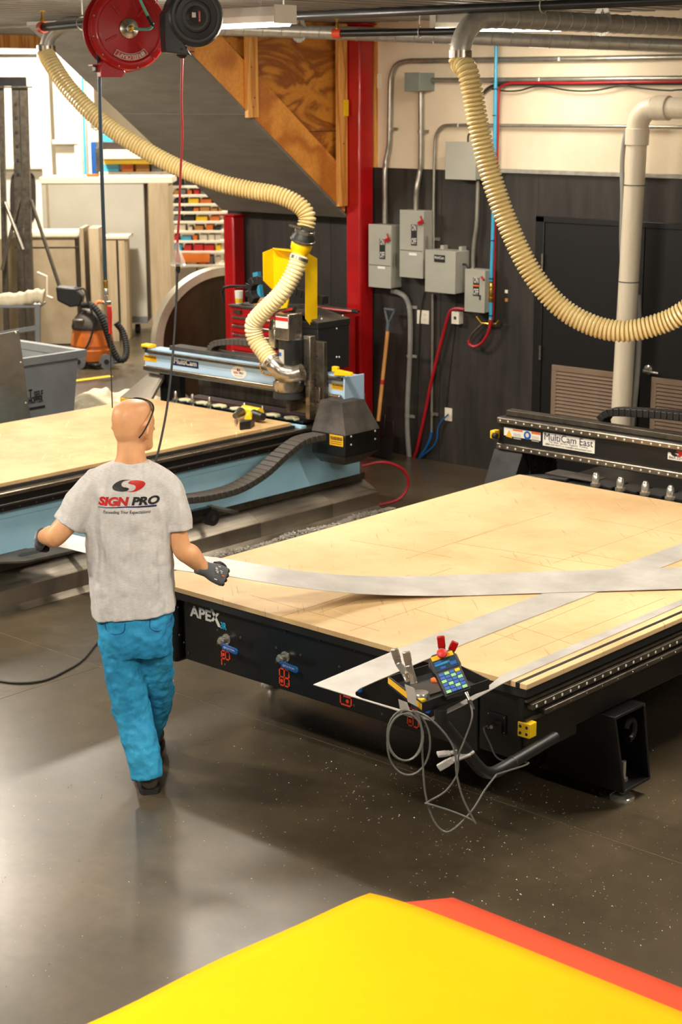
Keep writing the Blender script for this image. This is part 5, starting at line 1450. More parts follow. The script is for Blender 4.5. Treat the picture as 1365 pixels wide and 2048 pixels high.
MB().box(xc - 0.02, xc + 0.045, YL - 0.135, YL - 0.0755, 1.05, 1.36).build('slide_rail', 'steel', hd, bevel=0.004)
sp = MB().lathe([(0.085, 0), (0.09, 0.01), (0.09, 0.28), (0.08, 0.29)], (xc - 0.10, YL - 0.18, 1.055), n=24).build('spindle', 'black_plastic', lm)
MB().box(xc - 0.16, xc - 0.03, YL - 0.27, YL - 0.13, 1.335, 1.52).build('spindle_motor', 'steel', sp, bevel=0.006)
MB().box(xc - 0.155, xc - 0.035, YL - 0.2715, YL - 0.2702, 1.42, 1.50).build('motor_label', 'label_white', sp)
MB().box(xc - 0.155, xc - 0.035, YL - 0.2725, YL - 0.2716, 1.47, 1.495).build('motor_stripe', 'label_red', sp)
MB().box(xc - 0.23, xc - 0.165, YL - 0.27, YL - 0.17, 1.27, 1.40).build('terminal_box', 'steel', sp, bevel=0.008)
for dx in (-0.215, -0.185): MB().lathe([(0.014, 0), (0.014, 0.03), (0.01, 0.035), (0.012, 0.06), (0.006, 0.07)], (xc + dx, YL - 0.22, 1.40), n=10).build('gland', 'steel', sp)
MB().box(xc - 0.12, xc - 0.075, YL - 0.276, YL - 0.2705, 1.13, 1.27).build('spindle_label', 'cabinet_grey', sp)
MB().box(xc - 0.118, xc - 0.098, YL - 0.278, YL - 0.2765, 1.225, 1.25).build('label_mark', 'ink_blue', sp)
sh = MB().lathe([(0.06, -0.02), (0.10, 0.0), (0.112, 0.03), (0.112, 0.075), (0.10, 0.085)], (xc - 0.11, YL - 0.19, 0.965), n=24).build('dust_shoe', 'steel', lm)
MB().tube(spline([ony(606, 744, YL - 0.21), ony(586, 749, YL - 0.24), ony(566, 745, YL - 0.27), ony(553, 735, YL - 0.29), ony(546, 726, YL - 0.29)], 5), [0.060] * 5 + [0.062] * 15 + [0.060], 20).build('shoe_inlet', 'steel', sh)
MB().lathe([(0.10, -0.045), (0.115, -0.04), (0.11, 0), (0.09, 0.0)], (xc - 0.11, YL - 0.19, 0.962), n=24).build('brush', 'rubber', sh)
MB().lathe([(0.02, -0.10), (0.025, -0.05), (0.04, -0.04), (0.04, 0)], (xc - 0.11, YL - 0.19, 0.93), n=14).build('collet', 'dark_steel', sh)
# black electronics cover behind the carriage
xb = -7.99
fa, fb, fc_ = onx(636, 646, xb), onx(699, 635, xb), onx(699, 733, xb)
y0_, y1_ = fa.y, fb.y
zt_, zb_ = fa.z, fc_.z
cv = MB().prism([(xb, y0_, zb_), (xb, y1_, zb_), (xb, y1_, zt_ - 0.03), (xb, y0_, zt_ - 0.03)], (-0.33, 0, 0)).build('cover', 'black_plastic', lm, bevel=0.004)
MB().prism([(xb + 0.004, y0_ - 0.004, zt_ - 0.045), (xb + 0.004, y1_ + 0.004, zt_ - 0.045), (xb + 0.004, y1_ + 0.004, zt_), (xb + 0.004, y0_ - 0.004, zt_)], (-0.338, 0, 0)).build('cover_rim', 'black_plastic', cv, bevel=0.003)
MB().prism([(xb + 0.004, y0_ - 0.004, zt_ + 0.0005), (xb + 0.004, y1_ + 0.004, zt_ + 0.0005), (xb - 0.26, y1_ - 0.02, zt_ + 0.06), (xb - 0.26, y0_ + 0.04, zt_ + 0.06)], (0, 0, -0.003)).build('cover_top', 'dusty_black', cv)
MB().box(xb - 0.33, xb - 0.262, y0_ + 0.02, y1_ - 0.02, zt_, zt_ + 0.058).build('cover_cap', 'dusty_black', cv)
for (px, py) in ((644, 637.5), (686, 631), (674, 657), (674, 714), (679, 714)):
    c = onx(px, py, xb + (0.005 if py < 640 else 0.001))
    MB().lathe([(0.007, -0.001), (0.005, 0.003)], c, (1, 0, 0), 8).build('screw', 'white_dot', cv)
# yellow shroud, funnel and hoses
yq = 8.46
ra, rbt = onx(612, 504, -8.06), onx(633, 717, -8.06)
br_ = MB().prism([onx(612, 503, -8.06), onx(635, 517, -8.06), onx(635, 718, -8.06), onx(624, 715, -8.06), onx(624, 655, -8.06), onx(612, 638, -8.06)], (-0.006, 0, 0)).build('shroud', 'yellow_paint', lm)
qa, qb = ony(545.5, 497, yq + 0.12), ony(612, 503, yq + 0.12)
MB().prism([qa, qb, V((qb.x, qb.y, qb.z - 0.12)), V((qa.x, qa.y, qa.z - 0.30))], (0, 0.006, 0)).build('shroud_back', 'yellow_paint', br_)
MB().prism([qa, qa + V((0, -0.10, -0.02)), qa + V((0, -0.10, -0.22)), qa + V((0, 0, -0.30))], (0.006, 0, 0)).build('shroud_side', 'yellow_paint', br_)
MB().prism([qa, qb, qb + V((0, -0.09, 0.0)), qa + V((0.08, -0.06, 0.0))], (0, 0, 0.006)).build('shroud_top', 'yellow_paint', br_)
sc0 = ony(560, 600, yq + 0.1)
MB().prism([ony(548, 598, yq + 0.08), ony(575, 570, yq + 0.08), ony(577, 600, yq + 0.08), ony(570, 634, yq + 0.08), ony(560, 632, yq + 0.08), ony(552, 610, yq + 0.08)], (0, 0.01, 0)).build('shroud_tab', 'yellow_paint', br_)
f0, f1 = ony(610, 462, yq), ony(600, 505, yq)
ax_ = (f1 - f0).normalized()
L_ = (f1 - f0).length
fn = MB().lathe([(0.062, L_ * 0.4), (0.072, L_ * 0.5), (0.074, L_ * 0.62), (0.072, L_ * 0.85), (0.055, L_ * 1.02), (0.05, L_ * 1.12)], f0, ax_, 24).build('funnel', 'yellow_paint', lm)
MB().lathe([(0.06, -0.02), (0.064, -0.015), (0.066, 0.02), (0.082, L_ * 0.25), (0.084, L_ * 0.48), (0.074, L_ * 0.5)], f0, ax_, 24).build('coupling', 'black_plastic', fn)
MB().lathe([(0.0845, L_ * 0.36), (0.087, L_ * 0.37), (0.087, L_ * 0.44), (0.0845, L_ * 0.45)], f0, ax_, 24).build('hose_clamp', 'steel', fn)
MB().lathe([(0.066, -0.01), (0.069, -0.008), (0.069, 0.012), (0.066, 0.014)], f0, ax_, 24).build('hose_clamp', 'steel', fn)
MB().tube([ony(604, 457, yq - 0.06), ony(580, 451, yq - 0.06)], 0.009, 8).build('clamp_tail', 'steel', fn)
hp = [ony(x, y, yy) for x, y, yy in ((600, 510, yq - 0.02), (588, 545, yq - 0.06), (562, 588, yq - 0.12), (525, 625, yq - 0.16), (508, 648, yq - 0.17), (512, 678, yq - 0.16), (530, 705, yq - 0.15), (547, 727, yq - 0.15))]
hl = hose(hp, 0.060, 0.026, 0.010).build('suction_hose', 'clear_hose', lm)
e0, e1 = hp[-1], hp[-2]
MB().lathe([(0.066, -0.012), (0.069, -0.01), (0.069, 0.01), (0.066, 0.012)], e0.lerp(e1, 0.15), (e0 - e1), 24).build('hose_clamp', 'steel', hl)
MB().lathe([(0.066, -0.012), (0.069, -0.01), (0.069, 0.01), (0.066, 0.012)], hp[0].lerp(hp[1], 0.2), (hp[1] - hp[0]), 24).build('hose_clamp', 'steel', hl)
for k, (m, off) in enumerate((('black_cable', 0), ('zg', 0.02), ('red_cable', 0.04), ('rubber', -0.02))):
    if m == 'zg':
        if 'green_cable' not in MATS: mat('green_cable', (28, 120, 60), 0.5)
        m = 'green_cable'
    pts = [ony(x, y, yq - 0.02 - off) for x, y in ((572 + 6 * k, 618), (558 - 2 * k, 634 - 3 * k), (546 + 2 * k, 640), (540 + 3 * k, 668), (546 + 3 * k, 700))]
    MB().tube(spline(pts, 6), 0.008 if k != 3 else 0.016, 8).build('wire', m, sp)
bc = spline([ony(x, y, YL - 0.3) for x, y in ((521, 724), (522, 738), (530, 748), (545, 751))], 6)
b0 = None
for p in resample(bc, 0.016):
    if b0 is None: b0 = MB().sphere(p, 0.008, 8, 6).build('bead_chain', 'brass', lm, origin=p)
    else: again(b0, p, b0.parent and lm)
# right foot of the gantry: black housing with sloped top
xk = -7.52
k1 = onx(691, 869, xk); yk = k1.y
k0, k2 = ony(624, 861.5, yk), onx(760, 857.6, xk)
zsh = (k0.z + k1.z + k2.z) / 3
zbt = onx(691, 915.6, xk).z
xl_ = k0.x; yr_ = k2.y
t0, t1, t2 = V((-7.80, 8.42, 0.965)), V((-7.665, 8.42, 0.965)), V((-7.665, 8.66, 0.965))
mbp = MB()
bot = [V((xl_, yk, zbt)), V((xk, yk, zbt)), V((xk, yr_, zbt)), V((xl_, yr_, zbt))]
mbp.prism(bot, (0, 0, zsh - zbt))
fh = mbp.build('foot_housing', 'black_paint', lm, bevel=0.004)
base4 = [V((xl_, yk, zsh)), V((xk, yk, zsh)), V((xk, yr_, zsh)), V((xl_, yr_, zsh))]
top4 = [V((-7.84, 8.45, 0.93)), V((-7.64, 8.45, 0.93)), V((-7.62, 8.66, 0.93)), V((-7.84, 8.66, 0.93))]
MB().add(base4 + top4, [(0, 1, 5, 4), (1, 2, 6, 5), (2, 3, 7, 6), (3, 0, 4, 7), (4, 5, 6, 7)]).build('housing_top', 'dusty_black', fh)
MB().add([V((xl_, yk, zbt)), V((xk, yk, zbt)), V((xk, yr_, zbt)), V((xl_, yr_, zbt)), V((xl_ - .03, yk + 0.12, zbt - 0.09)), V((xk - 0.12, yk + 0.12, zbt - 0.09)), V((xk - 0.12, yr_ - 0.06, zbt - 0.09)), V((xl_ - .03, yr_ - 0.06, zbt - 0.09))], [(0, 4, 5, 1), (1, 5, 6, 2), (2, 6, 7, 3), (3, 7, 4, 0), (4, 7, 6, 5)]).build('housing_skirt', 'black_paint', fh)
for (px, py) in ((703, 873), (703, 889.5), (751, 862), (751, 878)):
    c = onx(px, py, xk + 0.001)
    MB().lathe([(0.007, -0.001), (0.005, 0.003)], c, (1, 0, 0), 8).build('screw', 'white_dot', fh)
a, b = ony(660, 868, yk), ony(687, 894, yk)
l = MB().box(a.x, b.x, yk - 0.002, yk - 0.0004, b.z, a.z).build('warning_label', 'label_yellow', lm)
text('label_print', 'WARNING', (a.x + 0.006, yk - 0.002, a.z - 0.03), X_, Z_, 0.02, 'ink_black', l, bold=0.03, width=b.x - a.x - 0.012)
for k in range(3): MB().box(a.x + 0.012, b.x - 0.012, yk - 0.0028, yk - 0.0021, b.z + 0.012 + 0.014 * k, b.z + 0.016 + 0.014 * k).build('label_print', 'bronze', l)
# left foot of the gantry
lf = MB().add([ony(299, 745, 8.62), ony(324, 750, 8.62), ony(296, 801, 8.40), ony(241, 794, 8.40), ony(299, 745, 8.70), ony(324, 750, 8.70), ony(296, 815, 8.60), ony(241, 808, 8.60)],
             [(3, 2, 1, 0), (4, 5, 6, 7), (0, 1, 5, 4), (1, 2, 6, 5), (2, 3, 7, 6), (3, 0, 4, 7)]).build('foot_housing', 'foot_grey', lm, fixn=True)
a, b = ony(243, 795, 8.398), ony(264, 812, 8.398)
MB().box(a.x, b.x, 8.385, 8.397, b.z, a.z).build('warning_label', 'label_yellow', lf)
MB().bar(ony(326, 752, 8.64), ony(300, 800, 8.42), 0.03, 0.03).build('foot_brace', 'foot_grey', lf)
MB().box(ony(324, 760, 8.68).x, ony(363, 760, 8.68).x, 8.66, 8.72, 0.62, 0.90).build('foot_web', 'black_matte', lf)
# tool rack behind the bed
trl = MB().box(-9.34, -8.02, 8.46, 8.58, 0.735, 0.752).build('tool_rack', 'black_paint', lm, bevel=0.003)
MB().box(-9.34, -8.02, 8.581, 8.70, 0.700, 0.760).build('rack_back', 'plum', trl)
MB().box(-9.50, -7.98, 8.40, 8.45, 0.69, 0.728).build('rack_front', 'blue_paint', trl)
MB().box(-9.60, -7.86, 8.93, 8.945, 0.60, 0.905).build('rear_guard', 'stainless', lm)
for k in range(7):
    x = -9.24 + k * 0.185
    f = MB().prism([(x - 0.06, 8.44, 0.7525), (x - 0.02, 8.42, 0.7525), (x + 0.02, 8.45, 0.7525), (x + 0.06, 8.42, 0.7525), (x + 0.07, 8.47, 0.7525), (x + 0.03, 8.50, 0.7525), (x - 0.04, 8.50, 0.7525)], (0, 0, 0.018)).build('tool_fork', 'tool_grip', lm, bevel=0.006)
    if k not in (3, 6):
        MB().lathe([(0.008, -0.06), (0.016, -0.05), (0.016, -0.01), (0.026, -0.008), (0.026, 0.004), (0.014, 0.01), (0.014, 0.05), (0.008, 0.06)], (x - 0.075, 8.43, 0.765), n=12).build('tool_holder', 'steel', f)
# cable chains
ch = chain([onx(x, y, -7.72) for x, y in ((640, 872), (600, 882), (562, 910), (522, 946), (472, 976), (420, 991), (372, 998), (320, 1001))], 0.13, 0.045, lm, V((1, 0, 0)), m='dusty_black', pitch=0.05)
chain([ony(x, y, YL + 0.14) for x, y in ((430, 712), (425, 698), (432, 688), (450, 684), (480, 683), (540, 690), (600, 700))], 0.09, 0.045, lm, V((0, 1, 0)), m='dusty_black', pitch=0.045)
chain([ony(x, y, YL + 0.1) for x, y in ((512, 602), (503, 590), (503, 570), (515, 560), (540, 562), (580, 575), (630, 595), (660, 602))], 0.07, 0.06, lm, V((0, 1, 0)), m='black_plastic', pitch=0.05)
# chain support plates on the near side
zp = 0.33
pp = [onz(x, y, zp) for x, y in ((-60, 1118), (0, 1105), (44, 1094), (56, 1097), (105, 1090), (150, 1092), (150, 1100), (51, 1122), (0, 1124), (-60, 1140))]
MB().prism(pp, (0, 0, -0.012)).build('support_plate', 'dusty_black', lm)
MB().prism([onz(x, y, zp + 0.001) for x, y in ((36, 1111), (40, 1107), (84, 1098), (89, 1101), (84, 1104), (42, 1113))], (0, 0, 0.001)).build('slot', 'ink_black', lm)
a, b = onx(340, 1038, -7.78), onx(418, 1020, -7.78)
sa = MB().bar(a, b, 0.05, 0.045).build('support_arm', 'black_paint', lm, bevel=0.003)
c = onx(421, 1034, -7.76)
MB().cyl(c + V((-0.02, 0, 0)), c + V((0.03, 0, 0)), 0.055, 24).build('guide_wheel', 'rubber', sa)
MB().cyl(c + V((0.03, 0, 0)), c + V((0.034, 0, 0)), 0.02, 12).build('wheel_hub', 'dark_steel', sa)
for y in (6.35, 7.5): MB().box(-8.0115, -7.74, y, y + 0.04, 0.30, 0.317).build('support_bracket', 'dusty_black', lm)
# drill lying on the blue table
t = thing('cordless_drill', 'yellow and black cordless drill lying on the worn board bed', 'drill', onz(498, 862, 0.757))
g0, g1 = onz(487, 862, 0.757), onz(520, 850, 0.757)
zz = 0.757
b0_, b1_ = onz(479, 861, zz), onz(502, 858, zz)
MB().prism([b0_, b1_, b1_ + V((-0.06, 0.10, 0)), b0_ + V((-0.06, 0.10, 0))], (0, 0, 0.06)).build('battery', 'black_plastic', t, bevel=0.006)
MB().tube([(b0_ + b1_) / 2 + V((-0.03, 0.06, 0.065)), onz(500, 842, zz) + V((0, 0, 0.05)), onz(512, 838, zz) + V((0, 0, 0.045))], [0.026, 0.022, 0.028], 10).build('handle', 'yellow_plastic', t)
MB().tube([onz(488, 834, zz) + V((0, 0, 0.05)), onz(521, 840, zz) + V((0, 0, 0.05))], [0.038, 0.036], 14).build('motor_housing', 'yellow_plastic', t)
MB().tube([onz(508, 842, zz) + V((0, 0, 0.047)), onz(527, 847, zz) + V((0, 0, 0.047))], [0.038, 0.026], 14).build('chuck', 'black_plastic', t)
MB().tube([onz(471, 846, zz) + V((0, 0, 0.05)), onz(482, 838, zz) + V((0, 0, 0.05))], [0.02, 0.036], 12).build('rear_cap', 'dark_steel', t)
MB().cyl(onz(473, 852, zz) + V((0, 0, 0.012)), onz(473, 852, zz) + V((0, 0, 0.05)), 0.012, 10).build('bit_holder', 'steel', t)
# small red air line at the end of the blue table
pts = [onz(734, 935, 0.32), onz(752, 938, 0.32), onz(766, 950, 0.25), onz(772, 970, 0.12), onz(768, 985, 0.06), onz(757, 992, 0.05)]
o = MB().tube(spline([V((-8.0, 9.07, 0.33)), V((-7.9, 9.2, 0.35)), V((-7.82, 9.33, 0.28)), V((-7.8, 9.36, 0.16)), V((-7.84, 9.30, 0.06)), V((-7.95, 9.20, 0.015))], 6), 0.012, 8).build('red_hose', 'red_hose')
tag(o, 'short red hose curving down at the end of the blue table', 'hose')
# ================================================================ THE MAN
MB0 = onz(296, 1590, 0.0)
D0 = MB0.dot(FW)
def mp_(x, y, d=0.10): return ond(x, y, D0 + d)
def remesh(o, voxel, smooth=3, fac=0.5):
    r = o.modifiers.new('remesh', 'REMESH'); r.mode = 'VOXEL'; r.voxel_size = voxel; r.use_smooth_shade = True
    if smooth:
        s = o.modifiers.new('smooth', 'SMOOTH'); s.iterations = smooth; s.factor = fac
def loft(mb, rings, n=36, power=2.0, a1=None, a2=None, fold=None):
    """rings: (centre, half width along a1, half depth along a2)"""
    a1 = a1 or RT; a2 = a2 or FW
    base = len(mb.v)
    for i, rg in enumerate(rings):
        c, rx, ry = rg[:3]
        tilt = rg[3] if len(rg) > 3 else 0.0
        for k in range(n):
            q = 2 * PI * k / n
            ca, sa = math.cos(q), math.sin(q)
            e = 2.0 / power
            x = math.copysign(abs(ca) ** e, ca); y = math.copysign(abs(sa) ** e, sa)
            f = 1.0 + (fold(i / (len(rings) - 1.0), q) if fold else 0.0)
            mb.v.append(c + a1 * (rx * x * f) + a2 * (ry * y * f) + Z_ * (tilt * x))
    m = len(rings)
    for i in range(m - 1):
        for k in range(n):
            l = (k + 1) % n
            mb.f.append((base + i * n + k, base + i * n + l, base + (i + 1) * n + l, base + (i + 1) * n + k))
    mb.f.append(tuple(base + k for k in range(n))[::-1])
    mb.f.append(tuple(base + (m - 1) * n + k for k in range(n)))
    return mb
def dense(rings, sub=5):
    """smooth interpolation of ring lists"""
    cs = spline([r[0] for r in rings], sub)
    rr = spline([V((r[1], r[2], r[3] if len(r) > 3 else 0)) for r in rings], sub)
    return [(c, q.x, q.y, q.z) for c, q in zip(cs, rr)]
def limb(mb, pts, n=18, sub=5):
    path = spline([p for p, r in pts], sub)
    rs = [v.x for v in spline([V((r, 0, 0)) for p, r in pts], sub)]
    return mb.tube(path, rs, n)
# joints
shL, elL, wrL = mp_(196, 978, 0.10), mp_(112, 1071, 0.05), mp_(86, 1074, 0.20)
shR, elR, wrR = mp_(333, 985, 0.10), mp_(364, 1097, 0.08), mp_(409, 1137, 0.13)
# ---- body: head, neck, trunk, arms and legs in one skin
bd = MB()
yaw = math.radians(36)
hf = (FW * math.cos(yaw) + RT * math.sin(yaw)).normalized()
hr = (RT * math.cos(yaw) - FW * math.sin(yaw)).normalized()
hc = mp_(267, 846, 0.11)
top = mp_(265, 799, 0.11).z
HR = [(0.000, 0.000, 0.020, 0.018), (0.008, -0.002, 0.052, 0.044), (0.024, -0.004, 0.079, 0.062), (0.048, -0.004, 0.094, 0.0710), (0.078, -0.003, 0.1000, 0.0750), (0.105, -0.001, 0.0990, 0.0745), (0.13, 0.000, 0.096, 0.0725), (0.152, 0.001, 0.091, 0.068), (0.175, 0.008, 0.082, 0.063), (0.197, 0.032, 0.061, 0.054), (0.216, 0.054, 0.040, 0.042), (0.228, 0.060, 0.024, 0.026)]
rings = [(V((hc.x, hc.y, top - h)) + hf * o_, w_, l_) for (h, o_, l_, w_) in HR]
loft(bd, dense(rings, 3), 32, 2.15, hr, hf)
nk0 = mp_(262, 868, 0.095); nk1 = mp_(262, 912, 0.085); nk2 = mp_(262, 932, 0.09)
loft(bd, dense([(nk0, 0.056, 0.060), (mp_(262, 890, 0.09), 0.0585, 0.062), (nk1, 0.062, 0.064), (nk2, 0.085, 0.07), (mp_(262, 948, 0.10), 0.14, 0.085)], 3), 28)
# jaw line, nose, brow, lips, ears
fc = V((hc.x, hc.y, 0))
def fp_(f, r, dz): return fc + hf * f + hr * r + V((0, 0, top - dz))
bd.tube([fp_(0.092, 0, 0.10), fp_(0.108, 0, 0.125), fp_(0.118, 0, 0.145), fp_(0.10, 0, 0.153)], [0.009, 0.011, 0.015, 0.010], 10)
bd.tube([fp_(0.075, -0.045, 0.098), fp_(0.094, -0.02, 0.092), fp_(0.096, 0, 0.094), fp_(0.094, 0.02, 0.092), fp_(0.075, 0.045, 0.098)], 0.008, 8)
bd.tube([fp_(0.08, -0.022, 0.177), fp_(0.098, 0, 0.175), fp_(0.08, 0.022, 0.177)], 0.007, 8)
bd.tube([fp_(0.085, -0.012, 0.215), fp_(0.098, 0, 0.212), fp_(0.085, 0.012, 0.215)], 0.013, 8)
for sgn in (-1, 1):
    e0 = fp_(-0.002, sgn * 0.078, 0.128)
    bd.tube([e0 + hf * 0.012 + Z_ * 0.026, e0 - hf * 0.012 + hr * sgn * 0.018 + Z_ * 0.026, e0 - hf * 0.022 + hr * sgn * 0.021, e0 - hf * 0.008 + hr * sgn * 0.008 - Z_ * 0.026, e0 + hf * 0.010 - Z_ * 0.030], [0.008, 0.010, 0.010, 0.009, 0.009], 8)
    bd.tube([e0 + hf * 0.012 + Z_ * 0.02, e0 + hr * sgn * 0.004, e0 + hf * 0.008 - Z_ * 0.02], 0.009, 8)
# trunk under the shirt
loft(bd, dense([(mp_(262, 940, 0.10), 0.13, 0.07), (mp_(262, 975, 0.10), 0.165, 0.095), (mp_(262, 1080, 0.10), 0.155, 0.095), (mp_(266, 1180, 0.10), 0.15, 0.095), (mp_(268, 1250, 0.10), 0.155, 0.10)], 3), 28)
limb(bd, [(shL, 0.055), (shL.lerp(elL, 0.55), 0.051), (elL, 0.046), (elL.lerp(wrL, 0.35), 0.046), (wrL, 0.030), (wrL + (wrL - elL) * 0.12, 0.028)])
limb(bd, [(shR, 0.055), (shR.lerp(elR, 0.5), 0.046), (elR, 0.042), (elR.lerp(wrR, 0.3) + RT * 0.006, 0.047), (elR.lerp(wrR, 0.7), 0.037), (wrR, 0.029), (wrR + (wrR - elR) * 0.12, 0.027)])
hipL, knL, anL = mp_(238, 1268, 0.10), mp_(258, 1410, 0.11), mp_(290, 1556, 0.04)
anR = MB0 + RT * -0.055 + FW * 0.40 + Z_ * 0.10
hipR, knR = mp_(308, 1262, 0.10), mp_(314, 1400, 0.26)
limb(bd, [(hipL, 0.07), (knL, 0.05), (anL, 0.04)]); limb(bd, [(hipR, 0.07), (knR, 0.05), (anR, 0.04)])
man = bd.build('person', 'skin', origin=MB0, fixn=True)
ORIGIN[man.name] = MB0.copy()
remesh(man, 0.0055, 4)
tag(man, 'bald man in a grey printed shirt and blue jeans walking with a metal strip', 'person')
for sgn in (-1, 1):
    MB().sphere(fp_(0.083, sgn * 0.03, 0.112), 0.012, 12, 8).build('eye', 'letter_white', man)
# ---- shirt
sm = MB()
def pxr(l, r, y, dep, ry, tilt=0.0):
    a, b = mp_(l, y, dep), mp_(r, y, dep)
    return ((a + b) / 2, (b - a).length / 2, ry, tilt)
tor = [pxr(222, 301, 921, 0.085, 0.068), pxr(212, 310, 927, 0.088, 0.074), pxr(190, 328, 937, 0.09, 0.085), pxr(178, 342, 952, 0.095, 0.102), pxr(172, 347, 985, 0.10, 0.118),
       pxr(172, 347, 1030, 0.10, 0.122), pxr(174, 347, 1080, 0.10, 0.120), pxr(178, 347, 1130, 0.10, 0.118, 0.006), pxr(182, 349, 1180, 0.10, 0.122, 0.010), pxr(187, 351, 1226, 0.10, 0.128, 0.018)]
def fold(t, q):
    return 0.030 * t * math.sin(9 * q + 2.0 * math.sin(5 * t)) + 0.016 * math.sin(5 * q + 7 * t) * min(1, t * 2) + 0.006 * math.sin(15 * q + 11 * t) * t
loft(sm, dense(tor, 6), 72, 2.35, fold=fold)
limb(sm, [(mp_(222, 955, 0.09), 0.060), (mp_(196, 972, 0.09), 0.076), (mp_(168, 1005, 0.085), 0.079), (mp_(150, 1030, 0.08), 0.076), (mp_(138, 1050, 0.075), 0.075)], 22)
limb(sm, [(mp_(305, 955, 0.09), 0.060), (mp_(328, 974, 0.09), 0.072), (mp_(346, 1008, 0.09), 0.070), (mp_(355, 1036, 0.088), 0.064), (mp_(358, 1059, 0.085), 0.062)], 22)
shirt = sm.build('shirt', 'jersey', man, fixn=True)
remesh(shirt, 0.0065, 2)
tx = bpy.data.textures.new('cloth_folds', 'CLOUDS'); tx.noise_scale = 0.09; tx.noise_depth = 2
dm = shirt.modifiers.new('folds', 'DISPLACE'); dm.texture = tx; dm.strength = 0.018; dm.mid_level = 0.5; dm.texture_coords = 'LOCAL'
# ---- trousers
tm = MB()
def fold2(t, q): return 0.014 * math.sin(7 * q + 9 * t) + 0.010 * math.sin(13 * q - 17 * t)
loft(tm, dense([pxr(194, 346, 1205, 0.10, 0.112, 0.014), pxr(194, 346, 1240, 0.10, 0.116, 0.01), pxr(197, 345, 1275, 0.10, 0.118), pxr(203, 343, 1305, 0.105, 0.105)], 4), 48, 2.4)
limb(tm, [(hipL, 0.088), (mp_(247, 1320, 0.10), 0.092), (mp_(256, 1380, 0.11), 0.088), (mp_(264, 1420, 0.11), 0.083), (mp_(279, 1475, 0.085), 0.080), (mp_(290, 1520, 0.06), 0.074), (mp_(294, 1556, 0.045), 0.068)], 28)
limb(tm, [(hipR + RT * -0.004, 0.078), (mp_(311, 1320, 0.15), 0.079), (mp_(314, 1365, 0.21), 0.074), (knR + FW * 0.02, 0.073), (knR.lerp(anR, 0.5), 0.070), (anR.lerp(knR, 0.12), 0.066)], 28)
jeans = tm.build('trousers', 'jeans', man, fixn=True)
remesh(jeans, 0.007, 3)
tx2 = bpy.data.textures.new('denim_creases', 'CLOUDS'); tx2.noise_scale = 0.06; tx2.noise_depth = 2
dm = jeans.modifiers.new('creases', 'DISPLACE'); dm.texture = tx2; dm.strength = 0.022; dm.mid_level = 0.5; dm.texture_coords = 'LOCAL'
bpy.context.view_layer.update()
dg = bpy.context.evaluated_depsgraph_get()
def bvh_of(o):
    ev = o.evaluated_get(dg)
    me = ev.to_mesh()
    mw = V(ORIGIN[o.name])
    t_ = BVHTree.FromPolygons([v.co + mw for v in me.vertices], [tuple(p.vertices) for p in me.polygons])
    ev.to_mesh_clear()
    return t_
def projector(tree, px, py, lift):
    o_ = mp_(px, py, 0.0)
    def f(a, b):
        p = o_ + RT * a + Z_ * b - FW * 0.6
        h = tree.ray_cast(p, FW)
        return (h[0] if h[0] is not None else p + FW * 0.6) - FW * lift
    return f
ts = bvh_of(shirt)
PXM = (mp_(300, 1000, 0) - mp_(200, 1000, 0)).length / 100.0
text('shirt_print', 'SIGN', (0, 0, 0), X_, Y_, 18.5 * PXM, 'label_red', shirt, bold=0.055, shear=0.22, width=63 * PXM, wrap=projector(ts, 197, 1010, 0.003))
text('shirt_print', 'PRO', (0, 0, 0), X_, Y_, 17.5 * PXM, 'ink_black', shirt, bold=0.045, shear=0.22, width=55 * PXM, wrap=projector(ts, 264.5, 1008.5, 0.003))
text('shirt_print', 'Exceeding Your Expectations', (0, 0, 0), X_, Y_, 8.5 * PXM, 'ink_black', shirt, shear=0.15, width=94 * PXM, wrap=projector(ts, 208, 1027, 0.003))
pj = projector(ts, 196, 1013.5, 0.003)
vs = []
for k in range(25):
    a = 118 * PXM * k / 24
    lift_ = 3.5 * PXM * math.sin(PI * min(1, k / 24.0 * 1.1) * 0.5)
    th = (1.0 + 2.4 * k / 24.0) * PXM
    vs += [pj(a, lift_), pj(a - 0.002, lift_ - th)]
MB().add(vs, [(2 * k, 2 * k + 1, 2 * k + 3, 2 * k + 2) for k in range(24)]).build('shirt_print', 'ink_navy', shirt)
# emblem: two interlocked commas
def comma_grid(outer, inner, tree_proj, m):
    n = len(outer)
    vs = []
    for k in range(n):
        for j in range(4):
            a = outer[k][0] + (inner[k][0] - outer[k][0]) * j / 3.0
            b = outer[k][1] + (inner[k][1] - outer[k][1]) * j / 3.0
            vs.append(tree_proj(a * PXM, b * PXM))
    fs = []
    for k in range(n - 1):
        for j in range(3):
            a = 4 * k + j
            fs.append((a, a + 1, a + 5, a + 4))
    MB().add(vs, fs).build('shirt_emblem', m, shirt)
def crv(pts, n=16):
    return [(p.x, p.y) for p in resample(spline([V((x, y, 0)) for x, y in pts], 10), 0.01)][:0] or [tuple(spline([V((x, y, 0)) for x, y in pts], 16)[int(round(k * ((len(pts) - 1) * 16) / (n - 1.0)))].to_2d()) for k in range(n)]
pj = projector(ts, 258, 970, 0.003)
oL = crv([(4, 11.5), (-12, 11), (-26, 5), (-33, -3), (-29, -9), (-16, -11.5), (-4, -10.5), (1, -5.5)])
iL = crv([(4, 11.3), (-8, 9.5), (-14, 5), (-14, 0), (-10, -3), (-4, -4), (0, -5), (1, -5.5)])
comma_grid(oL, iL, pj, 'ink_black')
oR = [(-x + 0.0, -y - 0.5) for x, y in oL]; iR = [(-x + 0.0, -y - 0.5) for x, y in iL]
comma_grid(oR, iR, pj, 'label_red')
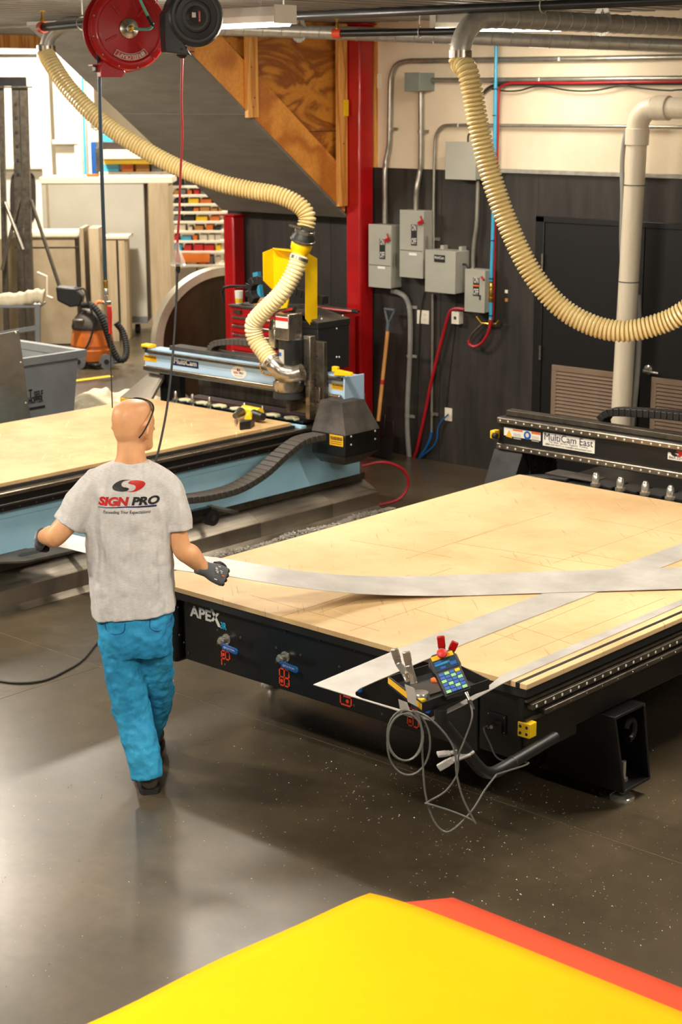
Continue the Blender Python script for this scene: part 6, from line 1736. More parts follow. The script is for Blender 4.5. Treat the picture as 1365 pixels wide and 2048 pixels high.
# pockets stitched on the seat
tj = bvh_of(jeans)
for (cx_, cy_) in ((232, 1252), (322, 1247)):
    pj = projector(tj, cx_, cy_, 0.002)
    pts = [pj(a * PXM, b * PXM) for a, b in ((-22, 10), (-21, -8), (-4, -16), (16, -10), (20, 8))]
    MB().tube(spline(pts, 4), 0.0022, 6).build('pocket_seam', 'blue_cable', jeans)
# ---- glasses pushed up on the head
gp = [(278, 876, .025), (286, 866, .025), (296, 848, .04), (303, 832, .065), (307.5, 818, .10), (305, 808, .125), (297, 801.5, .15), (285, 797.5, .165), (272, 796, .172), (262, 799, .175), (254, 804, .17)]
gl_ = MB().tube(spline([mp_(x, y, d) for x, y, d in gp], 5), [0.0032] * 51, 8).build('safety_glasses', 'ink_black', man)
MB().ribbon([mp_(x, y, d + 0.004) for x, y, d in gp[4:]], [mp_(x - 1.5, y + 9, d + 0.022) for x, y, d in gp[4:]], 0.0015).build('lens', 'lens', gl_)
# ---- gloves with five fingers each
def hand(wr, h, w_, n_, parent, label=None, thumb_side=1):
    """wr wrist, h towards the knuckles, w_ across the palm towards the thumb, n_ out of the back of the hand"""
    pal = MB()
    rings = [(wr - h * 0.045, 0.036, 0.034), (wr - h * 0.02, 0.034, 0.031), (wr + h * 0.005, 0.034, 0.026), (wr + h * 0.035, 0.042, 0.024), (wr + h * 0.07, 0.044, 0.022), (wr + h * 0.092, 0.040, 0.018)]
    loft(pal, dense(rings, 4), 24, 2.5, w_, n_)
    g = pal.build('glove', 'glove_grey', parent, fixn=True, label=label)
    remesh(g, 0.004, 3)
    for k, (off, ln) in enumerate(((0.031, 0.9), (0.011, 1.0), (-0.010, 0.95), (-0.030, 0.76))):
        k0 = wr + h * (0.086 - abs(off) * 0.12) + w_ * off
        p1 = k0 + h * 0.016 * ln - n_ * 0.014
        p2 = p1 - h * 0.006 * ln - n_ * 0.030 * ln
        p3 = p2 - h * 0.026 * ln - n_ * 0.002 * ln
        MB().tube(spline([k0, p1, p2, p3], 4), [0.0115] * 5 + [0.0108] * 4 + [0.0098] * 4, 12).build('finger', 'glove_palm', g)
    b_ = wr + h * 0.030 + w_ * 0.034 - n_ * 0.006
    t1 = b_ + w_ * 0.012 + h * 0.028 - n_ * 0.012
    t2 = t1 - w_ * 0.004 + h * 0.030 - n_ * 0.016
    MB().tube(spline([b_, t1, t2], 5), [0.014] * 5 + [0.0125] * 5 + [0.0105], 12).build('thumb', 'glove_palm', g)
    return g
hR = (RT * 0.84 - Z_ * 0.46 + FW * 0.28).normalized()
nR = (-FW * 0.86 + RT * 0.30 + Z_ * 0.28)
nR = (nR - hR * nR.dot(hR)).normalized()
wR = hR.cross(nR).normalized()
if wR.z < 0: wR = -wR
gR = hand(wrR + hR * 0.012, hR, wR, nR, man)
hL = (-RT * 0.22 - Z_ * 0.30 + FW * 0.55).normalized()
nL = (-RT * 0.80 - FW * 0.45 + Z_ * 0.35)
nL = (nL - hL * nL.dot(hL)).normalized()
wL = hL.cross(nL).normalized()
if wL.z < 0: wL = -wL
gL = hand(wrL + hL * 0.012, hL, wL, nL, man)
def glove_print(wr, h, w_, n_, g):
    rr = random.Random(3)
    for k in range(9):
        a, b = rr.uniform(0.03, 0.08), rr.uniform(-0.03, 0.03)
        c = wr + h * a + w_ * b + n_ * 0.0265
        MB().obox(c, h * rr.uniform(0.003, 0.008), w_ * 0.002, n_ * 0.0012).build('glove_print', 'label_orange' if k == 4 else 'letter_white', g)
glove_print(wrR + hR * 0.012, hR, wR, nR, gR)
glove_print(wrL + hL * 0.012, hL, wL, nL, gL)
# ---- boots
def boot(heel, fwd, parent):
    sd = V((fwd.y, -fwd.x, 0)).normalized()
    b = MB()
    # sections across the foot from heel to toe
    secs = [(-0.045, 0.030, 0.085), (-0.03, 0.040, 0.12), (0.0, 0.044, 0.145), (0.05, 0.044, 0.14), (0.09, 0.044, 0.10), (0.14, 0.050, 0.082), (0.19, 0.051, 0.07), (0.225, 0.042, 0.055), (0.245, 0.024, 0.035)]
    rings = [(heel + fwd * a + Z_ * (0.022 + h / 2), wd, h / 2) for a, wd, h in secs]
    loft(b, dense(rings, 3), 22, 2.6, sd, Z_)
    limb(b, [(heel + fwd * 0.02 + Z_ * 0.09, 0.046), (heel + fwd * 0.015 + Z_ * 0.15, 0.044)], 18)
    o = b.build('boot', 'boot', parent, fixn=True)
    remesh(o, 0.006, 3)
    pts = []
    for a, wd, h in secs: pts.append((a, wd * 1.06))
    poly = [heel + fwd * a + sd * w_ for a, w_ in pts] + [heel + fwd * a - sd * w_ for a, w_ in pts[::-1]]
    MB().prism(poly, (0, 0, 0.024)).build('sole', 'sole', o)
boot(MB0 + FW * 0.045 + RT * 0.002, (FW * 0.97 - RT * 0.22).normalized(), man)
boot(MB0 + FW * 0.40 + RT * -0.055, (FW * 0.99 + RT * 0.1).normalized(), man)

# ---- the metal strip he carries
ups, lows = [], []
for (x, yu, yl_, dd) in ((96, 1066, 1090, .30), (135, 1068, 1098, .31), (178, 1077, 1108, .32), (262, 1091, 1125, .33), (345, 1105, 1139, .33), (400, 1112, 1147, .33), (450, 1118, 1152, .34)):
    # seen from above: far edge is further away
    lo_ = mp_(x, yl_, dd - 0.08)
    up_ = onz(x, yu, lo_.z + 0.012)
    if (up_ - lo_).length > 0.19:
        up_ = mp_(x, yu, dd + 0.06)
    ups.append(up_); lows.append(lo_)
for (x, yu, yl_, z) in ((600, 1142, 1176, 0.885), (740, 1153, 1189, 0.80), (900, 1151, 1192, 0.763), (1100, 1143, 1186, 0.762), (1365, 1135, 1178, 0.764), (1500, 1131, 1174, 0.764)):
    ups.append(onz(x, yu, z + 0.004)); lows.append(onz(x, yl_, z))
MB().ribbon(spline(ups, 6), spline(lows, 6), 0.002)
st_ = MB().ribbon(spline(ups, 6), spline(lows, 6), 0.002).build('metal_strip', 'aluminium_sheet')
tag(st_, 'long bowed aluminium strip held by the man and resting on the table', 'metal strip')
print('strip widths', [round((a - b).length, 3) for a, b in zip(ups, lows)])
# ================================================================ THE FAR HALL
def fbox(mb, x0, y0, x1, y1, D, depth):
    """box whose front face spans the given outline at distance D, running back by depth"""
    a, b = ond(x0, y0, D), ond(x1, y1, D)
    w2 = abs((b - a).dot(RT)) / 2; h2 = abs(a.z - b.z) / 2
    c = (a + b) / 2 + FW * (depth / 2)
    return mb.obox(c, RT * w2, FW * (depth / 2), Z_ * h2)
def base_of(x, y): return onz(x, y, 0)
def fb(name, x0, y0, x1, y1, D, depth, m, parent=None, bevel=0.004): return fbox(MB(), x0, y0, x1, y1, D, depth).build(name, m, parent, bevel=bevel)
def floor_y(x, D):
    lo, hi = 300.0, 2400.0
    for _ in range(40):
        mid = (lo + hi) / 2
        if ond(x, mid, D).z > 0: lo = mid
        else: hi = mid
    return lo
# white panelled partition far behind
DP = 25.0
t = thing('partition', 'tall white panelled partition in the far left background', 'partition', ond(90, floor_y(90, DP), DP))
fy = floor_y(80, DP)
fb('panel', -60, 20, 96, fy, DP, 0.12, 'white_panel', t)
fb('panel', 99, 20, 203, fy, DP, 0.12, 'white_panel', t)
fb('ledge', 10, 330, 84, 338, DP - 0.12, 0.12, 'off_white', t)
fb('ledge', 104, 280, 155, 288, DP - 0.12, 0.12, 'off_white', t)
fb('post', 91, 60, 97, fy, DP - 0.1, 0.1, 'white_panel', t)
fb('post', 155, 110, 162, fy, DP - 0.1, 0.1, 'white_panel', t)
fb('rail', -60, 108, 78, 112, DP - 0.05, 0.05, 'dark_steel', t)
wv = [(20 + 26 + 26 * math.copysign(abs(math.cos(q)) ** 0.5, math.cos(q)), 395 + 52 * math.copysign(abs(math.sin(q)) ** 0.5, math.sin(q))) for q in [2 * PI * k / 28 for k in range(28)]]
MB().prism([ond(x, y, DP - 0.02) for x, y in wv], FW * 0.01).build('window', 'bronze', t)
o = MB().tube([ond(163, 60, DP - 0.12), ond(166, 200, DP - 0.12), ond(171, 345, DP - 0.12), ond(178, 560, DP - 0.12)], 0.018, 8).build('air_pipe', 'cyan_pipe'); tag(o, 'thin blue pipe running down the far white partition', 'pipe')
o = fb('banner', 181, 285, 195, 348, DP - 0.031, 0.03, 'handle_blue'); tag(o, 'upright blue banner board behind the tall grey cabinet', 'banner')
sg = fb('poster', 180, 240, 197, 284, DP - 0.021, 0.02, 'off_white'); tag(sg, 'small pale poster with dark print above the blue banner', 'poster')
text('poster_print', 'PRO', ond(181, 262, DP - 0.022), RT, Z_, 0.10, 'ink_black', sg, width=0.11, bold=0.03)
# black lifting mast with braces
DM = 20.1
t = thing('lifting_mast', 'dark steel lifting mast with diagonal braces at the left edge', 'mast', ond(40, floor_y(40, DM), DM))
fy = floor_y(50, DM)
for (x0, x1) in ((24, 38), (42, 53)):
    a, b = ond((x0 + x1) / 2, 172, DM), ond((x0 + x1) / 2 + 16, fy, DM)
    MB().bar(a, V((b.x, b.y, 0)), 0.085, 0.085, up=FW).build('mast_post', 'dark_steel', t)
MB().bar(ond(2, 172, DM), ond(14, fy, DM), 0.06, 0.08, up=FW).build('mast_post', 'dark_steel', t)
fb('cross_head', -30, 154, 52, 172, DM - 0.03, 0.06, 'black_paint', t)
fb('threaded_bar', -30, 173, 64, 176, DM - 0.08, 0.03, 'dark_steel', t)
for (p, q) in (((38, 400), (4, 540)), ((62, 400), (128, 600)), ((10, 405), (46, 500))):
    MB().tube([ond(p[0], p[1], DM - 0.08), ond(q[0], q[1], DM - 0.3)], 0.022, 8).build('brace', 'dark_steel', t)
MB().tube([ond(75, 545, DM - 0.2), ond(94, 553, DM - 0.25), ond(94, 592, DM - 0.25), ond(106, 597, DM - 0.3)], 0.014, 8).build('crank', 'off_white', t)
for k in range(6):
    c = ond(31 + k * 1.1, 208 + k * 28, DM - 0.05)
    MB().cyl(c, c - FW * 0.004, 0.018, 10).build('pin_hole', 'ink_black', t)
# tall grey sign cabinet
DC = 21.6
fy = floor_y(200, DC)
t = thing('sign_cabinet', 'tall pale grey cabinet on casters with a wood grain end', 'cabinet', ond(200, fy, DC))
fb('body', 82, 364, 296, fy - 22, DC, 0.5, 'cabinet_grey', t)
fb('top', 78, 355, 345, 366, DC - 0.02, 0.6, 'white_panel', t)
fb('end_panel', 296, 366, 345, fy - 20, DC - 0.02, 0.56, 'wood_veneer', t)
fb('stile', 96, 366, 104, fy - 24, DC - 0.012, 0.012, 'cabinet_brown', t)
fb('base_rail', 262, fy - 34, 296, fy - 21, DC - 0.015, 0.012, 'bin_grey', t)
for x in (276, 330):
    c = ond(x, fy - 10, DC + 0.1)
    MB().cyl(c - RT * 0.03, c + RT * 0.03, 0.062, 14).build('caster', 'rubber', t)
o = MB().obox(ond(186, 352, DC + 0.1), RT * 0.08, FW * 0.02, Z_ * 0.025).build('clamp', 'orange_plastic'); tag(o, 'small orange clamp on top of the tall grey cabinet', 'clamp')
# lower units
DL = 20.6
fy = floor_y(140, DL)
t = thing('counter', 'low brown counter with a cream padded top in the left background', 'counter', ond(100, fy, DL))
fb('body', -40, 478, 158, fy - 2, DL, 0.5, 'cabinet_brown', t)
fb('padded_top', 20, 464, 158, 477, DL - 0.03, 0.5, 'foam', t, bevel=0.03)
fb('panel_groove', 30, 494, 157, 496, DL - 0.006, 0.005, 'bronze', t)
t = thing('plinth', 'narrow wood grain plinth standing at the right end of the counter', 'cabinet', ond(172, fy, DL))
fb('body', 158, 456, 176, fy - 1, DL - 0.1, 0.5, 'cabinet_brown', t); fb('face', 176.5, 456, 206, fy - 1, DL - 0.1, 0.4, 'wood_veneer', t)
t = thing('display_unit', 'wood grain display unit with a pale top right of the narrow plinth', 'cabinet', ond(230, fy, DL + .2))
fb('body', 208, 478, 256, fy - 6, DL + 0.3, 0.5, 'wood_veneer', t); fb('top', 206, 472, 257, 478, DL + 0.28, 0.5, 'off_white', t); fb('shadow_gap', 236, 480, 239, fy - 8, DL + 0.29, 0.009, 'bronze', t)
# orange shop vacuum
DV = 18.95
fy = floor_y(190, DV)
vb = ond(187, fy, DV)
t = thing('shop_vacuum', 'dirty orange and black shop vacuum with a ribbed hose', 'vacuum', V((vb.x, vb.y, 0)))
v0 = V((vb.x, vb.y, 0))
MB().lathe([(0.20, 0.06), (0.24, 0.08), (0.25, 0.20), (0.235, 0.22), (0.235, 0.235), (0.245, 0.25), (0.22, 0.42), (0.215, 0.43)], v0, n=28).build('tank', 'orange_plastic', t)
MB().lathe([(0.225, 0.43), (0.23, 0.46), (0.20, 0.54), (0.15, 0.60), (0.10, 0.64), (0, 0.65)], v0, n=28).build('lid', 'dusty_black', t)
MB().box(v0.x - 0.28, v0.x + 0.28, v0.y - 0.2, v0.y + 0.2, 0.035, 0.07).build('dolly', 'black_plastic', t, bevel=0.02)
for s_ in (-1, 1):
    c = v0 + RT * (0.03 + 0.16 * s_) - FW * 0.24 + Z_ * 0.085
    MB().cyl(c - FW * 0.03, c + FW * 0.03, 0.085, 20).build('wheel', 'bin_grey', t)
    MB().cyl(c - FW * 0.035, c - FW * 0.03, 0.03, 12).build('hub', 'ink_black', t)
MB().obox(v0 - RT * 0.12 - FW * 0.16 + Z_ * 0.50, RT * 0.07, FW * 0.05, Z_ * 0.06).build('exhaust', 'dark_steel', t, bevel=0.02)
MB().tube(spline([v0 + RT * 0.05 + Z_ * 0.62 - FW * 0.05, v0 + RT * 0.07 + Z_ * 0.72, v0 + RT * 0.18 + Z_ * 0.70, v0 + RT * 0.2 + Z_ * 0.58], 5), 0.02, 8).build('carry_handle', 'orange_plastic', t)
a, b = ond(112, 578, DV - 0.1), ond(160, 600, DV - 0.1)
MB().prism([ond(111, 574, DV - .1), ond(150, 576, DV - .1), ond(166, 592, DV - .1), ond(162, 612, DV - .1), ond(140, 615, DV - .1), ond(114, 602, DV - .1)], FW * 0.2).build('tool_caddy', 'black_plastic', t, bevel=0.02)
hp = [ond(x, y, DV - dd) for x, y, dd in ((165, 610, .1), (185, 612, .2), (205, 640, .25), (222, 690, .25), (237, 718, .25), (250, 716, .2), (253, 695, .1), (246, 665, 0), (232, 645, 0.0))]
hose(hp, 0.036, 0.03, 0.006, 12).build('hose', 'rubber', t)
MB().tube(spline([ond(x, y, DV - .3) for x, y in ((150, 580), (168, 578), (175, 600), (184, 625), (188, 650), (178, 685), (165, 705))], 5), 0.012, 8).build('power_cord', 'black_cable', t)
# grey hopper bin
t = thing('hopper_bin', 'grey plastic hopper bin of offcuts behind the blue table', 'bin', (-11.2, 8.1, 0))
bx0, bx1, by0, by1, bz = -11.72, -10.86, 7.2, 8.76, 0.95
ins = 0.10
vs = [V((bx0 + ins, by0 + ins, 0.12)), V((bx1 - ins * 0.4, by0 + ins, 0.12)), V((bx1 - ins * 0.4, by1 - ins * 0.9, 0.12)), V((bx0 + ins, by1 - ins * 0.9, 0.12)), V((bx0, by0, bz - 0.02)), V((bx1, by0, bz - 0.02)), V((bx1, by1, bz - 0.02)), V((bx0, by1, bz - 0.02))]
MB().add(vs, [(0, 3, 2, 1), (0, 1, 5, 4), (1, 2, 6, 5), (2, 3, 7, 6), (3, 0, 4, 7)]).build('tub', 'bin_grey', t)
th = 0.05
MB().box(bx0 - 0.03, bx1 + 0.035, by1 - 0.01, by1 + 0.06, bz - 0.06, bz).box(bx0 - 0.03, bx1 + 0.035, by0 - 0.06, by0 + 0.01, bz - 0.06, bz).box(bx1 - 0.012, bx1 + 0.035, by0 + 0.01, by1 - 0.01, bz - 0.06, bz).box(bx0 - 0.03, bx0 + 0.012, by0 + 0.01, by1 - 0.01, bz - 0.06, bz).build('rim', 'bin_grey', t)
for x in (bx0 + 0.25, bx1 - 0.2):
    for y in (by0 + 0.3, by1 - 0.35): MB().cyl((x - 0.025, y, 0.06), (x + 0.025, y, 0.06), 0.06, 14).build('caster', 'rubber', t)
def side_x(z): return bx1 - ins * 0.4 * (bz - z) / (bz - 0.12) + 0.004
zt1 = onx(70, 800, bx1 - 0.01).z
for (s_, px, py, h) in (('T', 58.5, 797.5, 0.075), ('SELF', 69, 796, 0.055), ('HOPPER', 58.5, 808.5, 0.055)):
    p = onx(px, py, bx1 - 0.006)
    wd = (onx(88, py, bx1).y - p.y) if s_ != 'T' else 0.035
    zz_ = p.z
    text('bin_lettering', s_, (side_x(zz_) + 0.004, p.y, zz_), Y_, Z_, h, 'ink_black', t, bold=0.03, width=wd)
p = onx(61, 818, bx1); MB().box(side_x(p.z), side_x(p.z) + 0.004, p.y, p.y + 0.16, p.z - 0.012, p.z + 0.008).build('bin_lettering', 'ink_black', t)
rr = random.Random(11)
nm = ('crumpled white film scrap', 'pale grey plastic offcut', 'small blue plastic offcut', 'white acrylic offcut', 'grey metal offcut', 'cream board offcut')
for k in range(6):
    c = V((rr.uniform(bx0 + 0.25, bx1 - 0.12), 8.05 + k * 0.105, bz - 0.12))
    o = MB().obox(c, V((rr.uniform(.05, .13), rr.uniform(-.05, .05), rr.uniform(-.02, .06))), V((rr.uniform(-.04, .04), rr.uniform(.04, .10), rr.uniform(-.02, .05))), V((0, 0, 0.004))).build('offcut', ('off_white', 'white_plastic', 'ink_blue', 'white_plastic', 'aluminium_sheet', 'off_white')[k])
    tag(o, nm[k] + ' lying in the grey hopper bin', 'offcut', 'offcuts in the hopper bin')
fl_ = MB().box(bx0 + 0.03, bx1 - 0.03, by0 + 0.05, by1 - 0.05, bz - 0.40, bz - 0.18).build('scrap_fill', 'off_white', t)
# stainless panel leaning by the bin
xq = -10.45
pl = [onx(x, y, xq) for x, y in ((-60, 680), (38, 661), (62, 842), (70, 900), (-60, 930))]
pl[3].z = 0.0; pl[4] = V((xq, pl[0].y, 0.0))
o = MB().prism(pl, (-0.02, 0, 0)).build('steel_panel', 'stainless'); tag(o, 'bare stainless panel standing in front of the grey hopper bin', 'metal panel')
for (x, y) in ((37.5, 665), (46.5, 724), (57, 805)):
    c = onx(x, y, xq); MB().sphere(c + V((0.003, -0.03, 0)), 0.012, 8, 6).build('rivet', 'chrome', o)
# cart with a wrapped roll
DR = 16.2
fy = floor_y(60, DR)
t = thing('cart', 'grey metal cart with a cross rail behind the hopper bin', 'cart', V(ond(60, fy, DR).to_2d().to_tuple() + (0,)))
for x in (-30, 76): MB().bar(V(ond(x, fy, DR).to_2d().to_tuple() + (0,)), ond(x, 610, DR), 0.045, 0.045, up=FW).build('cart_post', 'bin_grey', t)
MB().bar(ond(-30, 672, DR), ond(76, 655, DR), 0.05, 0.04).build('cart_rail', 'bin_grey', t)
fb('cart_shelf', -30, 612, 80, 616, DR, 0.35, 'bin_grey', t)
rl_ = MB().tube(spline([ond(-40, 602, DR + .1), ond(20, 600, DR + .1), ond(50, 597, DR + .1), ond(72, 592, DR + .1), ond(88, 594, DR + .1)], 5), [0.068 + 0.008 * math.sin(k * 1.7) for k in range(21)], 14).build('wrapped_roll', 'foam'); tag(rl_, 'cream wrapped roll lying on the grey cart', 'roll')
# clear film bundle on the floor beyond the blue table
c = V((-11.05, 9.35, 0))
fm = MB()
for k in range(5): fm.sphere(c + V((0.06 * k - 0.1, 0.12 * k - 0.3, 0.24 + 0.05 * (k % 2))), 0.22, 16, 10, (1, 1, 1.25 - 0.05 * k))
film = fm.build('film_bundle', 'foam', fixn=True); remesh(film, 0.03, 2)
dm = film.modifiers.new('folds', 'DISPLACE'); tx3 = bpy.data.textures.new('film_folds', 'CLOUDS'); tx3.noise_scale = 0.12; dm.texture = tx3; dm.strength = 0.09; dm.mid_level = 0.55
tag(film, 'crumpled bundle of pale film on the floor beyond the blue table', 'film bundle')
# big round metal tray sign
DT = 15.9
rc = ond(452, 683, DT)
rx = 0.71
t = thing('round_tray', 'large round metal tray standing on edge left of the red columns', 'metal tray', V((rc.x, rc.y, 0)))
axd = (-FW * 0.93 + RT * 0.36).normalized()
hh = rc.z
rx = min(hh, 0.72)
MB().lathe([(rx - 0.012, 0.07), (rx, 0.07), (rx, -0.10), (rx - 0.012, -0.10)], rc, axd, 56, caps=False).build('rim', 'ring_metal', t, fixn=True)
MB().lathe([(rx - 0.075, 0.072), (rx - 0.002, 0.072), (rx - 0.002, 0.066), (rx - 0.075, 0.066)], rc, axd, 56, caps=False).build('flange', 'ring_metal', t, fixn=True)
MB().lathe([(0.0, -0.085), (rx - 0.012, -0.085), (rx - 0.012, -0.095), (0, -0.095)], rc, axd, 56, caps=False).build('back_sheet', 'tray_back', t, fixn=True)
# pallet rack full of stock
DK = 24.2
rt_ = thing('storage_rack', 'white storage rack crammed with stock in the far background', 'rack', ond(340, floor_y(340, DK), DK))
fy = floor_y(330, DK)
for x in (200, 262, 326, 392, 447): fb('upright', x - 3, 296, x + 3, fy, DK + 0.3, 0.08, 'dark_steel', rt_)
rows = (344, 372, 390, 408, 424, 443, 462, 482, 503, 530)
for y in rows: fb('shelf', 198, y, 452, y + 4, DK, 0.6, 'off_white', rt_)
pal = (('blue', 'handle_blue'), ('white', 'white_plastic'), ('orange', 'orange_plastic'), ('brown', 'cardboard'), ('black', 'black_plastic'), ('yellow', 'yellow_plastic'), ('grey', 'bin_grey'), ('red', 'label_red'), ('teal', 'cyan_pipe'), ('cream', 'off_white'))
kinds = ('box', 'bin', 'bundle', 'parcel')
ordn = ('top', 'second', 'third', 'fourth', 'fifth', 'sixth', 'seventh', 'eighth', 'ninth', 'lowest')
nth = ('first', 'second', 'third', 'fourth', 'fifth', 'sixth', 'seventh', 'eighth', 'ninth', 'tenth', 'eleventh', 'twelfth', 'thirteenth')
rr = random.Random(5)
for r_, y in enumerate(rows):
    x = 204 if r_ < 2 else 348
    k = 0
    gap = (rows[r_] - rows[r_ - 1] - 5) if r_ else 44
    while x < 440 and k < 13:
        wd = rr.uniform(9, 24) if r_ != 0 else rr.uniform(18, 44)
        h = gap * rr.uniform(0.6, 0.95)
        cn, cm = rr.choice(pal); kd = rr.choice(kinds)
        x1_ = min(x + wd, 442)
        o = fb('stock_' + kd, x, y - h, x1_, y - 0.4, DK + 0.04, rr.uniform(0.25, 0.5), cm, None, bevel=0.01)
        tag(o, '%s %s on the %s shelf of the storage rack, %s from the left' % (cn, kd, ordn[r_], nth[k]), kd, 'stock on the storage rack')
        x = x1_ + rr.uniform(1, 5); k += 1
for k, (x0, y0, x1, y1, m, cn) in enumerate(((205, 300, 300, 318, 'off_white', 'pale board'), (207, 319, 330, 328, 'yellow_plastic', 'yellow plank'), (205, 284, 262, 299, 'bronze', 'dark brown roll'), (206, 268, 226, 283.9, 'cyan_pipe', 'bright blue scrap'), (350, 520, 420, 528, 'orange_plastic', 'orange tarp'))):
    if k == 4: y0, y1 = 505, 525
    o = fb('stock_board', x0, y0, x1, y1, DK - 0.2 + 0.05 * k, 0.3, m); tag(o, cn + ' stored high on the far storage rack' if k < 4 else 'orange tarp low on the far storage rack', 'board', 'stock on the storage rack')
# yellow lines painted on the floor
for (p, q, lb) in (((147, 762, 0), (222, 752, 0), 'longer yellow floor line beside the shop vacuum'), ((181, 796, 0), (216, 790, 0), 'shorter yellow floor line nearer the blue table')):
    a, b = onz(p[0], p[1], 0), onz(q[0], q[1], 0)
    o = MB().bar(a + V((0, 0, 0.001)), b + V((0, 0, 0.001)), 0.1, 0.002).build('floor_line', 'floor_yellow'); tag(o, lb, 'floor marking', 'yellow floor lines')
# ================================================================ THINGS ON THE PENDANT TRAY
TD = tb.dot(FW)
def clamp_jaws(name, lb, pts_a, pts_b, D, m_arm, m_tip, piv, r=0.011):
    t = thing(name, lb, 'spring clamp', ond(piv[0], piv[1], D), 'spring clamps at the tray')
    for pts in (pts_a, pts_b):
        q = [ond(x, y, D + d) for x, y, d in pts]
        mb = MB()
        for a, b in zip(q, q[1:]): mb.bar(a, b + (b - a) * 0.06, 0.011, 0.026, up=RT)
        mb.build('arm', m_arm, t, bevel=0.003)
        e = q[0]; f = q[1]
        MB().bar(e + (e - f) * 0.04, e.lerp(f, 0.75), 0.014, 0.029, up=RT).build('grip', m_tip, t, bevel=0.004)
    c = ond(piv[0], piv[1], D)
    MB().cyl(c - FW * 0.02, c + FW * 0.02, 0.006, 10).build('pivot', 'steel', t)
    return t
clamp_jaws('spring_clamp', 'bare steel spring clamp gripping the left of the pendant tray', ((789, 1298, .03), (797, 1325, .03), (812, 1348, .02), (818, 1362, 0)), ((813, 1304, .0), (818, 1330, .0), (828, 1362, 0), (828, 1368, 0)), TD + 0.06, 'chrome', 'chrome', (813, 1346))
clamp_jaws('spring_clamp', 'spring clamp with red grips standing behind the handheld controller', ((882, 1273, .0), (885, 1302, .0), (888, 1325, .0)), ((911, 1284, .02), (901, 1306, .02), (893, 1326, .0)), TD + 0.26, 'steel', 'red_paint', (890, 1318))
pc = clamp_jaws('spring_clamp', 'worn steel spring clamp hanging on the bent tube under the tray', ((876, 1509, -.03), (900, 1506, -.02), (920, 1502, .02)), ((878, 1536, -.03), (905, 1520, -.03), (938, 1507, .0), (944, 1503, .02)), V((XA, 4.68, 0)).dot(FW) - 0.05, 'aluminium_sheet', 'aluminium_sheet', (913, 1512))
# bent metal hook over the tray edge
hk = [ond(x, y, TD - 0.02 + d) for x, y, d in ((800, 1394, .06), (806, 1420, .06))]
t = thing('cable_hook', 'bent steel hook over the tray edge holding the cable coil', 'hook', ond(822, 1372, TD))
dh = 0.02
MB().prism([ond(x, y, TD + dh) for x, y in ((797, 1398), (815, 1405), (826, 1436), (802, 1427))], FW * -0.003).build('outer_plate', 'aluminium_sheet', t)
MB().prism([ond(x, y, TD - 0.015) for x, y in ((810, 1368), (830, 1377), (835, 1413), (816, 1403))], FW * -0.003).build('inner_plate', 'aluminium_sheet', t)
# tape measure and knife
c = V((-3.665, 4.475, 0.8375))
t = thing('tape_measure', 'chrome and yellow tape measure in the pendant tray', 'tape measure', c)
MB().lathe([(0.030, 0), (0.034, 0.006), (0.034, 0.034), (0.030, 0.04)], c + V((0, 0, 0.0)), (0, 0, 1), 20).build('case', 'chrome', t)
MB().box(c.x - 0.033, c.x + 0.033, c.y - 0.034, c.y, c.z + 0.001, c.z + 0.03).build('body', 'yellow_plastic', t, bevel=0.006)
k0, k1 = V((-3.765, 4.66, 0.848)), V((-3.71, 4.735, 0.848))
o = MB().tube([k0, k0.lerp(k1, .15), k1.lerp(k0, .25), k1], [0.009, 0.0135, 0.0135, 0.010], 10).build('utility_knife', 'label_orange'); tag(o, 'orange utility knife lying in the pendant tray', 'knife')
MB().bar(k1, k1 + (k1 - k0) * 0.25, 0.012, 0.002).build('blade', 'steel', o)
o = MB().prism([(-3.80, 4.55, 0.8375), (-3.68, 4.54, 0.8375), (-3.66, 4.70, 0.8375), (-3.76, 4.72, 0.8375)], (0, 0, 0.008)).build('notepad', 'bronze'); tag(o, 'dark flat pad at the bottom of the pendant tray', 'pad')
# handheld controller leaning on the tray wall
d_b = 0.06
cb = ond(917.5, 1385, TD + d_b); ct = ond(881, 1305, TD + d_b + 0.13)
uy = (ct - cb).normalized(); LC = (ct - cb).length
ux = (ond(942, 1381, TD + d_b + 0.012) - ond(893, 1392, TD + d_b - 0.0)); ux = (ux - uy * ux.dot(uy)).normalized()
nz = ux.cross(uy).normalized()
if nz.dot(FW) > 0: nz = -nz
def cq(a, b, c=0.0): return cb + ux * a + uy * b + nz * c
t = thing('handheld_controller', 'grey handheld controller with red stop button and coloured keys', 'controller', cb)
hw, tw = 0.050, 0.056
out = [(-hw, 0), (hw, 0), (hw, LC * 0.56), (tw, LC * 0.62), (tw, LC * 0.86), (tw - 0.018, LC), (-tw + 0.018, LC), (-tw, LC * 0.86), (-tw, LC * 0.62), (-hw, LC * 0.56)]
MB().prism([cq(a, b, -0.032) for a, b in out], nz * 0.03).build('case', 'black_plastic', t, bevel=0.004)
ins_ = [(a * 0.9, 0.008 + b * 0.945) for a, b in out]
fpz = MB().prism([cq(a, b, -0.0018) for a, b in ins_], nz * 0.004).build('face_plate', 'dusty_black', t)
def tile(name, a0, a1, b0, b1, m, lift=0.0025, th=0.003, parent=None):
    return MB().prism([cq(a0, b0, lift), cq(a1, b0, lift), cq(a1, b1, lift), cq(a0, b1, lift)], nz * th).build(name, m, parent or t)
tile('stop_panel', -0.042, 0.042, LC * 0.84, LC * 0.945, 'label_yellow')
MB().lathe([(0.012, 0), (0.012, 0.012), (0.019, 0.014), (0.019, 0.024), (0.012, 0.03), (0, 0.031)], cq(0.0, LC * 0.90, 0.004), nz, 18).build('stop_button', 'label_red', t)
sc = tile('screen', -0.044, 0.044, LC * 0.57, LC * 0.825, 'lcd')
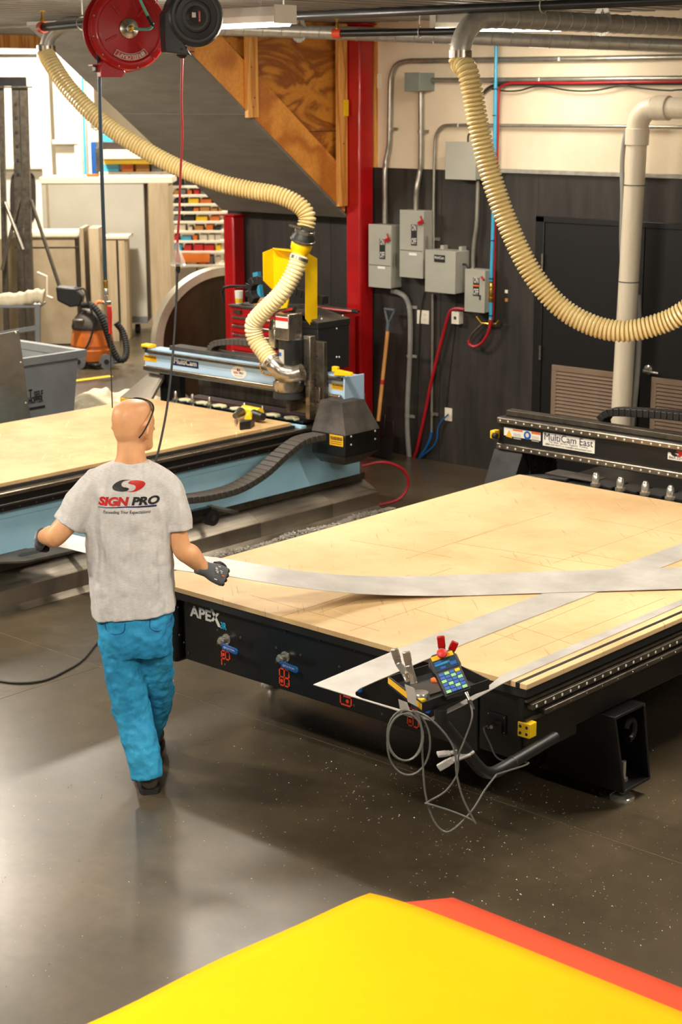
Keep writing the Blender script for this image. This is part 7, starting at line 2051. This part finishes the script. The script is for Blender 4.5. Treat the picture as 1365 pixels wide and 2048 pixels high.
for (a0, a1, b0, b1) in ((-0.040, -0.012, 0.74, 0.80), (0.016, 0.040, 0.63, 0.71), (-0.024, -0.004, 0.61, 0.66)):
    tile('screen_block', a0, a1, LC * b0, LC * b1, 'ink_blue', 0.0056, 0.0005, sc)
for k in range(4): tile('screen_text', -0.04, 0.01 + 0.008 * (k % 2), LC * (0.595 + 0.012 * k) + 0.02, LC * (0.595 + 0.012 * k) + 0.0215, 'cyan_ink', 0.0056, 0.0005, sc)
if 'key_green' not in MATS: mat('key_green', (150, 214, 150), 0.5); mat('key_blue', (60, 104, 190), 0.5)
key = None
for r_ in range(6):
    for c_ in range(4):
        a0 = -0.0405 + c_ * 0.0208; b0 = LC * 0.045 + r_ * LC * 0.082
        m = 'yellow_plastic' if (r_, c_) == (5, 3) else ('key_green' if (r_ + c_) % 3 == 0 else 'key_blue')
        kk = tile('key', a0, a0 + 0.0180, b0, b0 + LC * 0.066, m)
# grey cable: from the controller down to the floor, coiled on the hook, along the tube to the plug
mbc = MB()
Dn = TD - 0.02
def cab(pts, D=Dn, n=7): mbc.tube(spline([ond(p[0], p[1], D + (p[2] if len(p) > 2 else 0)) for p in pts], n), 0.0037, 8)
e0 = cq(0.028, -0.004, -0.015)
p1 = [e0, e0 - uy * 0.03] + [ond(x, y, Dn + .02) for x, y in ((945, 1434), (929, 1482), (918, 1511), (915, 1548), (892, 1582), (858, 1603))]
mbc.tube(spline(p1, 7), 0.0037, 8)
cab(((858, 1603), (852, 1607, -.01), (858, 1608, -.02), (908, 1624), (945, 1640), (952, 1647), (944, 1632), (926, 1595), (914, 1548), (910, 1503), (892, 1469), (860, 1437), (835, 1424), (822, 1423)))
for (cx_, cy_, ax_, ay_, dd) in ((810, 1471, 35, 51, 0.0), (812, 1474, 35, 47, -0.012), (818, 1486, 43, 64, 0.012)):
    pts = [ond(cx_ + ax_ * math.sin(q), cy_ - ay_ * math.cos(q), Dn + dd + 0.012 * math.cos(q)) for q in [2 * PI * k / 28 for k in range(28)]]
    mbc.tube(pts, 0.0037, 8, closed=True)
cab(((826, 1420), (838, 1435), (844, 1461), (846, 1519), (851, 1585), (866, 1637), (887, 1662), (908, 1658), (945, 1621, .03), (971, 1579, .06), (994, 1549, .1)))
pe = [ond(994, 1549, Dn + .1), V((XA + 0.027, 5.0, 0.47)), ony(1000, 1519, 5.03), ony(979, 1484, 5.05), ony(968, 1458, 5.06), pg]
mbc.tube(spline(pe, 6), 0.0037, 8)
o = mbc.build('pendant_cable', 'grey_cable'); tag(o, 'thin grey cable coiled on the hook and hanging from the controller', 'cable')
MB().tube([e0, e0 - uy * 0.035], [0.009, 0.006], 10).build('plug', 'steel', o)
MB().tube([e0 - uy * 0.035, e0 - uy * 0.075], [0.0085, 0.006], 10).build('strain_relief', 'rubber', o)

# ================================================================ VINYL SHEETS NEAR THE CAMERA
ZS = 0.70
t = thing('work_table', 'low work table hidden under the yellow and orange sheets', 'table', (-1.9, 2.4, 0))
MB().box(-2.80, -0.6, 1.2, 3.24, ZS - 0.04, ZS - 0.004).build('table_top', 'cabinet_grey', t)
for x in (-2.65, -0.75):
    for y in (1.3, 3.12): MB().box(x - 0.03, x + 0.03, y - 0.03, y + 0.03, 0, ZS - 0.0405).build('leg', 'black_paint', t)
def sheet_obj(name, x0, x1, y0, y1, z, m, lb, droop, wav, cut, tilt=0.0, lim=-9.0):
    nx, ny = 40, 40
    vs, fs = [], []
    for j in range(ny + 1):
        for i in range(nx + 1):
            u, v_ = i / nx, j / ny
            x = x0 + (x1 - x0) * u; y = y0 + (y1 - y0) * v_
            # wavy left edge, softened far left corner
            ed = math.exp(-u * 14)
            x += (1 - u) ** 3 * tilt * max(y - y1, lim)
            x += ed * wav * (math.sin(v_ * 23) + 0.6 * math.sin(v_ * 11 + 1))
            cd_ = (1 - u) ** 20 * v_ ** 20
            y -= cut * cd_; x += cut * 0.45 * cd_
            zz_ = z - droop * (max(0, (x0 + 0.14 - x)) / 0.14) ** 1.6 * 0.06 - droop * (max(0, y - (y1 - 0.16)) / 0.16) ** 2 * 0.05
            zz_ += ed * 0.006 * math.sin(v_ * 19 + 2) * droop
            vs.append((x, y, zz_))
    for j in range(ny):
        for i in range(nx):
            a = j * (nx + 1) + i
            fs.append((a, a + 1, a + nx + 2, a + nx + 1))
    o = MB().add(vs, fs).build(name, m)
    sd = o.modifiers.new('thickness', 'SOLIDIFY'); sd.thickness = 0.0025; sd.offset = -1
    return tag(o, lb, 'sheet')
c2 = onz(905, 1797, ZS)
sheet_obj('vinyl_sheet', -2.79, -0.4, 1.0, 3.565, ZS, 'orange_vinyl', 'orange vinyl sheet under the yellow one in the foreground', 0.0, 0.0, 0.0, 0.75, -0.13)
sheet_obj('vinyl_sheet', -2.995, -0.5, 0.9, 3.452, ZS + 0.007, 'yellow_vinyl', 'bright yellow vinyl sheet in the foreground', 0.03, 0.006, 0.035, 0.062)

# ================================================================ CHIPS ON THE FLOOR
rr = random.Random(21)
def chips(n, gen, smin, smax, name, m, lb):
    mb = MB()
    for _ in range(n):
        c = gen()
        s_ = rr.uniform(smin, smax)
        a = rr.uniform(0, PI)
        u_ = V((math.cos(a), math.sin(a), rr.uniform(-0.2, 0.2))) * s_ * rr.uniform(0.6, 2.2)
        w_ = V((-math.sin(a), math.cos(a), rr.uniform(-0.2, 0.2))) * s_
        mb.add([c - u_, c + w_, c + u_, c + Z_ * s_], [(0, 1, 2), (0, 3, 1), (1, 3, 2), (2, 3, 0)])
    o = mb.build(name, m)
    return tag(o, lb, 'chips', kind='stuff')
def g1_():
    while True:
        p = onz(rr.uniform(-20, 1385), rr.triangular(1190, 2060, 1600), 0.001)
        if not (p.x < -7.9): return p
chips(520, g1_, 0.0012, 0.0030, 'floor_chips', 'swarf', 'scattered tiny pale metal chips on the concrete floor')
def g2_():
    p = V((rr.gauss(-4.4, 0.5), rr.gauss(5.4, 0.35), 0.001)); return p
chips(260, g2_, 0.0015, 0.0035, 'floor_chips', 'swarf', 'denser pale chips on the floor under the black table')
def g3_():
    p = onz(rr.uniform(820, 1365), rr.uniform(1560, 1900), 0.001); return p
chips(330, g3_, 0.0012, 0.0032, 'floor_chips', 'swarf', 'pale chips on the floor right of the hanging cable')
def g4_():
    y = rr.uniform(6.6, 9.2); return V((-7.87 + abs(rr.gauss(0, 0.05)) + 0.03 * math.sin(y * 9), y, rr.uniform(0.001, 0.018)))
chips(2600, g4_, 0.003, 0.009, 'swarf_drift', 'swarf', 'white drift of shavings along the foot of the blue table')
